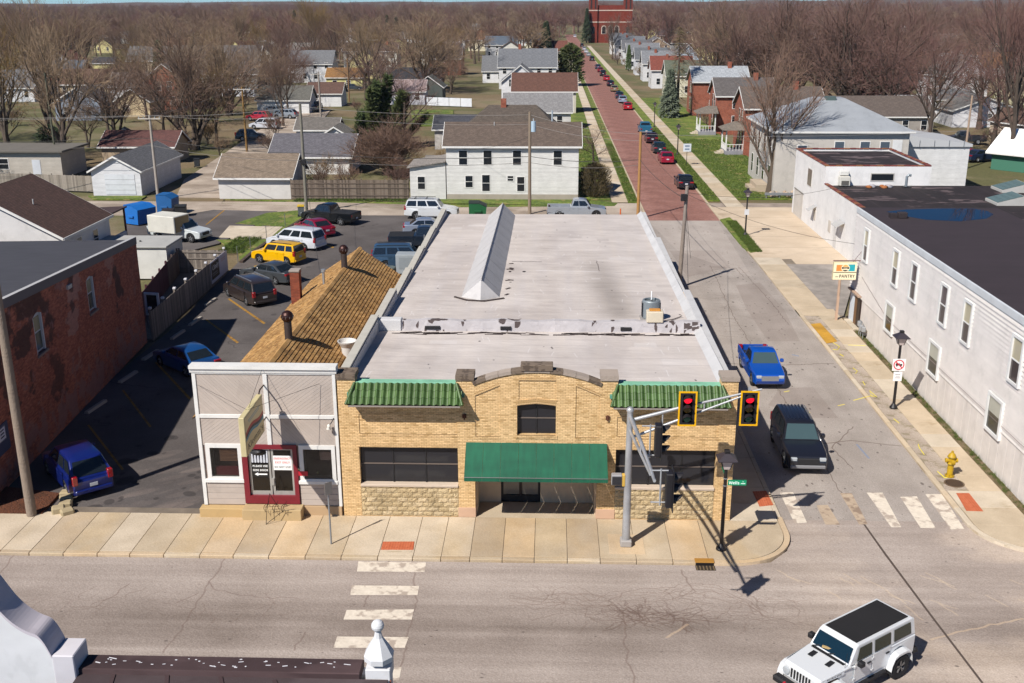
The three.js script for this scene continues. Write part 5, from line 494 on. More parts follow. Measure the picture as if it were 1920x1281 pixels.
fence('long dark weathered board fence beside the white house', [[-27.6, -73.1], [-15, -73.3]], 2.05, ['#6a5d52', '#75675b', '#5d5147', '#807265'], { seed: 7, back: 1, w: 0.17 });
struct(G().plate([[-29.2, -40.3], [-25, -40.3], [-24.6, -23.4], [-28.2, -23.6]], -0.2, -0.05).mesh('yard', grit('#7f766c', 0.97)), 'grey concrete back yard inside the board fences', 'yard');
{ const bn = thing('banner', 'white banner with black advert panel tied on the board fence', 'banner', [-24.86, 0, -38.3], Math.PI / 2 + 0.02); const t = texCv(512, 220, 1, 1, (c, w, h) => { c.fillStyle = '#b9b7c2'; c.fillRect(0, 0, w, h); c.fillStyle = '#121214'; c.fillRect(12, 14, w * 0.46, h * 0.78); c.fillStyle = '#d6d6dc'; c.font = 'italic bold 64px serif'; c.fillText('Cindy', 46, h * 0.42); c.fillStyle = '#70707a'; c.fillRect(40, h * 0.56, 150, 10); c.fillRect(40, h * 0.66, 170, 8); c.fillStyle = '#b48f92'; c.font = '40px sans-serif'; c.fillRect(w * 0.62, h * 0.2, w * 0.28, 10); c.fillRect(w * 0.62, h * 0.3, w * 0.24, 8); }); G().box(-2.2, 2.2, 0.15, 1.75, -0.01, 0.02).mesh('sheet', worn('#b9b7c2', 0.7), bn); G().quad([-2.2, 0.15, 0.024], [2.2, 0.15, 0.024], [2.2, 1.75, 0.024], [-2.2, 1.75, 0.024], [[0, 0], [1, 0], [1, 1], [0, 1]]).mesh('print', mat('#ffffff', 0.7, { map: t }), bn); }
{ const f = thing('wire_fence', 'low wire mesh fence on thin posts along the grass', 'fence'); const P = [[-25.15,-44.05],[-25.16,-47.92],[-24.89,-52.15],[-24.58,-57.76],[-23.97,-64.05]]; const m = mat('#7d7f80', 0.5, { metalness: 0.5 }); for (let i = 0; i < P.length; i++) G().cyl(P[i][0], -0.1, 1.25, P[i][1], 0.03, 0.03, 6).mesh('post', m, f); for (let i = 0; i < P.length - 1; i++) for (const y of [0.3, 0.7, 1.15]) G().tube([[P[i][0], y, P[i][1]], [P[i + 1][0], y, P[i + 1][1]]], 0.008, 4).mesh('wire', m, f); const k = thing('timber_edging', 'dark rotten timber edging along the grass of the car park', 'edging'); for (let i = 0; i < P.length - 1; i++) { const [a, b] = P[i], [c, d] = P[i + 1]; G().at((a + c) / 2 + 0.35, 0, (b + d) / 2 + 0.3, Math.atan2(-(d - b), c - a)).box(-Math.hypot(c - a, d - b) / 2, Math.hypot(c - a, d - b) / 2, -0.08, 0.1, -0.14, 0.14).off().mesh('beam', worn('#4e4038', 0.95), k); } }
// ---------- pink clad corner shop and white garage on the east side ----------
{ const b = thing('clad_shop', 'long two storey shop clad in pale pink siding with black flat roof', 'building'), X = 19.75, Zf = -29.05, Zn = 9.5, top = 7.05, r = rnd(51);
const sm = ['#e2dbd5', '#e4ddd7', '#e0d9d3'].map((c) => worn(c, 0.6)), pm = ['#e0d9d3', '#e2dbd5', '#ded7d1'].map((c) => worn(c, 0.6));
G().box(X + 0.05, 28.5, -0.1, top, Zf, Zn).mesh('core', worn('#b5a39c', 0.9), b);
for (let i = 0; i < 25; i++) { const y0 = 2.02 + i * 0.2, y1 = y0 + 0.195; const g = G(); g.quad([X - 0.068, y0, Zf], [X - 0.068, y0, Zn], [X, y1, Zn], [X, y1, Zf]).quad([X + 0.05, y0 - 0.004, Zf], [X + 0.05, y0 - 0.004, Zn], [X - 0.068, y0, Zn], [X - 0.068, y0, Zf]); g.mesh('siding_board', sm[Math.floor(r() * 3)], b); }
for (let i = 0, z = Zn; z > Zf + 2.9; i++, z -= 0.41) G().box(X - 0.012 - (i % 2) * 0.007, X + 0.06, -0.08, 2.0, z - 0.405, z).mesh('wall_panel', pm[i % 3], b);
G().box(X - 0.012, X + 0.06, 2.2, 2.02, -29.03, -26.3).mesh('lintel_panel', pm[0], b);
G().box(X - 0.06, X + 0.05, 7.02, 7.38, Zf - 0.02, Zn, 0.02).mesh('roof_fascia', worn('#cfd3d6', 0.5), b); G().box(X - 0.03, X + 0.02, 2.0, 7.05, Zf - 0.04, Zf + 0.1).mesh('corner_trim', worn('#d8cfc9', 0.6), b);
const T = texFn(1024, 1024, 12, 36, (u, v) => { const n = (fbm(u, v, 10, 60, 6) - 0.5) * 40, e = (v * 36) % 1 < 0.03 ? -40 : 0; return [206 + n + e, 200 + n + e, 204 + n + e]; });
G().box(X + 0.05, 28.5, 7.06, 7.34, Zf, Zn).mesh('roof_sheet', mat('#3d3337', 0.85, { map: T }), b);
for (const [z, w] of [[-26.3, 0.75], [-20.5, 0.85], [-17.3, 0.85], [-12.8, 0.85], [-9.7, 0.85], [-4.2, 0.9]]) { const f = G().prism(rectP(-w / 2 - 0.14, w / 2 + 0.14, 4.4, 6.52), 0, 0.14, 3, [rectP(-w / 2, w / 2, 4.52, 6.4)]); const q = G(); q.at(X - 0.02, 0, z, -Math.PI / 2).prism(rectP(-w / 2 - 0.14, w / 2 + 0.14, 4.4, 6.52), -0.06, 0.12, 3, [rectP(-w / 2, w / 2, 4.52, 6.4)]); const fr = q.off().mesh('window', worn('#e4e4e2', 0.5), b); G().box(X - 0.075, X + 0.02, 4.52, 5.42, z - w / 2, z + w / 2).mesh('pane', mat('#4a4240', 0.08), fr); G().box(X - 0.075, X + 0.02, 5.48, 6.4, z - w / 2, z + w / 2).mesh('pane', mat(z < -18 || z > -11 ? '#b0a88f' : '#51474a', 0.1), fr); G().box(X - 0.095, X + 0.02, 5.42, 5.48, z - w / 2, z + w / 2).mesh('sash_rail', worn('#e4e4e2', 0.5), fr); }
for (const [z, w] of [[-20.6, 1.25], [-13.2, 1.3], [-5.5, 1.3]]) { const q = G(); q.at(X - 0.02, 0, z, -Math.PI / 2).prism(rectP(-w / 2 - 0.16, w / 2 + 0.16, 1.58, 3.36), -0.06, 0.12, 3, [rectP(-w / 2, w / 2, 1.72, 3.22)]); const fr = q.off().mesh('window', worn('#e8e8e6', 0.5), b); G().box(X - 0.075, X + 0.02, 1.72, 3.22, z - w / 2, z + w / 2).mesh('pane', mat('#38372e', 0.08), fr); G().box(X - 0.08, X - 0.05, 2.5, 3.22, z - w / 2 + 0.05, z + w / 2 - 0.05).mesh('blind', worn('#b9b7a8', 0.8), fr); }
const d = part(b, 'recessed_doorway'); G().box(X - 0.04, X + 0.05, -0.05, 2.16, -28.6, -27.6).mesh('door_panel', worn('#d3dbe4', 0.6), d); G().box(X - 0.045, X + 0.03, -0.05, 2.1, -27.55, -26.4).mesh('door', mat('#2a1d18', 0.5), d); G().box(X - 0.06, X + 0.03, -0.05, 2.1, -27.55, -27.05).mesh('door_leaf', worn('#7a5a3c', 0.6), d); G().box(X - 0.25, X + 0.03, 2.1, 2.2, -28.7, -26.3).mesh('hood', worn('#b59a86', 0.8), d); G().box(X - 0.4, X, -0.1, 0.12, -28.4, -26.2, 0.015).mesh('step', slabM[0], d);
for (const [x, z] of [[21.2, -25.6], [23.4, -9.8]]) { const v = part(b, 'roof_vent'); G().box(x - 0.5, x - 0.1, 7.34, 7.62, z - 0.25, z + 0.25).box(x - 0.05, x + 0.5, 7.34, 7.7, z - 0.2, z + 0.25, 0.03).mesh('housing', mat('#2b2224', 0.8), v); }
const pu = []; for (const [x, z] of [[21.1,-27.59],[22.59,-28.34],[24.73,-28.74],[26.91,-28.78],[27.47,-27.89],[27.41,-26.83],[26.46,-25.46],[24.55,-24.6],[22.66,-25.06],[21.65,-26.38]]) pu.push([x, z]); const pd = struct(G().plate(pu, 7.342, 7.346).mesh('puddle', mat('#0c0d10', 0.02, { specularIntensity: 1 })), 'rain puddle on black roof mirroring blue sky', 'puddle');
// hanging sign on a pole
const s = thing('hanging_sign', 'cream PANTRY box sign with orange and teal emblem hung off the pink shop', 'sign', [18.75, 0, -27.2]); const W = 1.45, H = 1.16, y0 = 3.05; G().box(-W / 2, W / 2, y0, y0 + H, -0.12, 0.12, 0.02).mesh('box', worn('#d8c9a0', 0.5), s);
const t = texCv(640, 512, 1, 1, (c, w, h) => { c.fillStyle = '#e6dab8'; c.fillRect(0, 0, w, h); c.fillStyle = '#e0863f'; c.fillRect(w * 0.12, h * 0.13, w * 0.3, h * 0.37); c.fillStyle = '#1f9aa6'; c.fillRect(w * 0.62, h * 0.1, w * 0.3, h * 0.4); c.fillStyle = '#e6dab8'; c.beginPath(); c.ellipse(w * 0.51, h * 0.31, 118, 112, 0, 0, 6.3); c.fill(); c.fillStyle = '#e0a050'; c.beginPath(); c.arc(w * 0.51, h * 0.3, 88, 3.5, 5.93); c.fill(); c.fillStyle = '#22221e'; c.fillRect(w * 0.35, h * 0.26, w * 0.32, h * 0.1); c.beginPath(); c.arc(w * 0.51, h * 0.34, 86, 0.55, 2.6); c.fill(); c.fillStyle = '#e6dab8'; c.font = 'bold 40px sans-serif'; c.textAlign = 'center'; c.fillText('PEPSI', w * 0.51, h * 0.345, w * 0.27); c.fillStyle = '#5e5238'; c.fillRect(0, h * 0.55, w, h * 0.045); c.fillStyle = '#2a2118'; c.font = 'bold 130px sans-serif'; c.fillText('PANTRY', w * 0.6, h * 0.88, w * 0.68); c.font = 'italic bold 56px serif'; c.fillText('the', w * 0.16, h * 0.86, w * 0.16); });
for (const z of [0.124, -0.124]) G().quad([-W / 2 * Math.sign(z), y0 + 0.03, z], [W / 2 * Math.sign(z), y0 + 0.03, z], [W / 2 * Math.sign(z), y0 + H - 0.03, z], [-W / 2 * Math.sign(z), y0 + H - 0.03, z], [[0, 0], [1, 0], [1, 1], [0, 1]]).mesh('face', mat('#ffffff', 0.5, { map: t }), s);
G().tube([[-0.75, y0 + H + 0.08, 0], [1.0, y0 + H + 0.08, 0]], 0.03, 6).tube([[0.5, y0 + H, 0], [0.98, y0 + H + 0.7, 0]], 0.015, 5).mesh('bracket', mat('#6b4a46', 0.7), s);
const pp = G().box(18.82, 18.96, -0.1, 3.0, -28.6, -28.46).mesh('timber_post', worn('#c4a58e', 0.8)); tag(pp, 'plain tan timber post beneath the PANTRY sign', 'post');
const mt = thing('gas_meter', 'cluster of grey gas meters at the foot of pink wall', 'meter', [19.45, 0, -24.9]); for (const [z, y] of [[0, 0.4], [0.5, 0.45], [-0.35, 0.55]]) { G().box(-0.12, 0.12, y, y + 0.34, z - 0.15, z + 0.15, 0.04).mesh('meter_body', worn('#9a9c9e', 0.4), mt); G().cyl(0.0, -0.05, y, z, 0.025, 0.025, 6).mesh('pipe', worn('#8b8d90', 0.4), mt); } G().tube([[0, 0.95, -0.4], [0, 0.98, 0.1], [0, 0.85, 0.6]], 0.025, 6).mesh('manifold', worn('#8b8d90', 0.4), mt);
const cb = G(); cb.tube([[X - 0.08, 3.4, -26.5], [X - 0.08, 2.3, -20.8], [X - 0.06, 2.3, 3]], 0.015, 4); tag(cb.mesh('wall_cable', mat('#8b7b78', 0.8)), 'thin cable clipped along the pink siding', 'cable');
}
{ const b = thing('white_garage', 'white painted flat roofed garage building with red tile coping behind the pink shop', 'building'), X = 24.25, mw = worn('#e6e4e2', 0.75), cop = worn('#7d3f36', 0.9);
G().box(X, 33.4, -0.1, 5.9, -66.7, -55).mesh('tall_block', mw, b); G().box(X, 50, -0.1, 4.38, -54.99, -31.2).mesh('low_block', mw, b); for (const [x0, x1, y0, y1, z0, z1] of [[X, X + 0.25, 5.9, 6.15, -66.7, -55], [X + 0.25, 33.4, 5.9, 6.15, -55.25, -55], [33.15, 33.4, 5.9, 6.15, -66.7, -55.25], [X + 0.25, 33.15, 5.9, 6.15, -66.7, -66.45], [X, X + 0.25, 4.38, 4.6, -54.99, -31.2], [X + 0.25, 50, 4.38, 4.6, -31.45, -31.2]]) G().box(x0, x1, y0, y1, z0, z1).mesh('parapet', mw, b);
const T = texFn(1024, 1024, 26, 26, (u, v) => { const n = (fbm(u, v, 20, 9, 6) - 0.5) * 40, w = sstep(0.6, 0.66, fbm(u + 0.2, v, 12, 30, 5)), e = (u * 14) % 1 < 0.04 ? 34 : 0; return [lerp(70 + n + e, 176, w), lerp(60 + n + e, 168, w), lerp(62 + n + e, 166, w)]; }), rm = mat('#ffffff', 0.9, { map: T });
G().box(X + 0.26, 33.14, 5.88, 5.97, -66.44, -55.26).mesh('roof_sheet', mat('#8a7d80', 0.9, { map: T }), b); G().box(X + 0.26, 49.8, 4.36, 4.5, -54.9, -31.46).mesh('roof_sheet', mat('#7d7073', 0.9, { map: T }), b);
const cp = (x0, x1, z0, z1, y) => { const L = Math.max(x1 - x0, z1 - z0), n = Math.round(L / 0.6), ax = x1 - x0 > z1 - z0; for (let i = 0; i < n; i++) { const a = i / n, c = (i + 1) / n - 0.004; ax ? G().box(lerp(x0, x1, a), lerp(x0, x1, c), y, y + 0.1 + (i % 3) * 0.012, z0, z1, 0.02).mesh('coping_tile', worn(['#7d4036', '#8a5a3a', '#6d332e'][i % 3], 0.9), b) : G().box(x0, x1, y, y + 0.1 + (i % 3) * 0.012, lerp(z0, z1, a), lerp(z0, z1, c), 0.02).mesh('coping_tile', worn(['#7d4036', '#8a5a3a', '#6d332e'][i % 3], 0.9), b); } };
cp(X - 0.05, X + 0.3, -66.7, -55, 6.15); cp(X + 0.3, 33.4, -55.3, -55, 6.15); cp(33.1, 33.45, -66.7, -55.3, 6.15); cp(X + 0.3, 33.1, -66.7, -66.4, 6.15); cp(X - 0.05, X + 0.3, -54.95, -31.2, 4.6); cp(X + 0.3, 50, -31.5, -31.2, 4.6);
win(b, -Math.PI / 2, [X, 3.6, -60.4], 1.5, 1.5, { trim: worn('#cfcbc6', 0.7), pane: mat('#6d655f', 0.15), sash: 0 }); G().box(X - 0.03, X + 0.02, -0.1, 2.4, -66, -62.4).mesh('roller_door', worn('#c9c3bb', 0.7), b); G().box(X - 0.06, X + 0.02, 2.4, 2.5, -66.1, -62.3).mesh('door_lintel', worn('#8a857d', 0.8), b);
for (const z of [-57.6, -52.2]) { G().box(X - 0.03, X + 0.02, 0.9, 1.9, z - 0.4, z + 0.4).mesh('boarded_window', worn('#c5bdb2', 0.8), b); } G().box(X - 0.03, X + 0.02, -0.1, 2.1, -50.6, -49.6).mesh('door', worn('#d1cfcd', 0.7), b); G().at(X - 0.35, 2.0, -57.6, 0, 0, 0.5).box(-0.4, 0.4, 0, 0.04, -0.5, 0.5).off().mesh('window_hood', worn('#b5b3b0', 0.6), b); G().at(X - 0.35, 2.4, -48.4, 0, 0, 0.5).box(-0.4, 0.4, 0, 0.04, -0.8, 0.8).off().mesh('window_hood', worn('#b5b3b0', 0.6), b);
win(b, 0, [29.2, 4.95, -55], 1.9, 0.55, { sash: 0, trim: worn('#bab5ae', 0.8) });
const ac = thing('window_air_conditioner', 'boxy white air conditioner on the lower garage roof', 'air conditioner', [25.8, 4.52, -54.5]); G().box(-0.45, 0.45, 0.05, 0.85, -0.4, 0.3, 0.03).mesh('casing', worn('#d3cfc5', 0.6), ac); G().box(-0.32, 0.32, 0.12, 0.5, 0.3, 0.32).mesh('grille', mat('#55524e', 0.7), ac); G().box(-0.4, 0.4, 0.9, 1.3, -0.4, -0.1, 0.05).mesh('duct', worn('#d8d6d0', 0.6), ac);
const fl = thing('flue_pipe', 'bent grey metal flue on the lower garage roof', 'flue', [31, 4.52, -54]); G().tube([[0, 0, 0], [0, 0.9, 0], [0.15, 1.05, 0], [0.35, 1.02, 0]], 0.12, 9).mesh('pipe', mat('#8f979c', 0.4, { metalness: 0.5 }), fl); G().box(-0.3, 0.4, 0, 0.06, -0.3, 0.3).mesh('flange', M_dark, fl);
const rg = thing('roof_debris', 'heap of orange rags and grey cloth on garage roof', 'debris', [28.2, 4.54, -53.8]); const r = rnd(5); for (let i = 0; i < 7; i++) { const g = G(); g.M = new THREE.Matrix4().compose(V((r() - 0.3) * 2.2, 0.05, (r() - 0.5) * 0.8), new THREE.Quaternion().setFromEuler(new THREE.Euler(0, r() * 3, 0)), V(1, 0.35, 0.7)); g.ball(0, 0, 0, 0.25 + r() * 0.2, 7); g.mesh('rag', worn(i < 4 ? '#a8683a' : '#a5a3a8', 0.9), rg); }
const skl = (x, z, l) => { const s = thing('roof_skylight', l, 'skylight', [x, 4.52, z], 0, 'wired glass skylights on the garage roof'); G().prism([[-1.5, 0], [1.5, 0], [1.5, 0.2], [0.6, 0.75], [-1.5, 0.2]], -1.2, 1.2).mesh('curb', worn('#b7b5b0', 0.8), s); for (let i = 0; i < 4; i++) { const q = G(); const a = lerp(-1.45, 0.55, i / 4), c = lerp(-1.45, 0.55, (i + 1) / 4 - 0.01), y = (x_) => 0.23 + (x_ + 1.5) / 2.1 * 0.55; q.quad([a, y(a), 1.15], [c, y(c), 1.15], [c, y(c), -1.15], [a, y(a), -1.15]); q.mesh('pane', mat('#5d6f6c', 0.2), s); } };
skl(39.6, -52.4, 'green glass skylight nearer the puddle on garage roof'); skl(36.8, -46.4, 'green glass skylight by the back edge of garage roof');
}
// ---------- vehicles ----------
const paint = (c) => mat(c, 0.32, { clearcoat: 0.8, clearcoatRoughness: 0.08, metalness: 0.15 });
const M_tyre = mat('#17171a', 0.9), M_rim = mat('#a7a9ac', 0.35, { metalness: 0.7 }), M_carGlass = mat('#1b2126', 0.03, { specularIntensity: 1, ior: 1.7 }), M_carWind = mat('#3d4f53', 0.04, { specularIntensity: 1, ior: 1.6 }), M_trim = mat('#1d1d20', 0.6), M_head = mat('#a3a8ac', 0.12, { clearcoat: 1 }), M_tail = mat('#8e0f18', 0.2, { clearcoat: 1 }), M_plate = worn('#c9ccd2', 0.5);
const inset = (P, d) => { const n = P.length, ar = THREE.ShapeUtils.area(P.map((q) => new THREE.Vector2(...q))), s = ar > 0 ? 1 : -1; return P.map((q, i) => { const a = P[(i + n - 1) % n], b = P[(i + 1) % n]; let nx = -(b[1] - a[1]), ny = b[0] - a[0]; const l = Math.hypot(nx, ny) || 1; return [q[0] + s * nx / l * d, q[1] + s * ny / l * d]; }); };
// sweep a side outline across the car, rounding it off towards both flanks; hw(x, y) is the half width
function shell(g, P, hw, bevel = 0.05, side = true) {
if (THREE.ShapeUtils.area(P.map((q) => new THREE.Vector2(...q))) < 0) P = P.slice().reverse();
const Q = inset(P, bevel), L = [], lay = (pts, k, dz) => pts.map(([x, y], i) => [x, y, k * (hw(P[i][0], P[i][1]) - dz)]);
L.push(lay(Q, -1, 0), lay(P, -1, bevel), lay(P, -0.45, 0), lay(P, 0.45, 0), lay(P, 1, bevel), lay(Q, 1, 0));
for (let k = 0; k < 5; k++) for (let i = 0; i < P.length; i++) { const j = (i + 1) % P.length; g.quad(L[k][i], L[k + 1][i], L[k + 1][j], L[k][j]); }
const T = THREE.ShapeUtils.triangulateShape(Q.map((q) => new THREE.Vector2(...q)), []);
for (let [a, b, c] of T) { if ((Q[b][0] - Q[a][0]) * (Q[c][1] - Q[a][1]) - (Q[b][1] - Q[a][1]) * (Q[c][0] - Q[a][0]) < 0) [b, c] = [c, b]; g.tri(L[5][a], L[5][b], L[5][c]); g.tri(L[0][a], L[0][c], L[0][b]); }
return g;
}
const archP = (cx, r, y0) => { const o = []; for (let k = 0; k <= 8; k++) { const t = Math.PI - Math.PI * k / 8; o.push([cx + Math.cos(t) * r, Math.max(y0, y0 + 0.08 + Math.sin(t) * r)]); } return o; };
const CARS = {   // L length, W width, H height, wb wheelbase, hood/cowl/roof/rear stations from the nose, b belt height
sedan: { L: 4.8, W: 1.82, H: 1.45, wb: 2.75, fo: 0.92, nose: 0.7, hood: 0.9, cowl: 1.35, rf: 2.15, rr: 3.55, rb: 4.25, b: 0.93, tail: 0.98, r: 0.33, wins: [0.52], cl: 0.2 },
suv: { L: 4.6, W: 1.84, H: 1.7, wb: 2.65, fo: 0.9, nose: 0.82, hood: 1.02, cowl: 1.2, rf: 1.85, rr: 3.85, rb: 4.5, b: 1.05, tail: 1.02, r: 0.36, wins: [0.38, 0.72], cl: 0.26 },
bigsuv: { L: 5.15, W: 1.98, H: 1.9, wb: 3.0, fo: 0.95, nose: 0.92, hood: 1.15, cowl: 1.5, rf: 2.05, rr: 4.85, rb: 5.1, b: 1.18, tail: 1.18, r: 0.39, wins: [0.35, 0.68], cl: 0.3 },
midsuv: { L: 4.82, W: 1.84, H: 1.76, wb: 2.89, fo: 0.9, nose: 0.9, hood: 1.05, cowl: 1.55, rf: 2.2, rr: 4.45, rb: 4.76, b: 1.07, tail: 1.07, r: 0.38, wins: [0.36, 0.7], cl: 0.3 },
boxsuv: { L: 4.25, W: 1.8, H: 1.69, wb: 2.57, fo: 0.85, nose: 0.88, hood: 1.05, cowl: 1.15, rf: 1.6, rr: 4.05, rb: 4.2, b: 1.07, tail: 1.07, r: 0.36, wins: [0.4, 0.74], cl: 0.26 },
van: { L: 5.1, W: 1.96, H: 1.76, wb: 3.03, fo: 0.95, nose: 0.75, hood: 0.98, cowl: 1.05, rf: 1.95, rr: 4.75, rb: 5.05, b: 1.02, tail: 1.02, r: 0.34, wins: [0.33, 0.64], cl: 0.2 },
pickup: { L: 5.7, W: 1.98, H: 1.84, wb: 3.55, fo: 0.95, nose: 0.95, hood: 1.12, cowl: 1.45, rf: 2.0, rr: 3.2, rb: 3.42, b: 1.16, tail: 1.16, r: 0.39, wins: [0.6], cl: 0.34, bed: 3.5 },
compact: { L: 4.9, W: 1.77, H: 1.68, wb: 3.0, fo: 0.85, nose: 0.86, hood: 1.0, cowl: 1.35, rf: 1.9, rr: 2.85, rb: 3.1, b: 1.05, tail: 1.06, r: 0.36, wins: [0.62], cl: 0.3, bed: 3.15 },
};
const carCache = {};
function carGeo(type) {
if (carCache[type]) return carCache[type]; const c = CARS[type], f = c.L / 2, X = (s) => f - s, R = {}, y0 = c.cl, xr = X(c.fo + c.wb), xf = X(c.fo);
const hw = (x, y) => { const u = Math.abs(x) / f; return c.W / 2 * (1 - 0.11 * Math.max(0, (u - 0.62) / 0.38) ** 2) - 0.04 * clamp((y - 0.7) / 0.6); };
const low = [[X(0.06), y0 + 0.04], [X(0), y0 + 0.22], [X(0.01), c.nose - 0.16], [X(0.12), c.nose], [X(0.4), lerp(c.nose, c.hood, 0.45)], [X(c.cowl - 0.25), c.hood], [X(c.cowl + 0.1), c.b + 0.01], [X(c.rb - 0.1), c.tail]];
const bt = c.bed ? c.tail - 0.02 : c.tail;
low.push(...(c.bed ? [[X(c.bed), c.tail], [X(c.bed), 0.72], [X(c.L - 0.12), 0.72], [X(c.L - 0.1), 0.68]] : [[X(c.L - 0.18), c.tail + (type === 'sedan' ? 0.03 : 0)], [X(c.L - 0.03), c.tail - 0.14]]), [X(c.L), y0 + 0.35], [X(c.L - 0.05), y0 + 0.06]);
const ar = c.r + 0.06; const bot = [[X(c.fo + c.wb) - ar - 0.02, y0 + 0.02], ...archP(xr, ar, y0), [X(c.fo + c.wb) + ar + 0.02, y0], [xf - ar - 0.02, y0], ...archP(xf, ar, y0), [xf + ar + 0.02, y0 + 0.02]];
R.body = toCreasedNormals(shell(G(), [...low, ...bot], hw, 0.045).geo(), 0.7);
const ch = (y) => c.W / 2 * 0.95 - 0.03 - Math.max(0, y - c.b) * (type === 'van' ? 0.2 : 0.27), H = c.H;
const cab = [[X(c.cowl), c.b - 0.04], [X(c.rf - 0.08), H - 0.07], [X(c.rf + 0.18), H - 0.01], [X((c.rf + c.rr) / 2), H + 0.015], [X(c.rr - 0.2), H - 0.01], [X(c.rr), H - 0.07], [X(c.rb), c.tail - 0.04]];
R.cabin = toCreasedNormals(shell(G(), cab, (x, y) => ch(y), 0.04).geo(), 0.8);
// glass
const glass = (fn) => { const g = G(); fn(g); return g.geo(); }, at = (x, y, s, o = 0.012) => [x, y, s * (ch(y) + o)];
const fr = (t) => [lerp(X(c.cowl), X(c.rf - 0.08), t), lerp(c.b - 0.04, H - 0.07, t)], rr = (t) => [lerp(X(c.rb), X(c.rr), t), lerp(c.tail - 0.04, H - 0.07, t)];
const slab = (F, t0, t1, dir, shrink) => glass((g) => { const a = F(t0), b = F(t1), dx = b[1] - a[1], dy = a[0] - b[0], l = Math.hypot(dx, dy), ox = dx / l * 0.015 * 1, oy = dy / l * 0.015; const s = dir; const ax = a[0] + Math.abs(ox) * s, ay = a[1] + Math.abs(oy), bx = b[0] + Math.abs(ox) * s, by = b[1] + Math.abs(oy), wa = ch(a[1]) - shrink, wb = ch(b[1]) - shrink; const P = [[ax, ay, -wa], [ax, ay, wa], [bx, by, wb], [bx, by, -wb]]; s > 0 ? g.quad(P[1], P[0], P[3], P[2]) : g.quad(P[0], P[1], P[2], P[3]); g.quad(P[0], [P[0][0] - s * 0.02, P[0][1], P[0][2]], [P[1][0] - s * 0.02, P[1][1], P[1][2]], P[1]); });
R.windshield = slab(fr, 0.1, 0.95, 1, 0.09); R.rear_window = slab(rr, c.bed ? 0.3 : type === 'sedan' ? 0.12 : 0.12, 0.9, -1, 0.12);
const t0 = 0.16, t1 = 0.84, cuts = [0, ...c.wins, 1]; R.side = []; for (const s of [-1, 1]) for (let k = 0; k < cuts.length - 1; k++) { const yb = lerp(c.b, H, t0), yt = lerp(c.b, H, t1), xa = (t, y) => { const k0 = clamp((y - c.b + 0.04) / (H - 0.03 - c.b)); const F = lerp(X(c.cowl), X(c.rf), k0) - 0.1, B = lerp(X(c.rb), X(c.rr), k0) + 0.12; return lerp(F, B, t); }; const a = cuts[k] + (k ? 0.022 : 0), b = cuts[k + 1] - (k < cuts.length - 2 ? 0.022 : 0); const P = [[xa(a, yb), yb], [xa(b, yb), yb], [xa(b, yt), yt], [xa(a, yt), yt]].map(([x, y]) => at(x, y, s)); const g = G(); s > 0 ? g.quad(P[1], P[0], P[3], P[2]) : g.quad(P[0], P[1], P[2], P[3]); R.side.push(g.geo()); }
// doors: thin raised skins
R.doors = []; const dc = c.bed && type === 'compact' ? [[c.cowl + 0.15, 2.95]] : type === 'sedan' || !c.bed ? [[c.cowl + 0.12, lerp(c.cowl, c.rb, 0.5) - 0.02], [lerp(c.cowl, c.rb, 0.5), Math.min(c.fo + c.wb - c.r * 0.4, c.rb - 0.3)]] : [[c.cowl + 0.15, 2.7], [2.72, 3.35]];
for (const s of [-1, 1]) for (const [a, b] of dc) { const g = G(), y1 = c.b - 0.03, ym = 0.75, yb = y0 + 0.1, p = (x, y, o = 0.008) => [X(x), y, s * (hw(X(x), y) + o)]; const q = (x0, x1, ya, yb_) => { const P = [p(x0, ya), p(x1, ya), p(x1, yb_), p(x0, yb_)]; s > 0 ? g.quad(P[1], P[0], P[3], P[2]) : g.quad(P[0], P[1], P[2], P[3]); }; q(a, b, yb, ym); q(a, b, ym, y1); const e = (A, B) => g.quad(A, B, [B[0], B[1], B[2] - s * 0.012], [A[0], A[1], A[2] - s * 0.012]); e(p(a, yb), p(a, y1)); e(p(b, y1), p(b, yb)); e(p(a, y1), p(b, y1)); R.doors.push([g.geo(), s, X(b - 0.16), y1 - 0.1]); }
R.hw = hw; R.ch = ch; R.X = X; R.c = c; R.xf = xf; R.xr = xr;
R.tyre = G().at(0, 0, 0, 0, Math.PI / 2).lathe([[c.r * 0.6, -0.1], [c.r * 0.93, -0.11], [c.r, -0.07], [c.r, 0.07], [c.r * 0.93, 0.11], [c.r * 0.6, 0.1]], 18).geo(); R.rim = G().at(0, 0, 0, 0, Math.PI / 2).lathe([[0, 0.075], [c.r * 0.16, 0.085], [c.r * 0.2, 0.05], [c.r * 0.55, 0.045], [c.r * 0.62, 0.1], [c.r * 0.66, 0.1]], 14).geo();
R.spoke = (() => { const g = G(); for (let k = 0; k < 5; k++) g.at(0, 0, 0.07, 0, 0, k * 1.2566).box(-0.035, 0.035, c.r * 0.1, c.r * 0.58, -0.012, 0.014); return g.geo(); })();
R.well = G().box(xr - c.r - 0.03, xr + c.r + 0.03, y0, y0 + c.r + 0.12, -c.W / 2 + 0.14, c.W / 2 - 0.14).box(xf - c.r - 0.03, xf + c.r + 0.03, y0, y0 + c.r + 0.12, -c.W / 2 + 0.14, c.W / 2 - 0.14).geo();
return (carCache[type] = R);
}
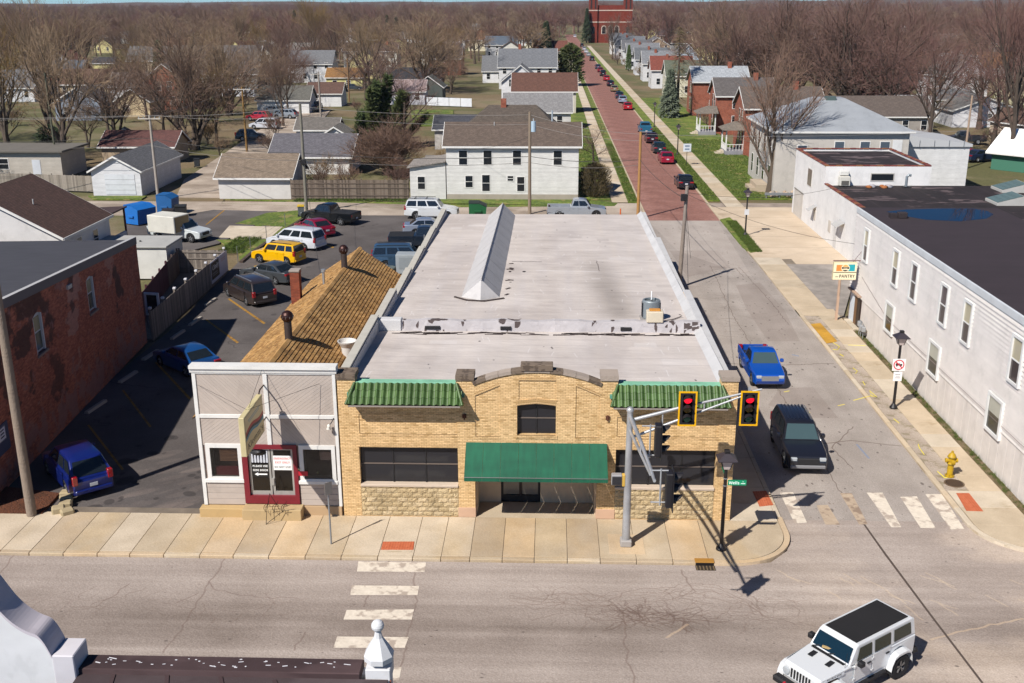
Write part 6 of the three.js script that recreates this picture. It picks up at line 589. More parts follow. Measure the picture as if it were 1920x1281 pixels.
function car(type, name, label, col, [x, z], heading, o = {}) {
const R = carGeo(type), c = R.c, X = R.X, t = thing(name, label, type === 'pickup' || type === 'compact' ? 'pickup truck' : type === 'van' ? 'minivan' : /suv/.test(type) ? 'suv' : 'car', [x, o.y ?? -0.07, z], heading, o.group), pm = paint(col);
const body = mk('body', R.body, pm, t); mk('underbody', R.well, M_trim, t); mk('cabin', R.cabin, o.roof ? paint(o.roof) : pm, t); mk('windshield', R.windshield, M_carWind, t); mk('rear_window', R.rear_window, M_carGlass, t);
for (const g of R.side) mk('side_window', g, M_carGlass, t);
if (!o.far) for (const [g, s, hx, hy] of R.doors) { const d = mk('door', g, pm, t); G().box(hx - 0.09, hx + 0.09, hy - 0.018, hy + 0.018, s * (R.hw(hx, hy) + 0.005), s * (R.hw(hx, hy) + 0.035)).mesh('handle', o.chrome ? M_rim : pm, d); }
for (const s of [-1, 1]) {
for (const wx of [R.xf, R.xr]) { const w = part(t, 'wheel'); w.position.set(wx, c.r, s * (c.W / 2 - 0.13)); if (s < 0) w.rotation.y = Math.PI; mk('tyre', R.tyre, M_tyre, w); mk('rim', R.rim, o.far ? M_rim : M_trim, w); if (!o.far) mk('spokes', R.spoke, o.rim || M_rim, w); }
const hy = c.nose - 0.13, hx = c.L / 2, zz = c.W / 2 - 0.34; G().box(hx - 0.28, hx - 0.005, hy - 0.07, hy + 0.1, s * (zz - 0.1), s * (zz + 0.2), 0.03).mesh('headlight', M_head, t);
const tb = c.bed ? [0.82, 1.08] : type === 'sedan' ? [c.tail - 0.22, c.tail - 0.06] : [c.b - 0.28, c.b + 0.12]; G().box(-c.L / 2 - 0.012, -c.L / 2 + 0.2, tb[0], tb[1], s * (c.W / 2 * 0.89 - (type === 'sedan' ? 0.42 : 0.2)), s * (c.W / 2 * 0.89 + 0.02), 0.025).mesh('taillight', M_tail, t);
G().box(X(c.cowl + 0.42), X(c.cowl + 0.24), c.b + 0.02, c.b + 0.2, s * (c.W / 2 - 0.02), s * (c.W / 2 + 0.17), 0.03).mesh('mirror', o.far ? M_trim : pm, t);
}
const gy = c.nose - 0.18; G().box(c.L / 2 - 0.1, c.L / 2 + 0.01, gy - (c.b > 1.04 ? 0.16 : 0.08), gy + 0.12, -0.47, 0.47, 0.02).mesh('grille', o.chrome ? M_rim : M_trim, t); G().box(c.L / 2 - 0.2, c.L / 2 + 0.03, c.cl + 0.06, c.cl + 0.24, -c.W / 2 * 0.84, c.W / 2 * 0.84, 0.04).mesh('front_bumper', o.bumper || (c.bed ? M_rim : pm), t); G().box(-c.L / 2 - 0.05, -c.L / 2 + 0.15, c.cl + 0.08, c.cl + 0.28, -c.W / 2 * 0.84, c.W / 2 * 0.84, 0.04).mesh('rear_bumper', o.bumper || (c.bed ? M_rim : pm), t);
G().box(-c.L / 2 - 0.02, -c.L / 2, 0.62, 0.76, -0.16, 0.16).at(0, 0, 0).mesh('licence_plate', M_plate, t).position.x = c.bed ? -0.045 : type === 'sedan' ? -0.012 : -0.008;
if (c.bed) { const x0 = X(c.bed), x1 = -c.L / 2 + 0.04; for (const s of [-1, 1]) G().box(x0, x1, 0.62, c.tail, s * (c.W / 2 - 0.12), s * (c.W / 2 - 0.035), 0.02).mesh('bed_side', pm, t); G().box(x1 - 0.035, x1 + 0.05, 0.55, c.tail, -c.W / 2 + 0.06, c.W / 2 - 0.06, 0.02).mesh('tailgate', pm, t); G().box(x0 - 0.01, x1 + 0.05, 0.71, 0.735, -c.W / 2 + 0.12, c.W / 2 - 0.12).mesh('bed_floor', M_trim, t); if (o.tonneau) G().box(x0 - 0.02, x1 + 0.02, c.tail, c.tail + 0.04, -c.W / 2 + 0.05, c.W / 2 - 0.05, 0.01).mesh('bed_cover', mat('#17171a', 0.75), t); }
if (o.rack) for (const s of [-1, 1]) G().box(X(c.rf + 0.2), X(c.rr - 0.2), c.H + 0.03, c.H + 0.07, s * (R.ch(c.H) - 0.1), s * (R.ch(c.H) - 0.05)).mesh('roof_rail', o.rack === 2 ? M_rim : M_trim, t);
if (o.ribs) for (let k = -3; k <= 3; k++) G().box(X(c.rf + 0.25), X(c.rr - 0.2), c.H - 0.01, c.H + 0.025, k * 0.16 - 0.02, k * 0.16 + 0.02).mesh('roof_rib', pm, t);
if (o.crossbars) for (const q of [0.35, 0.75]) G().box(lerp(X(c.rf), X(c.rr), q) - 0.03, lerp(X(c.rf), X(c.rr), q) + 0.03, c.H + 0.07, c.H + 0.1, -R.ch(c.H) + 0.06, R.ch(c.H) - 0.06).mesh('cross_bar', M_trim, t);
return t;
}
const headTo = (a, b) => Math.atan2(-(b[1] - a[1]), b[0] - a[0]);
function byWheels(type, F, B, side) { const c = CARS[type], th = headTo(B, F), wz = c.W / 2 - 0.05, mx = (F[0] + B[0]) / 2, mz = (F[1] + B[1]) / 2, off = c.L / 2 - c.fo - c.wb / 2; return [[mx - side * Math.sin(th) * wz - Math.cos(th) * off, mz - side * Math.cos(th) * wz + Math.sin(th) * off], th]; }
// west row of the car park
car('sedan', 'red_sedan', 'crimson saloon car parked beside the black pickup', '#7d0f2c', ...byWheels('sedan', [-22.99,-55.85], [-20.97,-53.57], -1));
const rowTh = 2.74;
car('van', 'white_minivan', 'white minivan parked behind the yellow box shaped suv', '#c9ccd2', [-21.65,-49.64], rowTh, { rack: 0 });
car('boxsuv', 'yellow_suv', 'bright yellow boxy suv with black windows', '#e3ad00', [-21.81,-44.12], rowTh + 0.02, { rack: 1 });
car('sedan', 'grey_sedan', 'dark grey saloon between the yellow suv and brown minivan', '#3e4144', [-21.01,-38.24], rowTh - 0.1);
car('van', 'brown_minivan', 'dark brown minivan with roof rails beside wooden fence', '#332b29', ...byWheels('van', [-23.06,-33.75], [-20.72,-31], -1), { rack: 2 });
car('sedan', 'blue_sedan', 'bright blue saloon half in shade beside the beige shop', '#16447c', [-20.69,-18.08], 2.42);
car('suv', 'blue_suv', 'dark blue compact suv parked against the red brick wall', '#101f63', [-20.55,-3.1], 2.28, { });
car('pickup', 'black_pickup', 'black crew pickup with bed cover parked at top of car park', '#0f1216', [-20.79,-60.36], rowTh + 0.02, { tonneau: 1, bumper: M_trim, chrome: 0 });
car('bigsuv', 'white_suv', 'large white suv with roof rack beside green bin', '#c8cacb', [-11.39,-62.92], -0.03, { rack: 1, crossbars: 1 });
car('sedan', 'silver_sedan', 'silver grey coupe saloon tucked behind the white parapet', '#7c8494', [-10.78,-55.39], 0.12);
car('pickup', 'dark_pickup', 'dark navy pickup with flat black bed cover behind the parapet', '#18222f', [-10.82,-49.87], 0.06, { tonneau: 1 });
car('bigsuv', 'steel_blue_suv', 'steel blue suv with black windows beside the air conditioning units', '#2f465c', [-11.41,-42.53], 0.1, { rack: 1 });
car('pickup', 'silver_pickup', 'silver extended cab pickup on the alley behind flat roof', '#8e949c', [2.71,-63.45], -0.01, { chrome: 0, bumper: M_trim });
car('pickup', 'white_pickup', 'white pickup with tall white camper canopy nosed out by the shed', '#c5cbcc', [-32.78,-52.66], -0.35);
{ const s = thing('camper_canopy', 'tall white box canopy on the white pickup bed', 'canopy'); const q = [-33.32,-51.98]; s.position.set(q[0], 0.8, q[1]); s.rotation.y = -0.35; G().box(-1.6, 1.3, 0, 1.5, -1.05, 1.05, 0.05).mesh('shell', worn('#cfcdc4', 0.7), s); G().box(1.3, 1.33, 0.1, 1.4, -0.9, 0.9).mesh('end_panel', worn('#a58a62', 0.8), s); }
// side street
car('compact', 'blue_pickup', 'bright blue compact pickup parked facing the street', '#0c4aa6', [11.93,-17.81], -Math.PI / 2 + 0.02, { y: RY, bumper: paint('#0a2f74'), chrome: 1 });
car('midsuv', 'black_suv', 'black suv with ribbed roof parked near the crossing', '#1d1e26', [11.55,-6.91], -Math.PI / 2 - 0.02, { y: RY, ribs: 1, bumper: mat('#77777a', 0.5), chrome: 0 });
// brick street, parked along the east kerb
const by = [['sedan', -82.0, '#11151c', 'black saloon, nearest car on the brick street'], ['sedan', -101.6, '#8c0f2e', 'bright red saloon, second car up the brick street'], ['sedan', -111.6, '#14272c', 'dark green saloon just behind the red saloon'], ['sedan', -123.0, '#2a0f18', 'dark maroon saloon beside the teal pickup'], ['pickup', -134.0, '#27607c', 'teal pickup on the brick street'], ['sedan', -174.5, '#a00f1f', 'red saloon halfway along brick street, front of three'], ['sedan', -189.9, '#7e8da0', 'pale blue grey saloon behind the red one halfway'], ['sedan', -200.5, '#1b2c40', 'dark blue saloon leading the group of three'], ['sedan', -219.8, '#7a6a52', 'gold saloon up the brick street'], ['sedan', -237.0, '#141a2a', 'navy saloon in front of the gold one'], ['sedan', -256.5, '#9a1024', 'red saloon beyond the navy one'], ['suv', -276.6, '#15171d', 'black suv between two red cars up the street'], ['sedan', -294.1, '#6d0f22', 'dark red saloon far up the street'], ['sedan', -310.8, '#23344a', 'slate blue saloon far up the brick street'], ['suv', -360.6, '#1d2026', 'black suv alone past the side turning'], ['sedan', -397.7, '#9a9fa4', 'silver saloon behind the lone black suv'], ['sedan', -426.6, '#b6bac0', 'white saloon in the far row of pale cars'], ['sedan', -453.6, '#a3a8b0', 'light grey saloon in the far row of pale cars'], ['suv', -490.5, '#141519', 'black suv at the head of far row'], ['van', -643.1, '#c4c6ca', 'tiny white van far up the brick street']];
for (const [ty, z, col, l] of by) { car(ty, ty === 'pickup' ? 'parked_pickup' : 'parked_car', l, col, [15.35, z], Math.PI / 2, { y: RY, far: z < -130, group: 'cars parked along the brick street' }); }
// ---------- white off-roader in the foreground ----------
{ const t = thing('off_road_car', 'white boxy four door off-roader with black roof turning in the foreground', 'suv', [9.29, RY, 10.24], -2.504), W = paint('#d4d6d8'), K = mat('#18171a', 0.7), L = 2.2;
const hw = (x) => (x > 1 ? lerp(0.74, 0.66, (x - 1) / 1.2) : 0.76);
shell(G(), [[L - 0.05, 0.62], [L, 0.75], [L - 0.02, 1.1], [L - 0.12, 1.18], [1.0, 1.25], [0.85, 1.25], [0.85, 1.2], [-L, 1.2], [-L, 0.6], [-L + 0.1, 0.5], ...archP(-1.4, 0.5, 0.45), [-0.8, 0.45], [0.95, 0.45], ...archP(1.6, 0.48, 0.5), [L - 0.06, 0.55]].filter((q, i, a) => !i || Math.hypot(q[0] - a[i - 1][0], q[1] - a[i - 1][1]) > 0.01), (x) => hw(x), 0.03).mesh('body', W, t);
shell(G(), [[0.92, 1.22], [0.62, 1.74], [0.5, 1.8], [-2.05, 1.8], [-2.16, 1.74], [-2.2, 1.2]], (x, y) => 0.74 - Math.max(0, y - 1.2) * 0.1, 0.03).mesh('cabin', W, t);
G().box(-1.98, 0.5, 1.795, 1.825, -0.58, 0.58, 0.01).mesh('roof_panel', mat('#1b191b', 0.85, { map: T_grit }), t);
const zs = (y) => 0.755 - Math.max(0, y - 1.2) * 0.1;
for (const s of [-1, 1]) for (const [a0, a1, b0, b1] of [[0.62, 0.48, -0.08, -0.08], [-0.22, -0.22, -0.98, -0.98], [-1.14, -1.14, -1.98, -1.94]]) { const P = [[a0, 1.3], [b0, 1.3], [b1, 1.7], [a1, 1.7]].map(([x, y]) => [x, y, s * (zs(y) + 0.006)]), g = G(); s > 0 ? g.quad(P[1], P[0], P[3], P[2]) : g.quad(...P); g.mesh('side_window', mat('#1f2a22', 0.06, { specularIntensity: 0.9 }), t); }
{ const P = [[0.9, 1.3, -0.66], [0.9, 1.3, 0.66], [0.665, 1.7, 0.62], [0.665, 1.7, -0.62]].map(([x, y, z]) => [x + 0.02, y + 0.01, z]); const ws = G().quad(P[1], P[0], P[3], P[2]).mesh('windshield', mat('#122632', 0.05, { specularIntensity: 0.9 }), t); G().at(0.86, 1.36, 0.1, 0.4).box(-0.03, 0.03, 0, 0.06, -0.2, 0.2).off().mesh('dash_item', worn('#b59a6a', 0.8), ws); }
G().quad([-2.215, 1.3, -0.55], [-2.215, 1.3, 0.55], [-2.17, 1.68, 0.5], [-2.17, 1.68, -0.5]).mesh('rear_window', M_carGlass, t);
for (const [x0, x1] of [[-0.1, 0.72], [-0.98, -0.13]]) for (const s of [-1, 1]) { const g = G().box(x0 + 0.012, x1, 0.62, 1.27, s * 0.755, s * 0.772, 0.006); const d = g.mesh('door', W, t); G().box(x0 + 0.08, x0 + 0.24, 1.06, 1.1, s * 0.772, s * 0.8).mesh('handle', K, d); for (const y of [0.75, 1.15]) G().box(x1 - 0.04, x1 + 0.05, y - 0.03, y + 0.03, s * 0.772, s * 0.79).mesh('hinge', W, d); }
for (const s of [-1, 1]) { for (const [x, r] of [[-1.4, 0.5], [1.6, 0.5]]) { const f = G(), P = []; for (let k = 0; k <= 8; k++) { const a = Math.PI * (1 - k / 8); P.push([Math.cos(a) * r * 1.08, 0.45 + Math.min(0.5, Math.sin(a) * 0.62)]); } for (let k = 0; k < 8; k++) { const a = P[k], b = P[k + 1], z0 = s * 0.7, z1 = s * 0.95; const A = [x + a[0], a[1] + 0.02, z0], B = [x + b[0], b[1] + 0.02, z0], C = [x + b[0] * 0.97, b[1] - 0.015, z1], D = [x + a[0] * 0.97, a[1] - 0.015, z1]; s > 0 ? f.quad(D, C, B, A) : f.quad(A, B, C, D); const e = [[C[0], C[1] - 0.07, C[2]], [D[0], D[1] - 0.07, D[2]]]; s > 0 ? f.quad(D, e[1], e[0], C) : f.quad(C, e[0], e[1], D); } f.mesh('fender', W, t);
const w = part(t, 'wheel'); w.position.set(x, 0.41, s * 0.8); if (s < 0) w.rotation.y = Math.PI; G().at(0, 0, 0, 0, Math.PI / 2).lathe([[0.22, -0.12], [0.36, -0.135], [0.41, -0.1], [0.41, 0.1], [0.36, 0.135], [0.22, 0.11]], 22).mesh('tyre', M_tyre, w); const tr = G(); for (let k = 0; k < 22; k++) tr.at(0, 0, 0, 0, 0, k * 0.2856).box(-0.035, 0.035, 0.4, 0.425, -0.11, 0.11); tr.mesh('tread', M_tyre, w); G().at(0, 0, 0, 0, Math.PI / 2).lathe([[0, 0.03], [0.06, 0.1], [0.09, 0.05], [0.2, 0.05], [0.23, 0.11]], 18).mesh('rim', mat('#2b2b2e', 0.4, { metalness: 0.6 }), w); const sp = G(); for (let k = 0; k < 5; k++) for (const q of [-0.12, 0.12]) sp.at(0, 0, 0.09, 0, 0, k * 1.2566 + q).box(-0.014, 0.014, 0.04, 0.21, -0.01, 0.015); sp.mesh('spokes', mat('#8d8f92', 0.35, { metalness: 0.8 }), w); }
G().at(0, 0, 0).box(0.55, 0.75, 1.24, 1.42, s * 0.84, s * 1.02, 0.03).mesh('mirror', K, t); G().box(-0.75, 0.95, 0.42, 0.52, s * 0.7, s * 0.86, 0.02).mesh('side_step', K, t);
const h = G().at(L + 0.005, 0.92, s * 0.52, 0, 0, -Math.PI / 2).lathe([[0.13, 0], [0.13, 0.02], [0.11, 0.035], [0, 0.04]], 16).mesh('headlight', M_head, t); G().box(-2.23, -2.15, 0.85, 1.12, s * 0.6, s * 0.75, 0.02).mesh('taillight', M_tail, t);
const vn_ = G().at(1.35, 1.262, s * 0.32, 0.1).box(-0.2, 0.12, 0, 0.012, -0.075, 0.075).off().mesh('hood_vent', K, t); }
for (let k = 0; k < 7; k++) G().box(L - 0.02, L + 0.012, 0.78, 1.08, -0.33 + k * 0.11 - 0.03, -0.33 + k * 0.11 + 0.03, 0.006).mesh('grille_slot', K, t);
G().box(0.95, 1.05, 1.255, 1.275, -0.6, 0.6).mesh('cowl_vent', K, t); for (const s of [-0.2, 0.35]) G().tube([[1.0, 1.29, s + 0.25], [0.86, 1.36, s]], 0.012, 5).mesh('wiper', K, t);
G().box(L + 0.0, L + 0.28, 0.5, 0.72, -0.82, 0.82, 0.05).mesh('front_bumper', K, t); for (const s of [-1, 1]) G().box(L + 0.22, L + 0.32, 0.62, 0.72, s * 0.3, s * 0.38, 0.02).mesh('tow_hook', worn('#b01c2c', 0.4), t); G().box(-2.4, -2.2, 0.48, 0.68, -0.8, 0.8, 0.04).mesh('rear_bumper', K, t);
{ const w = part(t, 'spare_wheel'); w.position.set(-2.34, 1.0, -0.05); w.rotation.y = -Math.PI / 2; G().at(0, 0, 0, 0, Math.PI / 2).lathe([[0.2, -0.1], [0.36, -0.12], [0.41, -0.09], [0.41, 0.09], [0.36, 0.12], [0.2, 0.1]], 20).mesh('tyre', M_tyre, w); }
const tx = texCv(512, 96, 1, 1, (c, w, h) => { c.fillStyle = '#d4d6d8'; c.fillRect(0, 0, w, h); c.fillStyle = '#141416'; c.font = 'bold 84px sans-serif'; c.textAlign = 'center'; c.fillText('RUBICON', w / 2, h * 0.82, w * 0.96); });
G().quad([2.0, 1.08, -0.69], [1.18, 1.08, -0.745], [1.18, 1.2, -0.745], [2.0, 1.19, -0.69], [[0, 0], [1, 0], [1, 1], [0, 1]]).mesh('lettering', mat('#ffffff', 0.35, { map: tx }), t).position.z = -0.012; G().quad([1.18, 1.08, 0.757], [2.0, 1.08, 0.702], [2.0, 1.19, 0.702], [1.18, 1.2, 0.757], [[0, 0], [1, 0], [1, 1], [0, 1]]).mesh('lettering', mat('#ffffff', 0.35, { map: tx }), t);
G().tube([[1.1, 1.24, -0.7], [1.08, 1.75, -0.72]], 0.006, 4).mesh('antenna', K, t);
}
// ---------- near building: curved parapet, black roof, finial ----------
{ const b = thing('stucco_building', 'white stucco building with curved parapet and black roof in front', 'building'), mw = worn('#d9d9db', 0.75);
const prof0 = [[-14.2, 9.62], [-13.2, 10.15], [-12.4, 10.1], [-11.7, 9.72], [-11.3, 9.28], [-11, 8.86], [-10.74, 8.4], [-10.52, 8.14], [-10.3, 7.98], [-10.09, 7.88], [-9.99, 7.74], [-9.92, 7.58], [-9.86, 7.41]].map((q) => V(q[0], q[1], 0)); const prof = new THREE.CatmullRomCurve3(prof0).getPoints(48).map((q) => [q.x, q.y]);
G().prism([[-14.2, -0.1], [-9.86, -0.1], ...prof.slice().reverse()], 20, 20.6).mesh('curved_parapet', mw, b);
for (let i = 0; i < prof.length - 1; i++) { const [a, y] = prof[i], [c, z] = prof[i + 1]; G().quad([a, y + 0.012, 20.62], [c, z + 0.012, 20.62], [c, z + 0.012, 19.98], [a, y + 0.012, 19.98]).quad([a, y - 0.06, 20.62], [c, z - 0.06, 20.62], [c, z + 0.012, 20.62], [a, y + 0.012, 20.62]).mesh('parapet_capping', worn('#c7bfc6', 0.7), b); }
G().box(-9.86, -9.42, -0.1, 7.43, 19.98, 20.62, 0.02).mesh('end_post', worn('#cfcbd0', 0.75), b);
G().box(-14.2, -3.12, -0.1, 6.9, 20.05, 20.3).mesh('front_wall', mw, b); G().box(-3.3, -3.12, -0.1, 6.9, 20.3, 36).box(-14.3, -14.2, -0.1, 6.9, 20.05, 36).box(-14.2, -3.3, -0.1, 6.9, 35.8, 36).mesh('side_wall', mw, b);
const T = texCv(1024, 1024, 11, 11, (c, w, h) => { noiseFill(c, w, h, (u, v) => { const n = (fbm(u, v, 8, 12, 6) - 0.5) * 36, k = sstep(0.5, 0.62, fbm(u + 0.2, v, 5, 9, 5)) * 14; return [64 + n + k, 52 + n + k, 54 + n + k]; }); });
G().box(-9.42, -3.14, 6.86, 6.93, 20.5, 35.8).mesh('roof_sheet', mat('#ffffff', 0.9, { map: T }), b); const r = rnd(17);
G().box(-9.42, -3.7, 6.88, 7.06, 20.0, 20.5, 0.02).mesh('parapet_cover', mat('#f2dcd8', 0.9, { map: T }), b); { const g = G(); for (let i = 0; i < 40; i++) { const x = -9.2 + r() * 5.2, l = 0.015 + r() * r() * 0.1; g.at(x, 7.062, 20.1 + r() * 0.3, (r() - 0.5) * 0.6).box(-l, l, 0, 0.004, -0.006 - r() * 0.014, 0.006); } g.off().mesh('paint_flakes', mat('#cfcdd2', 0.9), b).userData.kind = 'stuff'; }
for (let i = 0; i < 5; i++) G().at(-8.4 + i * 1.25, 6.93, 22, 0.2 + i * 0.1).box(-0.04, 0.04, 0, 0.02, -1.6, 1.6).off().mesh('membrane_wrinkle', mat('#e0cccc', 0.9, { map: T }), b);
const f = part(b, 'finial'); f.position.set(-3.35, 6.93, 20.22); G().box(-0.25, 0.25, -0.1, 0.2, -0.25, 0.25, 0.015).mesh('pedestal', mw, f); G().box(-0.26, 0.26, -0.12, -0.04, 0.2, 0.262).mesh('pedestal_tile', worn('#9d5f52', 0.8), f);
{ const q = [[0.13, 0.2], [0.3, 0.3], [0.31, 0.42], [0.2, 0.62], [0.09, 0.8], [0.06, 0.95]], g = G(); for (let i = 0; i < q.length - 1; i++) { const [r0, y0] = q[i], [r1, y1] = q[i + 1]; for (let k = 0; k < 8; k++) { const a = k * Math.PI / 4 + 0.39, c = a + Math.PI / 4, P = (r_, y, t) => [r_ * Math.cos(t), y, -r_ * Math.sin(t)]; g.quad(P(r0, y0, a), P(r0, y0, c), P(r1, y1, c), P(r1, y1, a)); } } g.mesh('urn', mw, f); G().ball(0, 1.06, 0, 0.13, 16).mesh('ball', mw, f); } }
struct(G().box(-95, 95, -0.2, -0.004, 18.2, 20).mesh('pavement', slabM[0]), 'concrete pavement on the near side of the street', 'pavement');
// ---------- signals, lamps, signs ----------
const M_steel = mat('#c6c7ca', 0.45, { metalness: 0.35, map: T_grit }), M_black = mat('#1a1718', 0.5), M_galv = mat('#8d9094', 0.5, { metalness: 0.4 });
function signalHead(parent, x, y, z, ry, yellow) { const h = part(parent, 'signal_head'); h.position.set(x, y, z); h.rotation.y = ry; const blk = mat('#1d1a1e', 0.55); G().box(-0.2, 0.2, -0.56, 0.56, -0.22, 0.0, 0.03).mesh('housing', blk, h); G().box(-0.32, 0.32, -0.66, 0.66, -0.02, 0.0).mesh('backplate', blk, h);
if (yellow) { const ym = mat('#e0a800', 0.45); G().prism(rectP(-0.335, 0.335, -0.675, 0.675), -0.015, 0.012, 3, [rectP(-0.275, 0.275, -0.615, 0.615)]).mesh('yellow_border', ym, h); }
[['#d8102a', 0.36], ['#5c4310', 0], ['#0f4f3c', -0.36]].forEach(([c, yy], i) => { const on = yellow && i === 0; G().at(0, yy, 0.0, 0, Math.PI / 2).lathe([[0.15, 0], [0.15, 0.02], [0.1, 0.045], [0, 0.055]], 16).mesh('lens_light', on ? new THREE.MeshStandardMaterial({ color: '#a00a1c', emissive: '#ff1030', emissiveIntensity: 0.9, roughness: 0.3 }) : mat(c, 0.25), h); const g = G(); for (let k = 0; k < 10; k++) { const a = -0.35 + k / 10 * 3.84, b = -0.35 + (k + 1) / 10 * 3.84, P = (t, zz, r) => [Math.cos(t) * r, yy + Math.sin(t) * r, zz]; const la = 0.1 + 0.2 * Math.max(0, Math.sin(a)), lb = 0.1 + 0.2 * Math.max(0, Math.sin(b)); g.quad(P(a, 0, 0.165), P(a, la, 0.165), P(b, lb, 0.165), P(b, 0, 0.165)); g.quad(P(b, 0, 0.155), P(b, lb, 0.155), P(a, la, 0.155), P(a, 0, 0.155)); } g.mesh('visor', blk, h); }); return h; }
{ const t = thing('traffic_signal', 'steel traffic signal pole with two mast arms in front of tan shop', 'traffic light', [3.05, 0, 2.15]);
G().cyl(0, 0, 5.55, 0, 0.16, 0.11, 14).mesh('pole', M_steel, t); G().ball(0, 5.55, 0, 0.14, 12).mesh('pole_cap', M_steel, t); G().box(-0.22, 0.22, 0, 0.28, -0.22, 0.22, 0.04).mesh('base', worn('#a39d98', 0.8), t);
const A = (q, z = 0) => [q[0], q[1], z]; G().tube([[0.05, 5.15, 0], [2.0, 5.72, 0], [2.65, 5.88, 0], [4.75, 6.42, 0]], [0.075, 0.06, 0.05, 0.04], 9).mesh('mast_arm', M_steel, t); G().tube([[0.05, 4.45, 0], [2.0, 5.28, 0], [2.65, 5.55, 0], [4.3, 6.24, 0]], [0.06, 0.05, 0.045, 0.035], 8).mesh('brace_arm', M_steel, t); for (const [x, a, b] of [[1.2, 4.94, 5.49], [2.7, 5.57, 5.89]]) G().cyl(x, a, b, 0, 0.03, 0.03, 6).mesh('strut', M_steel, t);
G().tube([[0.02, 5.3, 0.05], [0.1, 5.8, 3.6], [0.15, 6.1, 6.2], [0.17, 6.2, 7.4]], [0.085, 0.07, 0.055, 0.05], 9).mesh('mast_arm', M_steel, t); G().tube([[0.02, 4.75, 0.05], [0.1, 5.35, 3.4], [0.15, 5.95, 6.4]], [0.065, 0.055, 0.05], 8).mesh('brace_arm', M_steel, t); G().cyl(0.1, 5.37, 5.8, 3.5, 0.03, 0.03, 6).mesh('strut', M_steel, t);
signalHead(t, 2.05, 5.74, 0.3, 0, true); signalHead(t, 4.28, 5.78, 0.3, 0, true); signalHead(t, 0.75, 5.95, 3.7, Math.PI / 2, false); signalHead(t, 0.75, 5.85, 7.2, Math.PI / 2, false);
for (const [x, y] of [[2.05, 5.7], [4.28, 6.22]]) G().box(x - 0.04, x + 0.04, y - 0.5, y + 0.3, 0.04, 0.1).mesh('bracket', M_steel, t); for (const z of [3.7, 7.2]) { G().cyl(0.38, 5.3, 6.5, z, 0.03, 0.03, 6).mesh('bracket_tube', M_steel, t); for (const y of [5.4, 6.45]) G().tube([[0.1, y, z], [0.6, y, z]], 0.025, 6).mesh('bracket_arm', M_steel, t); }
const p = part(t, 'pedestrian_signal'); G().box(-0.62, -0.22, 2.55, 2.98, -0.14, 0.12, 0.03).mesh('housing', mat('#8c8a8c', 0.5), p); G().box(-0.6, -0.25, 2.58, 2.92, 0.12, 0.14, 0.01).mesh('screen_face', mat('#2a2a2e', 0.4), p); G().box(-0.22, -0.1, 2.5, 2.98, -0.1, 0.1, 0.02).mesh('clamshell', worn('#d2a94a', 0.6), p);
G().tube([[0.02, 5.1, 0.1], [0.3, 4.9, 0.25], [0.22, 4.65, 0.1]], 0.02, 5).mesh('cable_loop', M_black, t);
const pad = G().box(2.4, 3.75, -0.05, 0.006, 1.3, 2.85, 0.006).mesh('footing_slab', walkM[2], walk); }
function lampPost(label, x, z, h, o = {}) { const t = thing('street_lamp', label, 'street lamp', [x, o.y || 0, z], 0, 'black lantern street lamps'); G().lathe([[0.2, 0], [0.2, 0.06], [0.13, 0.16], [0.075, 0.26], [0.065, h - 0.75], [0.1, h - 0.68]], 12).mesh('post', M_black, t); const l = part(t, 'lantern'); const q = [[0.14, h - 0.68], [0.27, h - 0.26]]; const g = G(); for (let k = 0; k < 4; k++) { const a = k * Math.PI / 2 + Math.PI / 4, b = a + Math.PI / 2, P = (r, y, t_) => [r * 1.2 * Math.cos(t_), y, -r * 1.2 * Math.sin(t_)]; g.quad(P(q[0][0], q[0][1], a), P(q[0][0], q[0][1], b), P(q[1][0], q[1][1], b), P(q[1][0], q[1][1], a)); } g.mesh('pane', mat('#b9aca8', 0.3), l); for (let k = 0; k < 4; k++) { const a = k * Math.PI / 2 + Math.PI / 4; G().tube([[0.17 * Math.cos(a), h - 0.68, -0.17 * Math.sin(a)], [0.33 * Math.cos(a), h - 0.26, -0.33 * Math.sin(a)]], 0.018, 5).mesh('rib', M_black, l); } const c = G(); for (let k = 0; k < 4; k++) { const a = k * Math.PI / 2 + Math.PI / 4, b = a + Math.PI / 2, P = (r, y, t_) => [r * Math.cos(t_), y, -r * Math.sin(t_)]; c.quad(P(0.5, h - 0.27, a), P(0.5, h - 0.27, b), P(0.12, h - 0.06, b), P(0.12, h - 0.06, a)); c.quad(P(0.5, h - 0.3, b), P(0.5, h - 0.3, a), P(0.1, h - 0.28, a), P(0.1, h - 0.28, b)); c.quad(P(0.5, h - 0.3, a), P(0.5, h - 0.3, b), P(0.5, h - 0.27, b), P(0.5, h - 0.27, a)); } c.mesh('lamp_roof', mat('#332d33', 0.5), l); G().box(-0.1, 0.1, h - 0.07, h + 0.06, -0.1, 0.1, 0.02).mesh('lamp_cap', M_black, l); return t; }
const lc = lampPost('black street lamp with green street name signs at the corner', 6.65, 2.38, 4.05);
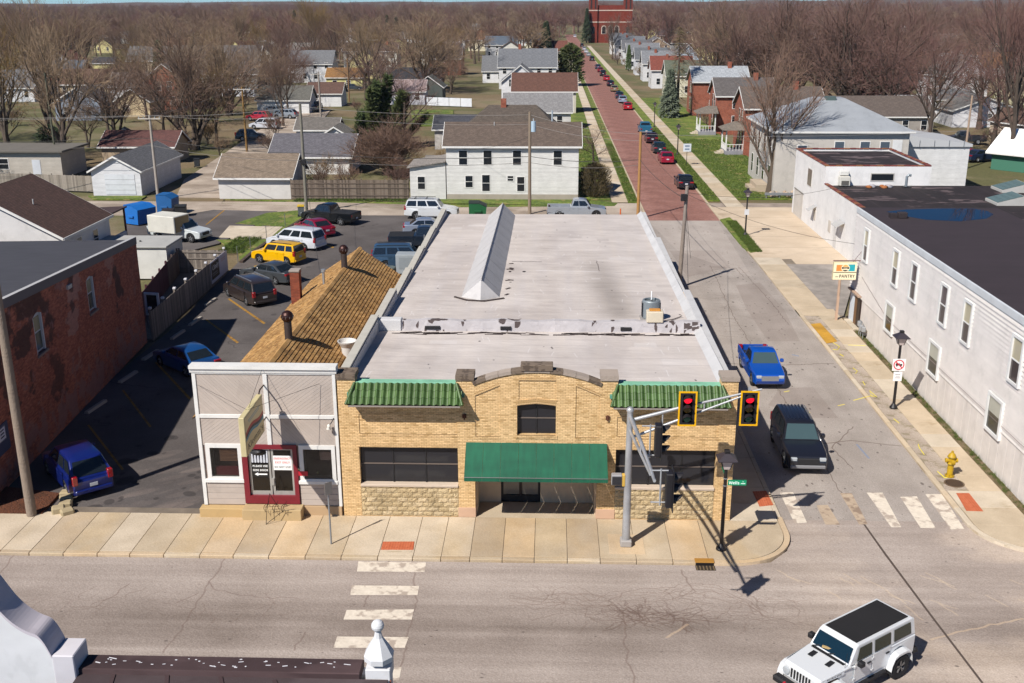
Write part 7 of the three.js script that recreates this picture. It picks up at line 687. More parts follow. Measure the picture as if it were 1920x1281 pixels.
{ const gm = mat('#0c7a55', 0.45), tx = texCv(512, 150, 1, 1, (c, w, h) => { c.fillStyle = '#0c8a60'; c.fillRect(0, 0, w, h); c.fillStyle = '#e8f4ee'; c.font = 'bold 118px sans-serif'; c.fillText('Wells', 22, h * 0.8, w * 0.58); c.font = 'bold 40px sans-serif'; c.fillText('St', w * 0.78, h * 0.36); c.fillRect(w * 0.7, h * 0.58, w * 0.24, h * 0.14); }); const s = part(lc, 'street_name_sign'); G().box(0.1, 0.78, 2.68, 2.9, -0.015, 0.015).mesh('blade', gm, s); for (const z of [0.017, -0.017]) G().quad([z > 0 ? 0.1 : 0.78, 2.69, z], [z > 0 ? 0.78 : 0.1, 2.69, z], [z > 0 ? 0.78 : 0.1, 2.89, z], [z > 0 ? 0.1 : 0.78, 2.89, z], [[0, 0], [1, 0], [1, 1], [0, 1]]).mesh('lettering', mat('#ffffff', 0.4, { map: tx }), s); const s2 = part(lc, 'street_name_sign'); G().box(-0.015, 0.015, 3.0, 3.22, -0.85, -0.08).mesh('blade', gm, s2); for (const y of [2.66, 2.95]) G().cyl(0, y, y + 0.03, 0, 0.085, 0.085, 10).mesh('clamp', M_galv, lc); }
const lr = lampPost('black street lamp with no truck sign by pink wall', 17.74, -12.65, 4.1);
{ const tx = texCv(256, 256, 1, 1, (c, w, h) => { c.fillStyle = '#e9e4e2'; c.fillRect(0, 0, w, h); c.fillStyle = '#1b1b1e'; c.fillRect(62, 96, 84, 48); c.fillRect(150, 108, 42, 38); c.beginPath(); c.arc(88, 152, 15, 0, 7); c.arc(168, 152, 15, 0, 7); c.fill(); c.strokeStyle = '#c01430'; c.lineWidth = 22; c.beginPath(); c.arc(128, 128, 98, 0, 7); c.stroke(); c.beginPath(); c.moveTo(62, 62); c.lineTo(194, 194); c.stroke(); }), t2 = texCv(192, 256, 1, 1, (c, w, h) => { c.fillStyle = '#e6e2e0'; c.fillRect(0, 0, w, h); c.fillStyle = '#77727a'; c.fillRect(40, 70, w - 80, 16); c.fillRect(52, 118, w - 104, 12); c.fillRect(40, 160, w - 80, 16); });
const s = part(lr, 'no_truck_sign'); G().box(-0.32, 0.32, 2.05, 2.69, 0.08, 0.095).mesh('plate', M_galv, s); G().quad([-0.32, 2.05, 0.097], [0.32, 2.05, 0.097], [0.32, 2.69, 0.097], [-0.32, 2.69, 0.097], [[0, 0], [1, 0], [1, 1], [0, 1]]).mesh('print', mat('#ffffff', 0.5, { map: tx }), s); const s2 = part(lr, 'notice_plate'); G().box(-0.22, 0.22, 1.5, 2.0, 0.08, 0.095).mesh('plate', M_galv, s2); G().quad([-0.22, 1.5, 0.097], [0.22, 1.5, 0.097], [0.22, 2.0, 0.097], [-0.22, 2.0, 0.097], [[0, 0], [1, 0], [1, 1], [0, 1]]).mesh('print', mat('#ffffff', 0.5, { map: t2 }), s2); }
const lf = lampPost('black street lamp in the grass strip by the concrete yard', 17.6, -55.05, 4.15); G().box(-0.2, 0.2, 1.85, 2.35, 0.07, 0.09).mesh('sign_plate', worn('#d5d5d8', 0.6), lf);
lampPost('black street lamp on the lawn of the first brick house', 17.6, -108, 4.1); lampPost('black street lamp far up the brick street verge', 17.6, -142, 4.1);
{ const s = thing('sign_post', 'white square parking sign on thin post by brick street', 'sign', [17.6, 0, -97.9]); G().cyl(0, -0.1, 2.6, 0, 0.035, 0.035, 6).mesh('post', M_black, s); G().box(-0.5, 0.5, 1.75, 2.75, 0.03, 0.05).mesh('plate', worn('#d3dbe4', 0.5), s); G().box(-0.3, 0.3, 1.95, 2.15, 0.05, 0.056).box(-0.3, 0.3, 2.35, 2.55, 0.05, 0.056).mesh('legend', worn('#7b8ba0', 0.6), s); }
{ const s = thing('sign_post', 'thin galvanised sign post seen edge on before the shops', 'sign', [-8.28, 0, 2.39]); G().cyl(0, 0, 2.6, 0, 0.035, 0.035, 6).mesh('post', M_galv, s); G().at(0, 0, 0, 0.75).box(-0.16, 0.16, 2.1, 2.62, 0.03, 0.045).off().mesh('plate', worn('#8e8a86', 0.6), s); }
// hydrant, covers, drain
{ const h = thing('fire_hydrant', 'yellow fire hydrant standing by the east kerb', 'hydrant', [17.66, 0, -4.45]), y = mat('#c9a21a', 0.5, { map: T_grit }); G().lathe([[0.2, 0], [0.2, 0.06], [0.13, 0.08], [0.13, 0.55], [0.17, 0.58], [0.17, 0.63], [0.13, 0.66], [0.135, 0.86], [0.18, 0.9], [0.18, 0.95], [0.13, 1.05], [0.06, 1.12], [0.05, 1.2], [0, 1.2]], 14).mesh('barrel', y, h); for (const a of [0, Math.PI / 2, -Math.PI / 2]) G().at(0, 0.76, 0, a, Math.PI / 2).lathe([[0.08, 0.1], [0.08, 0.2], [0.1, 0.2], [0.1, 0.26], [0.03, 0.28], [0, 0.28]], 10).mesh('outlet', y, h); G().lathe([[0.185, 0.9], [0.19, 0.93], [0.185, 0.95]], 14).lathe([[0.175, 0.58], [0.18, 0.61], [0.175, 0.63]], 14).mesh('flange', mat('#8a7420', 0.6), h); for (let k = 0; k < 6; k++) G().cyl(Math.cos(k) * 0.165, 0.06, 0.09, Math.sin(k) * 0.165, 0.018, 0.018, 6).mesh('bolt', M_black, h); }
{ const m = thing('manhole_cover', 'round brown iron cover near the hydrant', 'manhole cover', [17.62, 0, -3.75]); G().lathe([[0.36, -0.05], [0.36, 0.004], [0.34, 0.012], [0, 0.012]], 22).mesh('lid', mat('#4a3726', 0.75, { map: T_grit }), m); G().lathe([[0.42, -0.05], [0.42, 0.002], [0.37, 0.004]], 22).mesh('ring', mat('#5e4a36', 0.8), m); for (let k = -2; k <= 2; k++) G().box(-0.25, 0.25, 0.012, 0.018, k * 0.11 - 0.02, k * 0.11 + 0.02).mesh('ridge', mat('#4a3726', 0.75), m); }
{ const d = thing('storm_drain', 'rusty yellow kerb drain with grate at the corner', 'drain', [5.9, 0, 3.36]); G().box(-0.36, 0.36, -0.02, 0.03, -0.24, 0.06, 0.015).mesh('hood', worn('#a8772c', 0.8), d); G().box(-0.34, 0.34, -0.13, -0.02, 0.02, 0.045).mesh('mouth', M_black, d); G().prism(rectP(-0.36, 0.36, -0.5, -0.06).map(([x, z]) => [x, z]), -0.01, 0.0); const gr = mat('#4e4433', 0.9, { map: T_grav }); G().box(-0.36, 0.36, RY - 0.02, RY + 0.008, 0.07, 0.42).mesh('grate_bed', gr, d); for (let k = 0; k < 6; k++) G().box(-0.34 + k * 0.125, -0.3 + k * 0.125, RY, RY + 0.014, 0.09, 0.4).mesh('grate_bar', mat('#6b5a42', 0.8), d); }
// sprayed utility marks on the gravel verge
for (const q of [[[17.46,-23.64],[17.63,-22.8],[17.34,-22.18],[17.11,-22.28]], [[17.29,-21.37],[17.4,-20.98]], [[17.39,-18.88],[17.48,-18.33],[17.27,-17.97]], [[17.31,-16.65],[17.26,-16.06]], [[16.73,-14.17],[17.13,-14.41],[17.25,-15.23],[17.37,-14.18],[17.13,-14.41]], [[17.31,-11.18],[17.4,-10.62]], [[17.47,-7.97],[17.38,-7.53],[17.35,-6.8]], [[17.32,-4.94],[17.41,-4.28],[17.71,-4.4]], [[18.23,-23.13],[19.26,-23.05]]]) G().tube(q.map(([x, z]) => [x, -0.008, z]), 0.022, 4).mesh('spray_mark', mat('#d8c83a', 0.9), walkE);
// ---------- utility poles and wires ----------
function pole(label, x, z, h, o = {}) { const t = thing('utility_pole', label, 'utility pole', [x, -0.12, z], 0, 'wooden utility poles'), m = mat(o.c || '#7d6a58', 0.95, { map: T_worn, bumpMap: grainBump, bumpScale: 0.02 }), l = o.lean || [0, 0]; G().tube([[0, 0, 0], [l[0] * 0.5, h / 2, l[1] * 0.5], [l[0], h, l[1]]], [o.r || 0.17, (o.r || 0.17) * 0.88, (o.r || 0.17) * 0.75], 10).mesh('shaft', m, t); if (o.arm) { const y = h - 0.35; const a = G().at(l[0], y, l[1], o.turn || 0).box(-1.2, 1.2, -0.06, 0.06, 0.12, 0.22).off().mesh('cross_arm', worn('#b9b1a6', 0.9), t); for (const q of [-1.1, -0.6, 0.6, 1.1]) { const g = G().at(l[0], y, l[1], o.turn || 0); g.cyl(q, 0.06, 0.22, 0.17, 0.04, 0.05, 8).off().mesh('insulator', worn('#9aa7ad', 0.3), a); } } if (o.can) { const c = part(t, 'transformer'); G().cyl(0.35, h - 1.9, h - 0.9, 0, 0.24, 0.24, 14).mesh('tank', mat('#9fb3c2', 0.45), c); G().cyl(0.35, h - 0.9, h - 0.65, 0.0, 0.04, 0.05, 6).mesh('bushing', worn('#b9c2c6', 0.3), c); G().box(0.1, 0.25, h - 1.6, h - 1.2, -0.05, 0.05).mesh('bracket', M_galv, c); } if (o.gear) { G().box(-0.2, 0.26, h * o.gear, h * o.gear + 0.5, 0.1, 0.34, 0.04).mesh('junction_box', M_black, t); } if (o.lamp) { G().tube([[0, h - 0.8, 0], [o.lamp * 0.8, h - 0.4, 0.1], [o.lamp * 1.8, h - 0.35, 0.2]], 0.035, 6).mesh('lamp_arm', M_galv, t); G().box(o.lamp * 1.6, o.lamp * 2.3, h - 0.42, h - 0.28, 0.1, 0.34, 0.04).mesh('lamp_head', M_galv, t); } return t; }
pole('thick grey wooden pole on the front pavement by red building', -20.98, 0.35, 12, { r: 0.2, c: '#8b7c6e', gear: 0.92 }); pole('grey wooden pole beside the side street, wires fanning out', 9.62, -37, 7.5, { r: 0.16, lean: [0.25, 0], can: 0, c: '#8d8178', gear: 0.86 }); pole('fresh yellow timber pole at the start of brick street', 8.65, -63, 8.35, { c: '#a87d4a', r: 0.16 }); pole('pole with grey transformer before the white house', -1.9, -65.1, 10, { can: 1, c: '#8c7c6a' }); pole('tall grey pole behind the black pickup', -24.15, -64.9, 10.8, { c: '#7f7a6e', gear: 0.46 }); pole('pole with pale cross arm beside the white garage', -42, -72.8, 8.9, { arm: 1, c: '#a39a90' });
pole('slim pole with cross arm in the far back lane', -37.51,-136.29, 9.5, { arm: 1, c: '#998f86' }); pole('yellowish pole by the red suv in the back lane', -42.97,-111.12, 9, { arm: 1, c: '#8a6a3c' }); pole('short pole with street light far behind evergreen', -42.93,-191.11, 9, { lamp: -1, c: '#8a6a48' }); pole('far pole with pale cross arm before the balcony house', -48,-257.57, 11, { arm: 1 }); pole('slim dark pole among trees at left', -62.18,-93.13, 12, { c: '#5a5a4a', r: 0.14 }); pole('pale stripped pole beside the big tree at right', 51.96,-96.07, 9, { c: '#a8907c', r: 0.15 });
function wire(label, pts, sag, r = 0.012, c = '#2b2928') { const g = G(); for (let i = 0; i < pts.length - 1; i++) { const a = pts[i], b = pts[i + 1], P = []; for (let k = 0; k <= 14; k++) { const t = k / 14; P.push([lerp(a[0], b[0], t), lerp(a[1], b[1], t) - 4 * sag * t * (1 - t), lerp(a[2], b[2], t)]); } g.tube(P, r, 4, false); } return tag(g.mesh('overhead_wire', mat(c, 0.7)), label, 'wire', 'overhead wires'); }
wire('upper overhead wire along the alley poles', [[-90, 8.6, -74], [-42.9, 8.75, -72.7], [-24.15, 10.4, -64.9], [-1.9, 9.6, -65.1], [8.65, 8, -63], [40, 8, -66]], 0.35, 0.014, '#8b8784'); wire('second overhead wire along the alley poles', [[-90, 8.3, -74], [-41.1, 8.75, -72.7], [-24.15, 9.6, -64.9], [-1.9, 8.7, -65.1], [8.65, 7.4, -63]], 0.4, 0.014, '#8b8784'); wire('thick lower cable along the alley poles', [[-90, 5.9, -74], [-42, 6.4, -72.8], [-24.15, 5.9, -64.9], [-1.9, 5.6, -65.1], [8.65, 5.6, -63], [9.85, 6.4, -37]], 0.35, 0.025, '#3a3836'); wire('lowest telephone cable along the alley', [[-90, 5.3, -74], [-42, 5.6, -72.8], [-24.15, 5.2, -64.9], [-1.9, 5.0, -65.1], [8.65, 5.1, -63]], 0.4, 0.02, '#6d6864'); wire('drooping service wire to white house wall', [[-1.9, 7.5, -65.1], [-9, 5.2, -73.2]], 0.3); wire('service wire from yellow pole to side street pole', [[8.65, 7.6, -63], [9.85, 7.1, -37]], 0.4); wire('service wire from side street pole to white garage', [[9.85, 6.9, -37], [24.2, 5.2, -50]], 0.6); wire('service wire from side street pole to pink shop', [[9.85, 6.8, -37], [19.7, 5.0, -28.9]], 0.5); wire('service wire from side street pole to the flat roof', [[9.85, 6.6, -37], [7.2, 5.4, -14]], 0.3); wire('service wire drooping over car park', [[-24.15, 6.5, -64.9], [-13.6, 4.4, -22.3]], 0.9); wire('wire in the back lane poles', [[-42, 8.6, -72.8], [-45.5, 9, -125], [-43, 9.2, -152]], 0.5, 0.014, '#7a7672');
// guard cable of the side pole
wire('slack cable hanging down the side street pole', [[9.9, 5.6, -36.8], [10.3, 2.2, -36.5]], 0.1);
// ---------- bins ----------
function dumpster(label, x, z, ry, c, w = 1.95, d = 1.6, h = 1.5, lid) { const t = thing('dumpster', label, 'dumpster', [x, -0.08, z], ry, 'waste containers'), m = worn(c, 0.6); G().prism([[-d / 2, 0.12], [d / 2 - 0.1, 0.12], [d / 2, h - 0.35], [d / 2 * 0.2, h], [-d / 2, h]], -w / 2, w / 2).mesh('tub', m, t); for (const s of [-1, 1]) { G().box(-0.35, 0.35, 0.75, 0.93, s * w / 2, s * (w / 2 + 0.14), 0.01).mesh('fork_pocket', m, t); } const q = G().at(0, 0, 0); q.quad([d / 2 + 0.04, h - 0.32, -w / 2 - 0.03], [d / 2 * 0.2, h + 0.035, -w / 2 - 0.03], [d / 2 * 0.2, h + 0.035, w / 2 + 0.03], [d / 2 + 0.04, h - 0.32, w / 2 + 0.03]); q.quad([d / 2 * 0.2, h + 0.035, -w / 2 - 0.03], [-d / 2 - 0.03, h + 0.035, -w / 2 - 0.03], [-d / 2 - 0.03, h + 0.035, w / 2 + 0.03], [d / 2 * 0.2, h + 0.035, w / 2 + 0.03]); q.mesh('lid', lid || m, t); for (let k = 0; k < 4; k++) G().box(k < 2 ? -d / 2 + 0.05 : d / 2 - 0.25, k < 2 ? -d / 2 + 0.2 : d / 2 - 0.1, 0, 0.12, (k % 2 ? 1 : -1) * (w / 2 - 0.15) - 0.04, (k % 2 ? 1 : -1) * (w / 2 - 0.15) + 0.04).mesh('caster', M_black, t); G().box(-0.02, 0.02, 0.3, 0.6, w / 2 + 0.001, w / 2 + 0.006).mesh('seam', m, t); return t; }
dumpster('bright blue dumpster nearer the brown porch roof', -38.9, -59.6, -0.5, '#1268b8', 2.2, 1.9, 1.85); dumpster('blue dumpster behind the first blue one', -37.9, -64.4, -0.1, '#155a96', 1.7, 1.6, 2); dumpster('green dumpster beside the large white suv', -6.9, -62.9, 0.06, '#0c5a30', 1.9, 1.7, 1.55, mat('#1f2a24', 0.6));
function bin(label, x, z, c, lid, w = 0.6) { const t = thing('wheelie_bin', label, 'bin', [x, -0.08, z], 0.2, 'wheeled bins'); G().prism([[-w / 2 + 0.05, 0.08], [w / 2 - 0.05, 0.08], [w / 2, 1.0], [-w / 2, 1.0]], -w / 2, w / 2).mesh('tub', mat(c, 0.7), t); G().prism([[-w / 2 - 0.04, 1.0], [w / 2 + 0.04, 1.0], [w / 2, 1.1], [-w / 2, 1.12]], -w / 2 - 0.05, w / 2 + 0.05).mesh('lid', mat(lid, 0.6), t); for (const s of [-1, 1]) G().at(-w / 2 + 0.05, 0.1, s * w / 2, 0, Math.PI / 2).cyl(0, -0.03, 0.03, 0, 0.1, 0.1, 10).off().mesh('wheel', M_tyre, t); }
bin('dark brown square bin beside the blue dumpsters', -36.74,-61.1, '#2a211f', '#2d2624', 1.05); bin('black square bin with domed lid beside the brown bin', -36.27,-63.27, '#1d1c1d', '#26282a', 1.05); bin('grey wheeled bin with yellow lid by the tall pole', -24.38,-63.49, '#4e5358', '#c9a62c', 0.62); bin('black wheeled bin at corner of back lane', -45.26,-96.12, '#22252a', '#22252a', 0.7);
{ const c = thing('condenser_unit', 'grey round condenser on the ground behind beige shop', 'condenser', [-11.9, -0.07, -38.4]); G().lathe([[0.45, 0], [0.45, 1.0], [0.4, 1.06], [0.3, 1.06], [0.3, 1.0], [0, 1.0]], 18).mesh('casing', mat('#56605f', 0.6), c); for (let k = 0; k < 8; k++) G().lathe([[0.455, 0.12 + k * 0.1], [0.46, 0.15 + k * 0.1], [0.455, 0.18 + k * 0.1]], 18).mesh('louvre', M_dark, c); const a = thing('air_handler', 'boxy pale grey air handler behind the beige shop', 'air handler', [-10.9, -0.07, -40.2]); G().box(-0.75, 0.75, 0.2, 1.7, -0.6, 0.6, 0.03).mesh('casing', worn('#9aa1a6', 0.5), a); G().box(-0.7, 0.7, 0, 0.2, -0.5, 0.5).mesh('base', M_dark, a); G().box(-0.5, 0.5, 0.6, 1.5, 0.6, 0.62).mesh('panel', worn('#8b9297', 0.5), a); const sg = G(); sg.cyl(-8.6, -0.07, 4.6, -33, 0.04, 0.04, 6); tag(sg.mesh('standpipe', M_galv), 'thin grey standpipe beside the white parapet', 'pipe'); }
{ const b = thing('construction_marker', 'orange and white marker post behind flat roof', 'marker', [0, 0, 0]); const q = [6.89,-62.19]; b.position.set(q[0], -0.08, q[1]); G().cyl(0, 0, 1.1, 0, 0.07, 0.06, 10).mesh('tube', worn('#d8621f', 0.5), b); G().cyl(0, 0, 0.08, 0, 0.22, 0.2, 10).mesh('base', M_black, b); }
// planting bed with stones by the thick pole
{ const r = rnd(23); tag(G().plate([[-24.6, 0.25], [-20.6, 0.25], [-20.7, -1.6], [-24.4, -2.4]], -0.1, 0.05).mesh('mulch', mat('#8a5636', 1, { map: T_grav, bumpMap: grainBump, bumpScale: 0.06 })), 'orange brown leaf mulch bed beneath the thick pole', 'mulch', null, 'stuff'); const l = ['rough pale stone at the corner of the mulch bed, first', 'second rough pale stone edging the mulch bed', 'third pale stone edging the mulch bed', 'loose stone beside the driveway kerb', 'smaller loose stone beside the pavement edge']; [[-20.35, -1.5], [-20.15, -1.0], [-19.95, -0.5], [-20.0, 0.05], [-19.6, 0.15]].forEach(([x, z], i) => { const g = G().at(x, 0.08, z, r() * 0.8).box(-0.26, 0.26, -0.14, 0.13 + r() * 0.06, -0.19, 0.2, 0.06).off(); tag(g.mesh('edging_stone', worn('#a89878', 0.95)), l[i], 'stone', 'stones round the mulch bed'); }); }
// ---------- houses behind ----------
function autoWins(w, d, h, faces = 'SEW') { const o = [], st = h > 4.4 ? [0.9, 3.6] : [0.9]; for (const f of faces) { const L = f === 'S' || f === 'N' ? w : d, n = Math.max(1, Math.floor(L / 2.8)); for (const y of st) for (let i = 0; i < n; i++) o.push([f, (i + 0.5 - n / 2) * L / n, y, 0.85, 1.4]); } return o; }
const X90 = -Math.PI / 2;
{ // white farmhouse
const t = gableHouse('white_farmhouse', 'two storey white clapboard house with brown roof behind the alley', 'house', -3.9, -76.4, X90, 6.2, 14, 5.75, 1.95, clap('#dcdad6'), shingle('#6d5e54'), { eave: 0.35, wins: [['E', -5.2, 3.7, 0.85, 1.45], ['E', -2.6, 3.7, 0.85, 1.45], ['E', 0.5, 3.7, 0.85, 1.45], ['E', 4.8, 3.7, 0.85, 1.45], ['E', -4.6, 1.3, 0.75, 1.2], ['E', -2.8, 0.9, 0.8, 1.7], ['E', -0.2, 2.0, 0.6, 0.5], ['E', 0.9, 0.9, 0.75, 1.5]], vents: [[0.5, 2]] });
const rw = part(t, 'rear_wing'); G().box(-11, -3.1, -0.1, 6.0, -5.2, 6).mesh('wall', clap('#dcdad6'), rw); const h = G(), A = [-11.4, 6.0, 6.4], B = [-2.7, 6.0, 6.4], C = [-2.7, 6.0, -5.6], D = [-11.4, 6.0, -5.6], P = [-7, 9.0, 3], Q = [-7, 9.0, -2.4]; h.tri(A, B, P); h.quad(B, C, Q, P); h.tri(C, D, Q); h.quad(D, A, P, Q); h.mesh('hip_roof', shingle('#63584f'), rw); G().box(-7.2, -6.6, 8.6, 9.7, 1, 1.6).mesh('chimney', M_redB, rw); G().cyl(-4.6, 7.4, 8.6, -4.2, 0.09, 0.09, 8).mesh('flue', worn('#aab4bc', 0.5), rw);
const l = thing('white_leanto', 'low white side extension of the clapboard house with grey roof', 'extension', [-12.9, -0.1, -76]); G().prism([[-1.9, -0.1], [1.9, -0.1], [1.9, 3.9], [-1.9, 3.3]], -2.9, 2.7).mesh('wall', clap('#d9d7d3'), l); G().at(0, 3.66, 0, 0, 0, 0.155).box(-2.2, 1.98, 0, 0.12, -3.2, 3).off().mesh('roof', shingle('#9b938c'), l); win(l, 0, [-0.7, 1.1, 2.7], 0.75, 1.3);
G().box(3.105, 3.16, -0.1, 0.55, -7, 7).mesh('foundation', worn('#a39a8c', 0.95), t);
const pc = thing('side_porch', 'small pale porch behind the white extension', 'porch', [-13.2, -0.1, -84]); G().at(0, 2.7, 0, 0, 0.1).box(-1.3, 1.4, 0, 0.12, -1.8, 1.8).off().mesh('roof', shingle('#8f8881'), pc); for (const x of [-1, 0, 1]) G().box(x - 0.06, x + 0.06, 0, 2.6, 1.4, 1.52).mesh('post', M_trimW, pc); G().box(-1.3, 1.3, 0, 0.9, 1.5, 1.6).mesh('rail_panel', worn('#cdbf9f', 0.8), pc); }
gableHouse('garage', 'white block garage with tan shingled roof on the alley', 'garage', -31.7, -77.2, X90, 7, 7.8, 2.3, 1.9, worn('#cfcbc6', 0.85), shingle('#8e7d6c'), { eave: 0.4 });
gableHouse('garage', 'garage with slate grey roof behind the tan roofed garage', 'garage', -29.4, -95.2, X90, 8.4, 9.6, 2.2, 2.1, worn('#d6d4d0', 0.8), shingle('#6d6a70'), { eave: 0.5 });
gableHouse('garage', 'white garage with broad roller door and grey roof', 'garage', -47.3, -81.6, 0, 5.4, 13, 2.7, 1.5, clap('#d8d8da'), shingle('#707074'), { eave: 0.3, doors: [['S', 0.4, 3.3, 2.3, '#cfd2d6']] });
gableHouse('garage', 'long low garage with maroon roof behind white garage', 'garage', -54.4, -103, X90, 6, 9.6, 2.2, 1.6, worn('#a9957d', 0.85), shingle('#6a4540'), { eave: 0.4 });
{ const t = thing('flat_cottage', 'grey flat roofed cottage with one window at left', 'house', [-65, -0.1, -91]); G().box(-8, 6, -0.1, 3, -3.5, 3.4).mesh('wall', clap('#b9b1a6'), t); G().box(-8.4, 6.5, 3, 3.25, -3.9, 3.9, 0.03).mesh('roof', worn('#6b665f', 0.9), t); win(t, 0, [-1.2, 1, 3.4], 1.3, 1.2); G().box(2.4, 3.4, 0, 2.1, 3.36, 3.44).mesh('door', worn('#c9ccd2', 0.6), t); }
gableHouse('brick_house', 'red brick house with white gable trim among the trees', 'house', -76.5, -179, 0, 7.5, 11, 6, 2.8, M_redB, shingle('#77706d'), { wins: [['S', -1.1, 3.7, 0.95, 1.7], ['S', 1.1, 3.7, 0.95, 1.7], ['S', 1.6, 0.8, 0.95, 1.7], ['E', 0, 3.7, 0.9, 1.6]], chimneys: [[1, -2, 1.2, 0.7]] });
gableHouse('white_wing', 'white side wing of the red brick house', 'house', -84, -178, X90, 6, 8, 4.5, 2.4, clap('#d8d8da'), shingle('#807a78'), {});
gableHouse('cottage', 'small cream cottage with dark roof below the brick house', 'house', -78, -164, 0, 6.5, 8, 2.8, 2.2, worn('#cbb793', 0.8), shingle('#4d4743'), { wins: [['S', -1, 1, 0.8, 1.1]] });
gableHouse('gambrel_hall', 'large hall with steep grey roof among bare trees', 'house', -84, -236, X90, 13, 22, 3.6, 6.4, worn('#8f8a84', 0.85), shingle('#6f6a68'), { wins: autoWins(13, 22, 3.6, 'E') });
gableHouse('yellow_garage', 'pale yellow garage with tan orange roof', 'garage', -51, -232, X90, 6.5, 9, 2.7, 2, clap('#d6cf8e'), shingle('#9c7242'), { wins: [['E', 1, 1, 1, 0.9], ['E', -2.4, 1, 1, 0.9]] });
gableHouse('garage', 'long white garage with mossy grey roof by the parked cars', 'garage', -51, -169, X90, 6.5, 10, 2.6, 2.3, clap('#dedede'), shingle('#6e6c66'), {});
gableHouse('garage', 'white garage with brown roof behind the mossy one', 'garage', -46.2, -184, X90, 6, 7, 2.6, 1.9, clap('#e0e0e0'), shingle('#6a4f45'), {});
{ const t = gableHouse('stair_house', 'long white apartment house with brown roof and outside stair', 'house', -57, -310, X90, 9, 17, 5.8, 2.4, clap('#dcdad0'), shingle('#63504a'), { wins: autoWins(9, 17, 5.8, 'E'), chimneys: [[1, 3, 1, 0.8], [1, -5, 1, 0.8]] }); for (let i = 0; i < 14; i++) G().box(4.6, 5.8, i * 0.27, i * 0.27 + 0.12, -1 - i * 0.35, -0.6 - i * 0.35).mesh('stair_tread', M_trimW, t); G().tube([[5.8, 4.8, 0.2], [5.8, 0.9, -5.4]], 0.07, 5).mesh('handrail', M_trimW, t); }
gableHouse('garage', 'long dark roofed shed before the tall bare tree', 'shed', -33.6, -231, X90, 7, 13, 2.4, 2.4, worn('#4d5560', 0.8), shingle('#34363c'), {});
gableHouse('pink_cottage', 'small pink roofed cottage behind the evergreen tree', 'house', -30.5, -188, X90, 6, 9, 2.7, 2, clap('#d8d6dc'), shingle('#b09a98'), { wins: autoWins(6, 9, 2.7, 'E') });
gableHouse('cottage', 'grey green cottage with open porch beside pink cottage', 'house', -26, -196, 0, 6, 7, 3, 2.2, worn('#4e5450', 0.8), shingle('#62665f'), {});
gableHouse('shed', 'white lean shed under the evergreen tree', 'shed', -34.5, -121, X90, 5, 6, 2.3, 1.4, clap('#dcdcde'), shingle('#77716c'), {}); gableHouse('shed', 'narrow white shed nearest the evergreen tree', 'shed', -30, -112, 0, 4.5, 5, 2.2, 1.4, clap('#dadadc'), shingle('#8a8580'), {});
gableHouse('garden_shed', 'tiny pale grey garden shed on the lawn', 'shed', -63.5, -119, 0.3, 2.2, 2.4, 1.7, 0.7, clap('#aeb0b8'), shingle('#4a4c52'), { eave: 0.15 });
gableHouse('blue_porch_house', 'grey blue house with screened porch among bare trees', 'house', -86, -158, 0.1, 8, 9, 3.2, 2.4, clap('#8f9bab'), shingle('#6b6a6c'), { wins: autoWins(8, 9, 3.2, 'SE') });
// west side of the brick street
gableHouse('grey_gable_house', 'white house with broad grey hipped gables by brick street', 'house', -5.5, -233, X90, 11, 14, 5.2, 4, clap('#dcdcdc'), shingle('#7b7d82'), { wins: autoWins(11, 14, 5.2, 'SE'), chimneys: [[0, 2, 1.2, 0.7]] });
gableHouse('white_gable_house', 'white front gabled house with pale grey roof by brick street', 'house', -6, -190, 0, 8, 9, 4.6, 3.2, clap('#e0e0e2'), shingle('#8e8e90'), { wins: autoWins(8, 9, 4.6, 'SE') }); gableHouse('brown_ridge_house', 'house with brown ridge roof before the white gable', 'house', -1, -170, X90, 8, 12, 4.2, 3, clap('#c9c2b4'), shingle('#6e4c40'), { wins: autoWins(8, 12, 4.2, 'SE') });
gableHouse('grey_annex', 'low slate roofed annex left of the brown ridge house', 'house', -12.5, -118, X90, 7, 8, 2.8, 1.6, clap('#b9b4ae'), shingle('#4c4d55'), {}); gableHouse('grey_roof_house', 'low pale grey roofed house just behind the farmhouse', 'house', -2, -142, X90, 8, 11, 3, 2.6, clap('#cfccc8'), shingle('#918f8f'), { wins: autoWins(8, 11, 3, 'E') });
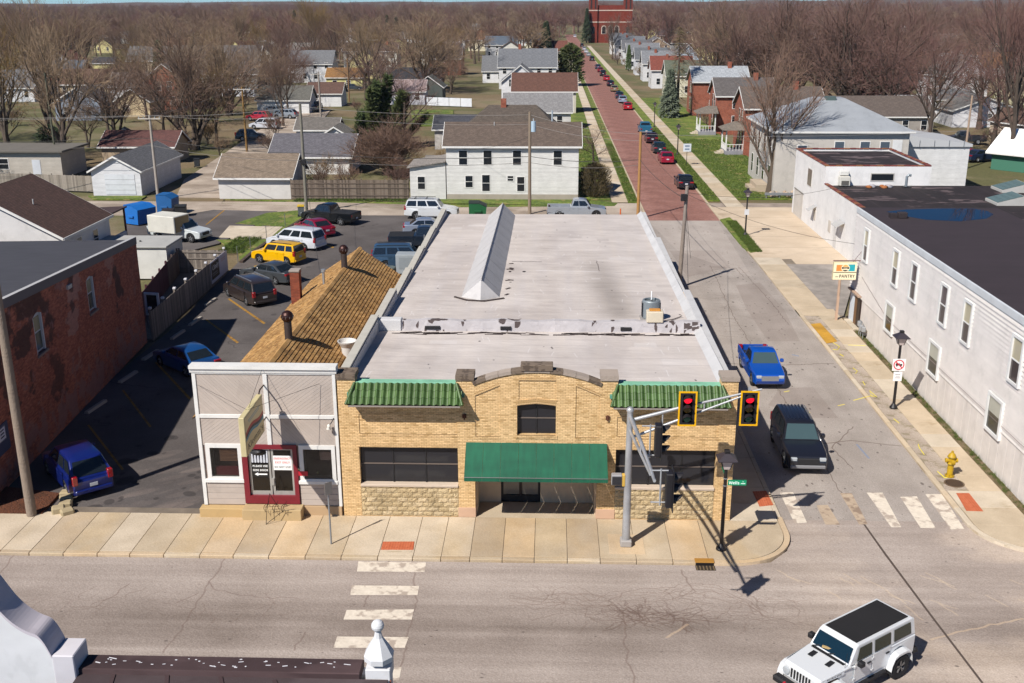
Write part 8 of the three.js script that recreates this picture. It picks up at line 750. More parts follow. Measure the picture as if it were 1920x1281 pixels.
// east side of the brick street
{ // grey rendered house with hip roof
const t = thing('grey_rendered_house', 'grey rendered house with pale metal hip roof behind the white garage', 'house', [31.2, -0.1, -83.5]), w = 14, d = 15, h = 6.9; G().box(-w / 2, w / 2, -0.1, h, -d / 2, d / 2).mesh('wall', worn('#c0bab2', 0.85), t); const e = 0.45, y = h + 0.02, A = [-w / 2 - e, y, d / 2 + e], B = [w / 2 + e, y, d / 2 + e], C = [w / 2 + e, y, -d / 2 - e], D = [-w / 2 - e, y, -d / 2 - e], P = [-1.6, h + 2.9, 1], Q = [1.6, h + 2.9, -1], m = mat('#a7abb0', 0.5, { map: T_worn, metalness: 0.2 }), r = part(t, 'roof'); G().quad(A, B, [1.6, h + 2.9, 1], P).mesh('roof_slope', m, r); G().quad(B, C, Q, [1.6, h + 2.9, 1]).mesh('roof_slope', m, r); G().quad(C, D, [-1.6, h + 2.9, -1], Q).mesh('roof_slope', m, r); G().quad(D, A, P, [-1.6, h + 2.9, -1]).mesh('roof_slope', m, r); G().quad(P, [1.6, h + 2.9, 1], Q, [-1.6, h + 2.9, -1]).mesh('roof_slope', m, r); G().box(-w / 2 - e, w / 2 + e, h - 0.16, h + 0.03, d / 2 + e, d / 2 + e + 0.08).mesh('gutter', M_trimW, r); G().box(-w / 2 - e, -w / 2 - e - 0.08, h - 0.16, h + 0.03, -d / 2 - e, d / 2 + e).mesh('gutter', M_trimW, r); G().box(-0.6, 0.5, h + 2.5, h + 3.1, 0.6, 1.5).mesh('roof_vent', mat('#4a5a58', 0.6), r);
for (const [x, y0] of [[-4.2, 3.5], [-0.3, 3.9], [2.4, 3.9], [4.5, 3.9]]) { win(t, 0, [x, y0, d / 2], 0.95, 1.9, { pane: mat('#4a5560', 0.1) }); } G().box(5.3, 6.3, 4, 6, d / 2 - 0.05, d / 2 + 0.04).mesh('bricked_panel', worn('#d9d9d9', 0.8), t); win(t, 0, [-4.2, 0.6, d / 2], 1, 1.9); for (let i = 0; i < 4; i++) for (const y0 of [0.9, 4]) win(t, X90, [-w / 2, y0, -5 + i * 3.3], 0.9, 2);
G().box(-8.4, -7.1, -0.1, 0.9, 1.5, 5.5, 0.02).box(-9, -8.4, -0.1, 0.45, 2, 5).mesh('front_steps', worn('#b5a48e', 0.9), t);
const x2 = thing('white_annex', 'white flat annex with metal roof beside the grey rendered house', 'annex', [42.2, -0.1, -84]); G().box(-4, 4, -0.1, 4.8, -5, 4).mesh('wall', clap('#dcdcdc'), x2); G().prism([[-4.2, 4.8], [4.2, 4.8], [4.2, 5.1], [-4.2, 6.2]], -5.2, 4.2).mesh('roof', mat('#b1b2b4', 0.5), x2); for (let i = 0; i < 5; i++) G().box(-3.2 + i * 1.6, -3.14 + i * 1.6, 4.8, 5.5, 4.2, 4.26).mesh('seam', M_galv, x2); }
function brickHouse(label, x, z, w, d, h, rc_, o = {}) { const t = gableHouse('brick_house', label, 'house', x, z, o.turn ?? X90, o.turn === 0 ? w : d, o.turn === 0 ? d : w, h, o.rh ?? 2.4, M_redB, shingle(rc_), { eave: 0.35, wins: o.turn === 0 ? [['W', 1.2, 0.9, 0.8, 2.1], ['W', -1.2, 0.9, 0.8, 2.1], ['W', 1.2, 4, 0.8, 1.9], ['W', -1.2, 4, 0.8, 1.9], ['S', 0, 3.8, 0.9, 1.8]] : [['S', 1.6, 0.9, 0.8, 2.1], ['S', -0.4, 0.9, 0.8, 2.1], ['S', 1.6, 4, 0.8, 1.9], ['S', -0.4, 4, 0.8, 1.9], ['E', -1.5, 0.9, 1, 1.9], ['E', -1.5, 4, 1, 1.7]], chimneys: [[0.4, -2, 1.1, 0.7]] }); return t; }
brickHouse('red brick house with pale roof, farthest of the three', 31.5, -166, 10, 9, 6.2, '#b3b8be'); brickHouse('red brick house with dark roof in the middle of three', 31, -137, 9, 8, 6, '#6a6462'); brickHouse('brown brick house with porch, nearest of the three', 31.8, -112, 10.5, 9, 6.4, '#6d6058');
for (const [x, z, l] of [[25.4, -110, 'white railed porch of the nearest brick house'], [24.9, -133, 'grey roofed porch of the middle brick house']]) { const p = thing('front_porch', l, 'porch', [x, -0.1, z], 0, 'porches of the brick houses'); G().box(-1.3, 1.4, 0, 0.6, -1.9, 1.9, 0.02).mesh('deck', worn('#8e8c92', 0.8), p); const r = G(); r.quad([-1.8, 3.4, 2.4], [1.6, 3.4, 2.4], [1.6, 4.4, 0], [0, 4.4, 0]); r.quad([-1.8, 3.4, -2.4], [-1.8, 3.4, 2.4], [0, 4.4, 0], [0, 4.4, 0]); r.quad([1.6, 3.4, -2.4], [-1.8, 3.4, -2.4], [0, 4.4, 0], [1.6, 4.4, 0]); r.mesh('roof', shingle('#857b70'), p); for (const [a, b] of [[-1.2, 1.8], [-1.2, -1.8], [1.2, 1.8]]) G().box(a - 0.08, a + 0.08, 0.6, 3.5, b - 0.08, b + 0.08).mesh('post', M_trimW, p); for (let i = 0; i < 9; i++) { G().box(-1.24, -1.18, 0.6, 1.4, -1.7 + i * 0.42, -1.64 + i * 0.42).mesh('baluster', M_trimW, p); if (i < 6) G().box(-1.1 + i * 0.42, -1.04 + i * 0.42, 0.6, 1.4, 1.76, 1.82).mesh('baluster', M_trimW, p); } G().box(-1.26, -1.16, 1.4, 1.48, -1.8, 1.8).box(-1.2, 1.2, 1.4, 1.48, 1.74, 1.84).mesh('rail', M_trimW, p); for (let i = 0; i < 3; i++) G().box(-2.4 + i * 0.37, -2 + i * 0.37, -0.1, 0.15 + i * 0.17, -0.8, 0.8).mesh('step', slabM[0], p); }
const rowE = [[27.5, -208, 9, 9, 4.6, '#d9d4bc', '#6a7060', 'pale green cream house with white porch by brick street'], [27, -233, 8, 10, 4.4, '#dcdcdc', '#8a4b3e', 'white house with rust red roof on east side'], [26.5, -258, 8, 9, 4.6, '#dadada', '#8b8d91', 'white gabled house with grey roof on east side'], [27, -284, 8, 10, 4.4, '#d6d8dc', '#6f7276', 'pale blue white gabled house on east side'], [26.5, -312, 8, 10, 4.8, '#e0e0e0', '#85868a', 'white house with twin gables farther east side'], [27, -342, 9, 10, 4.8, '#d8d8d8', '#6e6e72', 'white house with dark grey roof farther up'], [27, -378, 9, 11, 5, '#d3d3d6', '#777a80', 'grey white house before the church'], [28, -418, 9, 12, 5.2, '#e0dedc', '#6a6c72', 'last white house before the church']];
for (const [x, z, w, d, h, wc, rc_, l] of rowE) { gableHouse('street_house', l, 'house', x + 3, z, X90, w, d, h, 3, clap(wc), shingle(rc_), { wins: autoWins(w, d, h, 'SEW'), group: 'houses along the brick street', chimneys: [[0.5, 1, 0.9, 0.6]] }); }
// church
{ const t = thing('brick_church', 'large red brick church with two towers closing the view', 'church', [32, -0.1, -552]), b2 = mat('#c98a78', 0.9, { map: redTex }), st = worn('#cdbfb0', 0.8); G().box(-7, 7, -0.1, 19, -20, 4).mesh('nave', b2, t); for (const s of [-1, 1]) { const tw = part(t, 'tower'); G().box(s * 7, s * 11.4, -0.1, 30, -3, 5).mesh('shaft', b2, tw); for (const y of [10.3, 16.2, 22.5]) G().box(s * 6.95, s * 11.5, y, y + 0.45, -3, 5.12).mesh('stone_band', st, tw); const a = G(), P = [[s * 9.2 - 0.9, 4.6], [s * 9.2 + 0.9, 4.6], [s * 9.2 + 0.9, 7.4]]; for (let k = 1; k < 6; k++) P.push([s * 9.2 + Math.cos(k / 6 * Math.PI) * 0.9, 7.4 + Math.sin(k / 6 * Math.PI) * 0.9]); P.push([s * 9.2 - 0.9, 7.4]); a.prism(P, 5.0, 5.1).mesh('window', M_pane, tw); for (const o of [-1, 1]) G().box(s * 9.2 + o * 1.1 - 0.4, s * 9.2 + o * 1.1 + 0.4, 17.2, 22, 5.0, 5.06).mesh('louvre', M_dark, tw); } G().box(-7, 7, 16.2, 16.65, 4, 4.12).box(-7, 7, 10.3, 10.7, 4, 4.12).mesh('stone_band', st, t); for (const x of [-3.4, 0, 3.4]) { const P = [[x - 1, 4.6], [x + 1, 4.6], [x + 1, 7.4]], Q = [[x - 1.4, 4.4], [x + 1.4, 4.4], [x + 1.4, 7.4]]; for (let k = 1; k < 6; k++) { P.push([x + Math.cos(k / 6 * Math.PI), 7.4 + Math.sin(k / 6 * Math.PI)]); Q.push([x + Math.cos(k / 6 * Math.PI) * 1.4, 7.4 + Math.sin(k / 6 * Math.PI) * 1.4]); } P.push([x - 1, 7.4]); Q.push([x - 1.4, 7.4]); const w = G().prism(Q, 4, 4.08).mesh('window', st, t); G().prism(P, 4.05, 4.14).mesh('pane', M_pane, w); } G().box(-3, 3, -0.1, 3.6, 4, 6).mesh('porch', b2, t); }
// right-hand side
{ const t = gableHouse('green_hall', 'green clad building with bright white metal roof at right', 'building', 62, -95, 0.75, 7.5, 11, 2.3, 2.3, mat('#3b6b58', 0.6), mat('#eceded', 0.5), { eave: 0.6 }); }
gableHouse('garage', 'wide white garage with low gable at right', 'garage', 73, -148, 0, 11, 9, 2.7, 2, clap('#dcdce0'), shingle('#7d7a78'), { wins: [['S', 0.6, 1.5, 0.7, 0.6]] }); gableHouse('garage', 'long white garage behind the bare tree at right', 'garage', 63, -156, X90, 7, 9, 2.6, 1.5, clap('#dcdce0'), worn('#c9c9cc', 0.7), {}); gableHouse('garage', 'small beige garage with brown roof at right edge', 'garage', 72.5, -128, 0.5, 6, 7, 2.5, 1.7, worn('#c2b29c', 0.8), shingle('#6e5548'), { doors: [['S', 0, 2.6, 2.1, '#cfc6b8']] });
gableHouse('white_house', 'tall white house with grey roof behind the right garages', 'house', 86, -196, 0.2, 9, 12, 5.4, 4, clap('#dfdfe2'), shingle('#8a8886'), { wins: autoWins(9, 12, 5.4) }); gableHouse('yellow_house', 'pale yellow gabled house at right edge', 'house', 99, -190, 0, 8, 11, 5.6, 4, clap('#dcd8b6'), shingle('#918e8a'), { wins: autoWins(8, 11, 5.6) }); gableHouse('tan_roof_house', 'white house with tan orange roof far right', 'house', 112, -236, X90, 9, 12, 4.6, 3.4, clap('#d8d8da'), shingle('#9a6c44'), { wins: autoWins(9, 12, 4.6, 'E') }); gableHouse('grey_house', 'grey bungalow with long grey roof in middle right', 'house', 47, -136, X90, 10, 26, 3, 2.6, worn('#9a938c', 0.85), shingle('#6b5f58'), { wins: autoWins(10, 26, 3, 'E') });
gableHouse('white_house', 'white house half hidden by big bare tree at right', 'house', 71, -205, X90, 9, 11, 4.8, 3, clap('#dcdce0'), shingle('#7b7674'), { wins: autoWins(9, 11, 4.8, 'E') });
// far houses scattered among the trees
{ const wc = [['white', '#dfdfe0'], ['cream', '#d8cfb4'], ['pale grey', '#b3b5b8'], ['tan', '#b8a286'], ['light blue', '#a9b6c4'], ['brick red', '#8a4d3c']], rcs = [['grey', '#77787c'], ['dark', '#4a474a'], ['brown', '#6b5044'], ['rust', '#8c5436'], ['blue grey', '#5f6a78'], ['pale', '#a5a3a0']], r = rnd(101); const spots_ = [[-219.43,-758.89],[-157.87,-572.38],[-130.42,-450.96],[-147.38,-599.19],[-107.15,-450],[-127.64,-627.81],[-101.51,-569.04],[-99.5,-625.89],[-117.35,-377.7],[-155.58,-469.71],[-179.7,-496.54],[-215.2,-558.57],[-45.87,-464.92],[-29.96,-446.84],[-18.82,-383.09],[-50.36,-643.79],[-46.98,-375.6],[-30.76,-280.17],[-11.04,-509.04],[-4.75,-419.43],[-96.49,-377.08],[39.86,-373.02],[45.28,-319.98],[63.68,-372.31],[65.05,-304.84],[81.5,-335.18],[115.64,-440.88],[75.56,-542.09],[120.69,-334.24],[94.9,-236.5],[147.59,-369.81],[169.03,-389.98],[189.45,-412.28],[232.77,-533.18],[-144.26,-258.67],[-127.55,-238.36],[-116.85,-191.19]]; spots_.forEach(([x, z], i) => { const a = wc[i % 6], b = rcs[(i + Math.floor(i / 6)) % 6], turn = r() > 0.5 ? X90 : 0, w = 7 + r() * 3, d = 9 + r() * 5, h = r() > 0.45 ? 4.8 : 3; gableHouse('distant_house', `distant ${a[0]} house with ${b[0]} roof among bare trees`, 'house', x, z - 5, turn + (r() - 0.5) * 0.1, w, d, h, 2.6 + r() * 1.4, i % 6 === 5 ? M_redB : clap(a[1]), shingle(b[1]), { wins: autoWins(w, d, h, turn ? 'E' : 'S'), group: 'distant houses among the trees' }); }); }
{ const r = rnd(303), zone = ['at far left', 'left of centre', 'behind the farmhouse', 'right of the brick street', 'at far right'], W = [['white', '#e2e2e4'], ['off white', '#d6d2c8'], ['grey', '#a9abb0'], ['beige', '#c2b091'], ['yellow', '#d3c88e']], R = [['grey', '#7c7d80'], ['charcoal', '#48474b'], ['brown', '#6b5145'], ['tan', '#94795c'], ['reddish', '#7a4a3e']], seen = new Set(); let n = 0;
for (let t = 0; n < 105 && t < 4000; t++) { const d = 200 + 520 * Math.pow(r(), 1.2), a = (r() - 0.5) * 0.98 - 0.035, x = Math.round(Math.sin(a) * d / 13) * 13 + (r() - 0.5) * 3, z = Math.round((38 - Math.cos(a) * d) / 17) * 17 + (r() - 0.5) * 4; if ((x > 0 && x < 40) || (x > -105 && x < -20 && z > -255) ||  scene.children.some((o) => /house|garage|shed|annex|building/.test(o.userData.category || '') && Math.hypot(o.position.x - x, o.position.z - z) < 13)) continue; const k = x < -95 ? 0 : x < -35 ? 1 : x < 4 ? 2 : x < 85 ? 3 : 4, p = W[Math.floor(r() * 5)], q = R[Math.floor(r() * 5)], g = r() > 0.6, l = `${z > -380 ? 'nearer' : 'farther'} ${p[0]} ${g ? 'garage' : 'house'} with ${q[0]} roof ${zone[k]}`; if (seen.has(l)) continue; seen.add(l); const w = g ? 5.5 : 7.5 + r() * 2, dd = g ? 7 : 9 + r() * 4, hh = g ? 2.4 : r() > 0.5 ? 4.8 : 3, tn = r() > 0.5 ? X90 : 0; gableHouse(g ? 'backyard_garage' : 'backyard_house', l, g ? 'garage' : 'house', x, z, tn, w, dd, hh, g ? 1.6 : 2.8 + r(), clap(p[1]), shingle(q[1]), { barge: 0, wins: g ? [] : autoWins(w, dd, hh, tn ? 'E' : 'S'), group: 'houses in the back streets' }); n++; } }
// white board fences and small yard things
{ const f = (label, P, h) => { const t = thing('panel_fence', label, 'fence'); for (let i = 0; i < P.length - 1; i++) { const [a, b] = P[i], [c, d] = P[i + 1], L = Math.hypot(c - a, d - b), n = Math.max(1, Math.round(L / 2.4)); for (let k = 0; k < n; k++) { const t0 = (k + 0.5) / n; G().at(lerp(a, c, t0), -0.1, lerp(b, d, t0), Math.atan2(-(d - b), c - a)).box(-L / n / 2 + 0.05, L / n / 2 - 0.05, 0.05, h, -0.03, 0.03).off().mesh('panel', worn('#d6d8dc', 0.7), t); } } }; f('long white panel fence across the far lawn', [[-76.04,-204.94],[-66.44,-203.46],[-64.38,-204.9]], 1.8); f('white panel fence behind the pink cottage', [[-25.31,-182.37],[-15.7,-178.83]], 1.7); f('white block wall left of the brick house', [[-127.5,-212.68],[-111.35,-208.02]], 2); }
fence('grey board fence along the left gardens', [[-66, -79], [-58.6, -78.6], [-50.5, -77]], 1.8, ['#8d8478', '#9a9084', '#7f766b'], { seed: 12, w: 0.2 });
{ const g = thing('guard_rail', 'low grey steel guard rail by the rubble heap', 'rail', [24.6, -0.1, -74.2]); G().box(-1.6, 1.5, 0.35, 0.65, -0.04, 0.04, 0.02).mesh('beam', M_galv, g); for (const x of [-1.4, 0, 1.3]) G().box(x - 0.06, x + 0.06, 0, 0.6, -0.12, -0.04).mesh('post', M_galv, g); const r = rnd(7), rb = thing('rubble_heap', 'heap of broken stones behind the guard rail', 'rubble', [25.2, -0.1, -75.2]); for (let i = 0; i < 16; i++) G().at((r() - 0.5) * 2.6, 0.1 + r() * 0.4, (r() - 0.5) * 1, r() * 3, r(), r()).box(-0.2 - r() * 0.15, 0.25, -0.15, 0.18, -0.2, 0.22, 0.07).off().mesh('stone', worn(['#a8917c', '#948a80', '#b5a089'][i % 3], 0.95), rb); }
// parked cars farther off
const fc = [['suv', [-52.3, -153.0], '#a11226', 'red suv in the back lane beside a silver suv', 2.9], ['van', [-47.9, -140.1], '#b9bcc4', 'white van below the red suv in back lane', 2.95], ['suv', [-48.4, -156.7], '#7f868e', 'silver suv by the mossy garage', 2.95], ['suv', [-52.5, -163.6], '#5c646c', 'grey suv behind the silver suv', 2.95], ['suv', [-46.0, -124.1], '#2c3a44', 'dark suv by the bare hedge in back lane', 0.3], ['pickup', [-45.9, -170.9], '#5b6168', 'grey pickup beside the brown roofed garage', 1.57], ['sedan', [-52.4, -223.6], '#23313c', 'dark saloon before the yellow garage', 0.1], ['sedan', [-47.9, -223.6], '#3a4148', 'charcoal saloon beside the yellow garage', 0.1], ['suv', [-52.1, -295.9], '#c4c6c8', 'white suv beneath the outside stair', 0.1], ['sedan', [55.1, -107.9], '#8c0f22', 'red saloon behind the bare tree at right', 2.9], ['pickup', [61.4, -121.2], '#2e3238', 'dark pickup behind the red saloon at right', 3.0], ['sedan', [56.8, -103.2], '#1f2c44', 'navy saloon under the tree at right', 0.4]];
for (const [ty, p, col, l, a] of fc) car(ty, 'parked_car', l, col, p, a, { far: 1, group: 'cars parked among the houses' });
// ---------- trees ----------
function growTree(seed, H, o = {}) {   // bare deciduous tree: limbs in one mesh, twigs in the other
const r = rnd(seed), limb = G(), twig = G(), spread = o.spread ?? 1, lv = o.levels ?? 4, kids = o.kids ?? [6, 5, 5, 5], up = o.up ?? 0.25;
const turn = (d, a, az) => { const u = Math.abs(d.y) > 0.95 ? V(1, 0, 0) : V(0, 1, 0), s = d.clone().cross(u).normalize(), w = s.clone().cross(d); return d.clone().multiplyScalar(Math.cos(a)).addScaledVector(s, Math.sin(a) * Math.cos(az)).addScaledVector(w, Math.sin(a) * Math.sin(az)).normalize(); };
const grow = (p, d, len, rad, k) => {
const P = [p.clone()], n = k < 2 ? 4 : k === 2 ? 3 : 2; let q = p.clone(), dd = d.clone();
for (let i = 0; i < n; i++) { dd = turn(dd, (r() - 0.5) * (k ? 0.5 : 0.16), r() * 6.3); dd.y += up * (k ? 0.12 : 0); dd.normalize(); q = q.clone().addScaledVector(dd, len / n); P.push(q); }
const end = k >= lv ? 0.3 : 0.55, rr = P.map((_, i) => rad * lerp(1, end, i / n)); if (!k) { rr[0] *= 1.35; }
(k < 3 ? limb : twig).tube(P, rr, k === 0 ? 8 : k < 2 ? 6 : k < 3 ? 4 : 3, false);
if (k >= lv) return;
const c = kids[k]; for (let i = 0; i < c; i++) { const t = k === 0 ? lerp(o.fork ?? 0.45, 1, (i + r() * 0.6) / c) : lerp(0.3, 1, (i + r()) / c), f = t * n, a = Math.min(n - 1, Math.floor(f)), b = P[a].clone().lerp(P[a + 1], f - a); const ang = (k === 0 ? 0.75 * (1.15 - t * 0.55) : 0.62) * spread * (0.7 + r() * 0.6); grow(b, turn(dd, ang, i * 2.4 + r() * 1.2), len * (k === 0 ? (o.ratio ?? 0.62) : 0.6) * (0.75 + r() * 0.5), Math.max(o.min ?? 0.016, rr[Math.min(n, a + 1)] * (k === 0 ? 0.62 : 0.55)), k + 1); }
if (k > 0) grow(q, dd, len * 0.55, Math.max(o.min ?? 0.016, rr[n] * 0.9), k + 1);
};
grow(V(0, -0.1, 0), V(0, 1, 0), H * (o.trunk ?? 0.5), o.rad ?? H * 0.022, 0);
if (o.stems) for (const [x, z, l] of o.stems) grow(V(x * 0.25, 0, z * 0.25), V(x, 1.3, z).normalize(), H * l, (o.rad ?? H * 0.022) * 0.8, 0);
return { limb: limb.geo(), twig: twig.geo() };
}
const barkM = ['#574a40', '#605347', '#4d4138'].map((c) => mat(c, 0.95, { map: T_worn })), twigM = ['#6f594c', '#7a6152', '#6a5148', '#85705a', '#7b6440', '#71534c'].map((c) => mat(c, 0.95));
const V0 = [growTree(1, 13, { kids: [7, 5, 5, 4] }), growTree(2, 13, { spread: 1.15, kids: [7, 6, 5, 4], rad: 0.36, min: 0.02 }), growTree(3, 13, { spread: 0.85, kids: [7, 5, 5, 4], trunk: 0.55 }), growTree(4, 13, { spread: 1.3, kids: [6, 5, 6, 5], fork: 0.3 }), growTree(5, 13, { spread: 0.7, up: 0.5, kids: [8, 5, 5, 5], fork: 0.3, trunk: 0.6 }), growTree(6, 13, { spread: 1.1, kids: [5, 5, 5, 4], stems: [[0.5, 0.1, 0.5], [-0.45, 0.2, 0.45]] })];
V0.push(growTree(7, 13.5, { rad: 0.4, fork: 0.22, trunk: 0.4, ratio: 0.95, spread: 0.85, up: 0.5, kids: [6, 5, 5, 5], min: 0.022 }), growTree(8, 13.5, { rad: 0.42, fork: 0.2, trunk: 0.36, ratio: 1.05, spread: 1, up: 0.35, kids: [5, 5, 5, 5], min: 0.024, stems: [[0.6, 0.1, 0.4], [-0.7, 0.2, 0.38]] }));
function placeTree(v, label, x, z, h, tw, turn, o = {}) { const t = thing('bare_tree', label, 'tree', [x, -0.15, z], turn, o.group), s = h / 13.5; mk('trunk', v.limb, barkM[tw % 3], t); mk('crown', v.twig, twigM[tw % 6], t); t.scale.set(s * (o.wide || 1), s, s * (o.wide || 1)); return t; }
// the ones that stand out
const near = [[7, -51.4, -113.9, 15.5, 0, 'big spreading bare tree behind the back lane garages', 0.95], [0, -67.9, -123.8, 13, 1, 'slender bare tree beside the brick house at left'], [6, -63.0, -96.8, 17, 3, 'tall bare tree beside the flat cottage'], [4, -70.7, -109.7, 18, 3, 'upright yellow brown tree at far left'], [6, -72.4, -101.6, 17, 4, 'bare tree at the left edge'], [5, -67.8, -115.6, 8, 3, 'many stemmed small bare tree on the left lawn'], [7, -29.2, -216.9, 17, 3, 'large bare tree with two trunks behind the dark shed', 1.1], [4, -72.4, -293.6, 19, 4, 'yellowish bare tree behind the yellow garage'], [6, 24.1, -77.2, 15.5, 1, 'big bare tree casting shade on the grey rendered house', 0.85], [7, 59.9, -178.9, 19, 2, 'huge bare tree with leaning limbs behind grey house', 1.3], [5, 53.0, -173.3, 20, 2, 'bare tree with several stems left of the huge one', 1.1], [7, 61.3, -162.9, 17, 0, 'wide forked bare tree right of the huge one', 1.3], [4, 58, -97, 20.5, 5, 'tall reddish bare tree at right by the pale pole', 0.8], [1, 62.7, -140.9, 8.5, 1, 'small bare tree beside the right garages'], [3, 5.8, -100.6, 5.6, 2, 'small bare crab tree beside the farmhouse lawn', 1.2], [6, 38.0, -173.3, 18, 2, 'bare tree behind the middle brick house'], [2, 34.0, -184.8, 17, 3, 'brown bare tree behind the farthest brick house'], [1, 44.6, -162.9, 17, 0, 'bare tree behind the grey hip roof'], [2, 83.8, -163.0, 17, 5, 'reddish bare tree behind the yellow house at right'], [0, 81.8, -191.0, 16, 5, 'reddish bare tree behind the white garages at right'], [4, -72.8, -152.9, 12, 3, 'thin tree in front of the brick house'], [7, -60.5, -162.5, 15, 3, 'bare tree left of the long white fence'], [0, -60.8, -191.1, 12, 3, 'brown bare tree above the mossy garage'], [5, -23.0, -212.2, 10, 1, 'small bare tree near the bright lawn'], [2, -63.3, -307.3, 16, 4, 'yellow brown tree behind the stair house']];
near.push([7, 52, -150, 20, 2, 'great bare tree just behind the grey bungalow', 1.2], [6, 58, -168, 21, 5, 'tall bare tree between the bungalow and white house'], [7, 44, -176, 21, 2, 'broad bare tree behind the brick houses', 1.1], [6, 70, -176, 20, 5, 'reddish spreading tree before the right white house', 1.1], [7, 38, -196, 20, 0, 'broad crowned bare tree beyond the last brick house', 1.1]);
near.forEach(([k, x, z, h, tw, l, wd], i) => placeTree(V0[k], l, x, z, h, tw, i * 1.7, { wide: wd || 1 }));
// neighbourhood trees, one by one, then the far woodland as one mass
{ const r = rnd(202), put = []; const bad = (x, z) => (x > 5 && x < 21 && z > -620) || (x > -18 && x < 46 && z > -330) || z > -100 || scene.children.some((o) => o.userData.category === 'house' && Math.hypot(o.position.x - x, o.position.z - z) < 7) || Math.abs(x - 32) < 16 && z < -520 && z > -580; let n = 0;
for (let tries = 0; n < 190 && tries < 6000; tries++) { const d = 140 + 340 * Math.pow(r(), 0.9), a = (r() - 0.5) * 1.02 - 0.035, x = Math.sin(a) * d, z = 38 - Math.cos(a) * d; if (bad(x, z) || (x > -62 && x < 8 ? r() > 0.3 : r() > 0.55) || put.some(([p, q]) => Math.hypot(p - x, q - z) < 8)) continue; put.push([x, z]); const k = x < -60 - (z + 100) * -0.1 ? 0 : x < 8 ? 1 : 2; const hh = 10 + r() * 8, tw = k === 0 ? [3, 0, 4, 1][n % 4] : k === 1 ? [0, 3, 2, 4][n % 4] : [2, 5, 0, 5][n % 4]; placeTree(V0[Math.floor(r() * 6)], (hh < 12.5 ? 'low ' : hh < 15.5 ? 'middling ' : 'tall ') + ['grey brown', 'light brown', 'dark brown', 'tawny', 'yellow brown', 'reddish'][tw] + ' bare tree ' + (z > -190 ? 'standing close' : z > -270 ? 'midway' : z > -370 ? 'farther off' : 'far off') + ' ' + ['at the left edge', 'behind the flat cottage', 'around the left brick house', 'along the back lane', 'behind the yellow garage', 'behind the white farmhouse', 'beside the brick street', 'behind the brick houses', 'behind the grey rendered house', 'behind the right garages', 'at the right edge'][clamp(Math.floor((a + 0.545) / 0.095), 0, 10)], x, z, hh, tw, r() * 6, { group: 'bare trees in the gardens' }); n++; }
const lowT = [growTree(31, 13, { kids: [6, 5, 4, 3], min: 0.05, rad: 0.3 }), growTree(32, 13, { kids: [6, 4, 5, 3], min: 0.05, rad: 0.3, spread: 1.15 })], mm = [twigM[5], twigM[2], twigM[0], twigM[3]];
const merge = (t) => { const g = new THREE.BufferGeometry(); for (const n2 of ['position', 'normal', 'uv']) { const a = t.limb.attributes[n2].array, b = t.twig.attributes[n2].array, c = new Float32Array(a.length + b.length); c.set(a); c.set(b, a.length); g.setAttribute(n2, new THREE.BufferAttribute(c, n2 === 'uv' ? 2 : 3)); } return g; };
const per = 900, D = new THREE.Object3D(), L = ['far woodland of bare reddish brown trees', 'far woodland of bare dark brown trees', 'far woodland of bare grey brown trees', 'far woodland of bare tawny trees']; for (let q = 0; q < 4; q++) { const im = new THREE.InstancedMesh(merge(lowT[q % 2]), mm[q], per); im.name = numbered('woodland'); let i = 0; while (i < per) { const d = 400 + 1950 * Math.pow(r(), 1.2), a = (r() - 0.5) * 1.1 - 0.035, x = Math.sin(a) * d, z = 38 - Math.cos(a) * d; if (bad(x, z) || (d < 650 && r() > 0.35)) continue; D.position.set(x, -0.2, z); const s = (9 + r() * 8) / 13.5 * (1 + d / 6000); D.scale.set(s * 1.15, s * (d > 1200 ? 1.12 : 1), s * 1.15); D.rotation.y = r() * 6; D.updateMatrix(); im.setMatrixAt(i++, D.matrix); } im.castShadow = im.receiveShadow = true; scene.add(im); tag(im, L[q], 'woodland', null, 'stuff'); }
}
// evergreens
function growFir(seed, H, R, o = {}) { const r = rnd(seed), g = G(), n = o.n || 2600; for (let i = 0; i < n; i++) { const t = Math.pow(r(), o.pw || 0.75), y = lerp(o.y0 ?? 0.06, 1, t), az = r() * 6.283, lob = 0.75 + 0.35 * Math.sin(az * 3 + y * 17) * Math.sin(y * 23 + az), rad = (o.round ? Math.sqrt(Math.max(0, 1 - (2 * y - 0.95) ** 2)) * 0.95 : Math.pow(1 - y, 0.85)) * R * lob, q = Math.sqrt(lerp(0.2, 1, r())) * rad; const c = [Math.cos(az) * q, y * H - q * (o.droop ?? 0.25), Math.sin(az) * q], l = (o.leaf || 0.5) * (0.6 + r() * 0.8), w = l * (o.thin || 0.28), tilt = (o.tilt ?? -0.3) + (r() - 0.5) * 0.8, d = [Math.cos(az + (r() - 0.5)) * Math.cos(tilt), Math.sin(tilt), Math.sin(az + (r() - 0.5)) * Math.cos(tilt)], s = [-d[2], (r() - 0.5) * 0.8, d[0]]; const A = c.map((v, k) => v - s[k] * w), B = c.map((v, k) => v + s[k] * w), C = c.map((v, k) => v + d[k] * l), E = [c[0] + (r() - 0.5) * w, c[1] + w * 0.9, c[2] + (r() - 0.5) * w]; g.tri(A, B, C); g.tri(A, E, C); g.tri(E, B, C); } return { limb: G().tube([[0, -0.2, 0], [0.05, H * 0.5, 0], [0, H * 0.96, 0]], [H * 0.022, H * 0.014, 0.02], 7).geo(), twig: g.geo() }; }
const firM = ['#39451f', '#464e26', '#4a5a30', '#58604e', '#5d5138', '#2a361f'].map((c) => mat(c, 0.95));
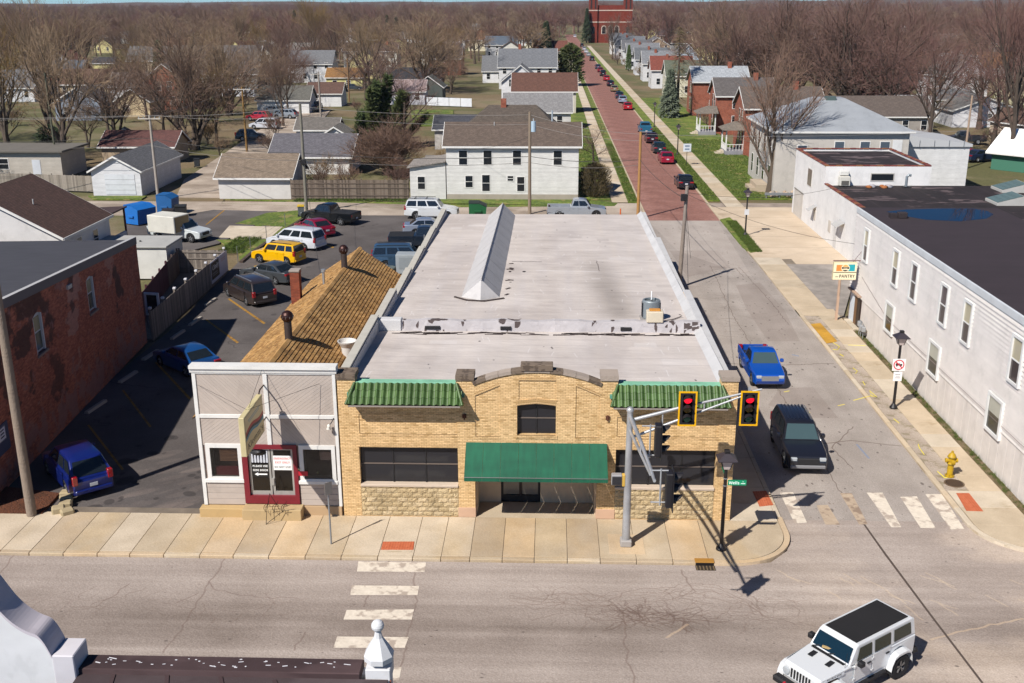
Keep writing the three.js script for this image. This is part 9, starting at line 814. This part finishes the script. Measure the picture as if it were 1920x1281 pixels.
function evergreen(geo, name, label, x, z, m, s = 1, ry = 0, cat = 'tree') { const t = thing(name, label, cat, [x, -0.12, z], ry); mk('trunk', geo.limb, barkM[0], t); mk('crown', geo.twig, firM[m], t); t.scale.setScalar(s); return t; }
const firA = growFir(1, 12, 3.4, { n: 4200, leaf: 0.7 }), firR = growFir(2, 9, 4, { n: 4200, round: 1, leaf: 0.55, y0: 0.12, droop: 0.1, tilt: 0.3 }), firT = growFir(3, 14, 2.6, { n: 3600, leaf: 0.6 });
{ const t = thing('yew_tree', 'dark ragged evergreen with upswept boughs behind the garages', 'tree', [-25.5, -0.12, -116]); const r = rnd(9); G().tube([[0, 0, 0], [0.2, 5, 0], [0, 9, 0]], [0.35, 0.25, 0.05], 7).mesh('trunk', barkM[2], t); const sp = growFir(11, 8, 1.25, { n: 1300, leaf: 0.7, tilt: 0.7, droop: -0.15 }); for (const [a, b, l, s] of [[0, 0.3, 0.15, 1.15], [0.7, 0.9, 0.55, 0.95], [2.2, 1.0, 0.6, 0.85], [3.3, 1.1, 0.75, 0.9], [4.4, 0.8, 0.5, 1.05], [5.5, 1.1, 0.65, 0.85], [2.9, 0.5, 0.3, 1.1], [1.4, 0.7, 0.35, 1.0], [3.9, 1.2, 0.9, 0.7], [6.0, 1.2, 0.9, 0.7]]) { const c = mk('crown', sp.twig, firM[Math.floor(r() * 2)], t); c.position.set(Math.cos(a) * b * 3.2, 0.8, Math.sin(a) * b * 3.2); c.rotation.set(Math.sin(a) * l, a, -Math.cos(a) * l); c.scale.setScalar(s); } }
evergreen(firA, 'spruce_tree', 'broad dark spruce beside the brick street roofs', -1.5, -372, 5, 1.15); evergreen(firR, 'pine_tree', 'round olive pine on the kerb of brick street', 5.2, -236, 1, 1.15); evergreen(firT, 'fir_tree', 'tall dark fir left of the church', 19.4, -545, 5, 1.25, 1); evergreen(firT, 'fir_tree', 'single dark conifer on the far left skyline', -140, -560, 5, 1.2, 2); evergreen(firA, 'fir_tree', 'dark conifer on skyline above the stair house', -84, -560, 5, 1.1, 3); evergreen(firT, 'fir_tree', 'slim conifer beside the skyline conifer', -92, -580, 5, 1.0, 4); evergreen(firA, 'blue_spruce', 'grey green spruce before the farthest brick house', 21.8, -158, 3, 0.72, 1); evergreen(firT, 'arborvitae', 'narrow green arborvitae by the far houses', 24.4, -300, 2, 0.55, 2); evergreen(firA, 'fir_tree', 'green conifer behind the huge bare tree', 64, -172, 2, 0.95, 2); evergreen(firA, 'fir_tree', 'dark green conifer above the brick house at left', -92, -215, 5, 1.0, 0.5); evergreen(firR, 'juniper_shrub', 'low dark juniper at the left edge', -66, -100, 5, 0.55); evergreen(firT, 'fir_tree', 'green conifer at the right edge beyond houses', 118, -205, 2, 0.8, 1); evergreen(growFir(8, 16, 2.6, { n: 420, leaf: 1.3, thin: 0.05, droop: 0.05 }), 'larch_tree', 'tall thin leafless larch beside the blue spruce', 23.4, -160, 4, 1.0);
// shrubs
{ const sh = growTree(51, 9, { trunk: 0.22, fork: 0.1, spread: 0.9, up: 0.6, kids: [10, 6, 5, 5], rad: 0.16, ratio: 1.3, stems: [[0.6, 0.2, 0.2], [-0.6, 0.1, 0.2], [0.1, 0.6, 0.2], [-0.2, -0.6, 0.2]] }); const t = thing('bare_shrub', 'large dome shaped reddish bare shrub behind the dark fence', 'shrub', [-19.6, -0.1, -90]); mk('trunk', sh.limb, barkM[1], t); mk('crown', sh.twig, twigM[1], t); t.scale.set(1.25, 1.0, 1.25); const r = rnd(61);
const sm = growTree(52, 5, { trunk: 0.2, fork: 0.1, up: 0.5, kids: [8, 5, 4, 4], rad: 0.08, ratio: 1.2, levels: 4, min: 0.012 }); const pl = [[-25.5, -78, 'first bare bush behind the dark fence'], [-23, -80, 'second bare bush behind the dark fence'], [-17, -78.5, 'bare bush beside the white extension'], [-26.6, -84, 'bare bush behind the slate roofed garage'], [-36, -106, 'brown bush by the back lane'], [-40, -112, 'second brown bush by the back lane'], [-70, -112, 'bare bush on the left lawn'], [-58, -118, 'bare bush beside the tiny shed'], [-46, -108, 'bare hedge clump by the dark suv'], [-68, -86, 'bare bush by the left board fence']]; pl.forEach(([x, z, l], i) => { const q = thing('bare_bush', l, 'bush', [x, -0.1, z], i); mk('trunk', sm.limb, barkM[i % 3], q); mk('crown', sm.twig, twigM[i % 5], q); q.scale.setScalar(0.8 + r() * 0.4); });
const hd = growFir(71, 3.4, 2.6, { n: 5200, round: 1, leaf: 0.34, y0: 0.0, droop: 0, tilt: 0.9, thin: 0.16 }); const h = thing('hedge_bush', 'dense brown green hedge at the farmhouse corner', 'hedge', [4.9, -0.1, -74.6]); mk('trunk', G().tube([[0, 0, 0], [0, 2, 0]], 0.1, 6).geo(), barkM[0], h); mk('crown', hd.twig, firM[4], h); h.scale.set(0.95, 1.05, 0.8);
const at = (x, z) => !(x > 4 && x < 21) && !scene.children.some((o) => /house|garage|shed|hall/.test(o.userData.category || '') && Math.hypot(o.position.x - x, o.position.z - z) < 7); let n = 0; for (let k = 0; n < 90 && k < 900; k++) { const d = 125 + r() * 260, a = (r() - 0.5) * 1.0 - 0.035, x = Math.sin(a) * d, z = 38 - Math.cos(a) * d; if (!at(x, z)) continue; const w = n % 3; const q = thing('bare_bush', ['grey brown', 'light brown', 'dark brown', 'tawny', 'olive brown'][n % 5] + ' bare bush in a ' + (z > -200 ? 'nearer' : 'farther') + ' garden ' + (x < -60 ? 'at far left' : x < -20 ? 'left of the farmhouse' : x < 8 ? 'behind the farmhouse' : x < 60 ? 'behind the brick houses' : 'at far right'), 'bush', [x, -0.1, z], n, 'bushes in the gardens'); mk('trunk', sm.limb, barkM[n % 3], q); mk('crown', sm.twig, twigM[n % 5], q); q.scale.setScalar(0.7 + r() * 0.7); n++; } }
// grass tufts
{ const g = G(); for (let k = 0; k < 6; k++) { const a = k * 1.05, l = 0.05; g.tri([Math.cos(a) * 0.02 - 0.008, 0, Math.sin(a) * 0.02], [Math.cos(a) * 0.02 + 0.008, 0, Math.sin(a) * 0.02], [Math.cos(a) * 0.07, 0.12 + 0.03 * (k % 3), Math.sin(a) * 0.07]); } const r = rnd(88), zones = [[16.9, 17.9, -48.5, -61.5, 2600], [16.7, 18.05, -73, -140, 5000], [20, 26.8, -74, -125, 9000], [3.3, 6.5, -76, -130, 4000], [8.4, 9.35, -72, -120, 2500], [-27.9, -25.6, -53.5, -47, 1600], [19.4, 19.72, -28, 0, 900], [-27, -14, -72.8, -71.5, 1500]]; let N = 0; for (const z of zones) N += z[4]; const im = new THREE.InstancedMesh(g.geo(), mat('#55602c', 1), N), D = new THREE.Object3D(), C = new THREE.Color(); let i = 0; for (const [x0, x1, z0, z1, n] of zones) for (let k = 0; k < n; k++) { D.position.set(lerp(x0, x1, r()), -0.06, lerp(z0, z1, r())); D.rotation.y = r() * 6; D.scale.setScalar(0.6 + r() * 0.9); D.updateMatrix(); im.setMatrixAt(i, D.matrix); im.setColorAt(i++, C.setHSL(0.2 + r() * 0.06, 0.35 + r() * 0.2, 0.5 + r() * 0.25)); } im.name = 'grass_tufts'; scene.add(im); tag(im, 'loose green grass tufts along the verges', 'grass', null, 'stuff'); }
scene.fog = new THREE.FogExp2(new THREE.Color(0.62, 0.7, 0.85), 0.00005);
renderer.render(scene, camera);
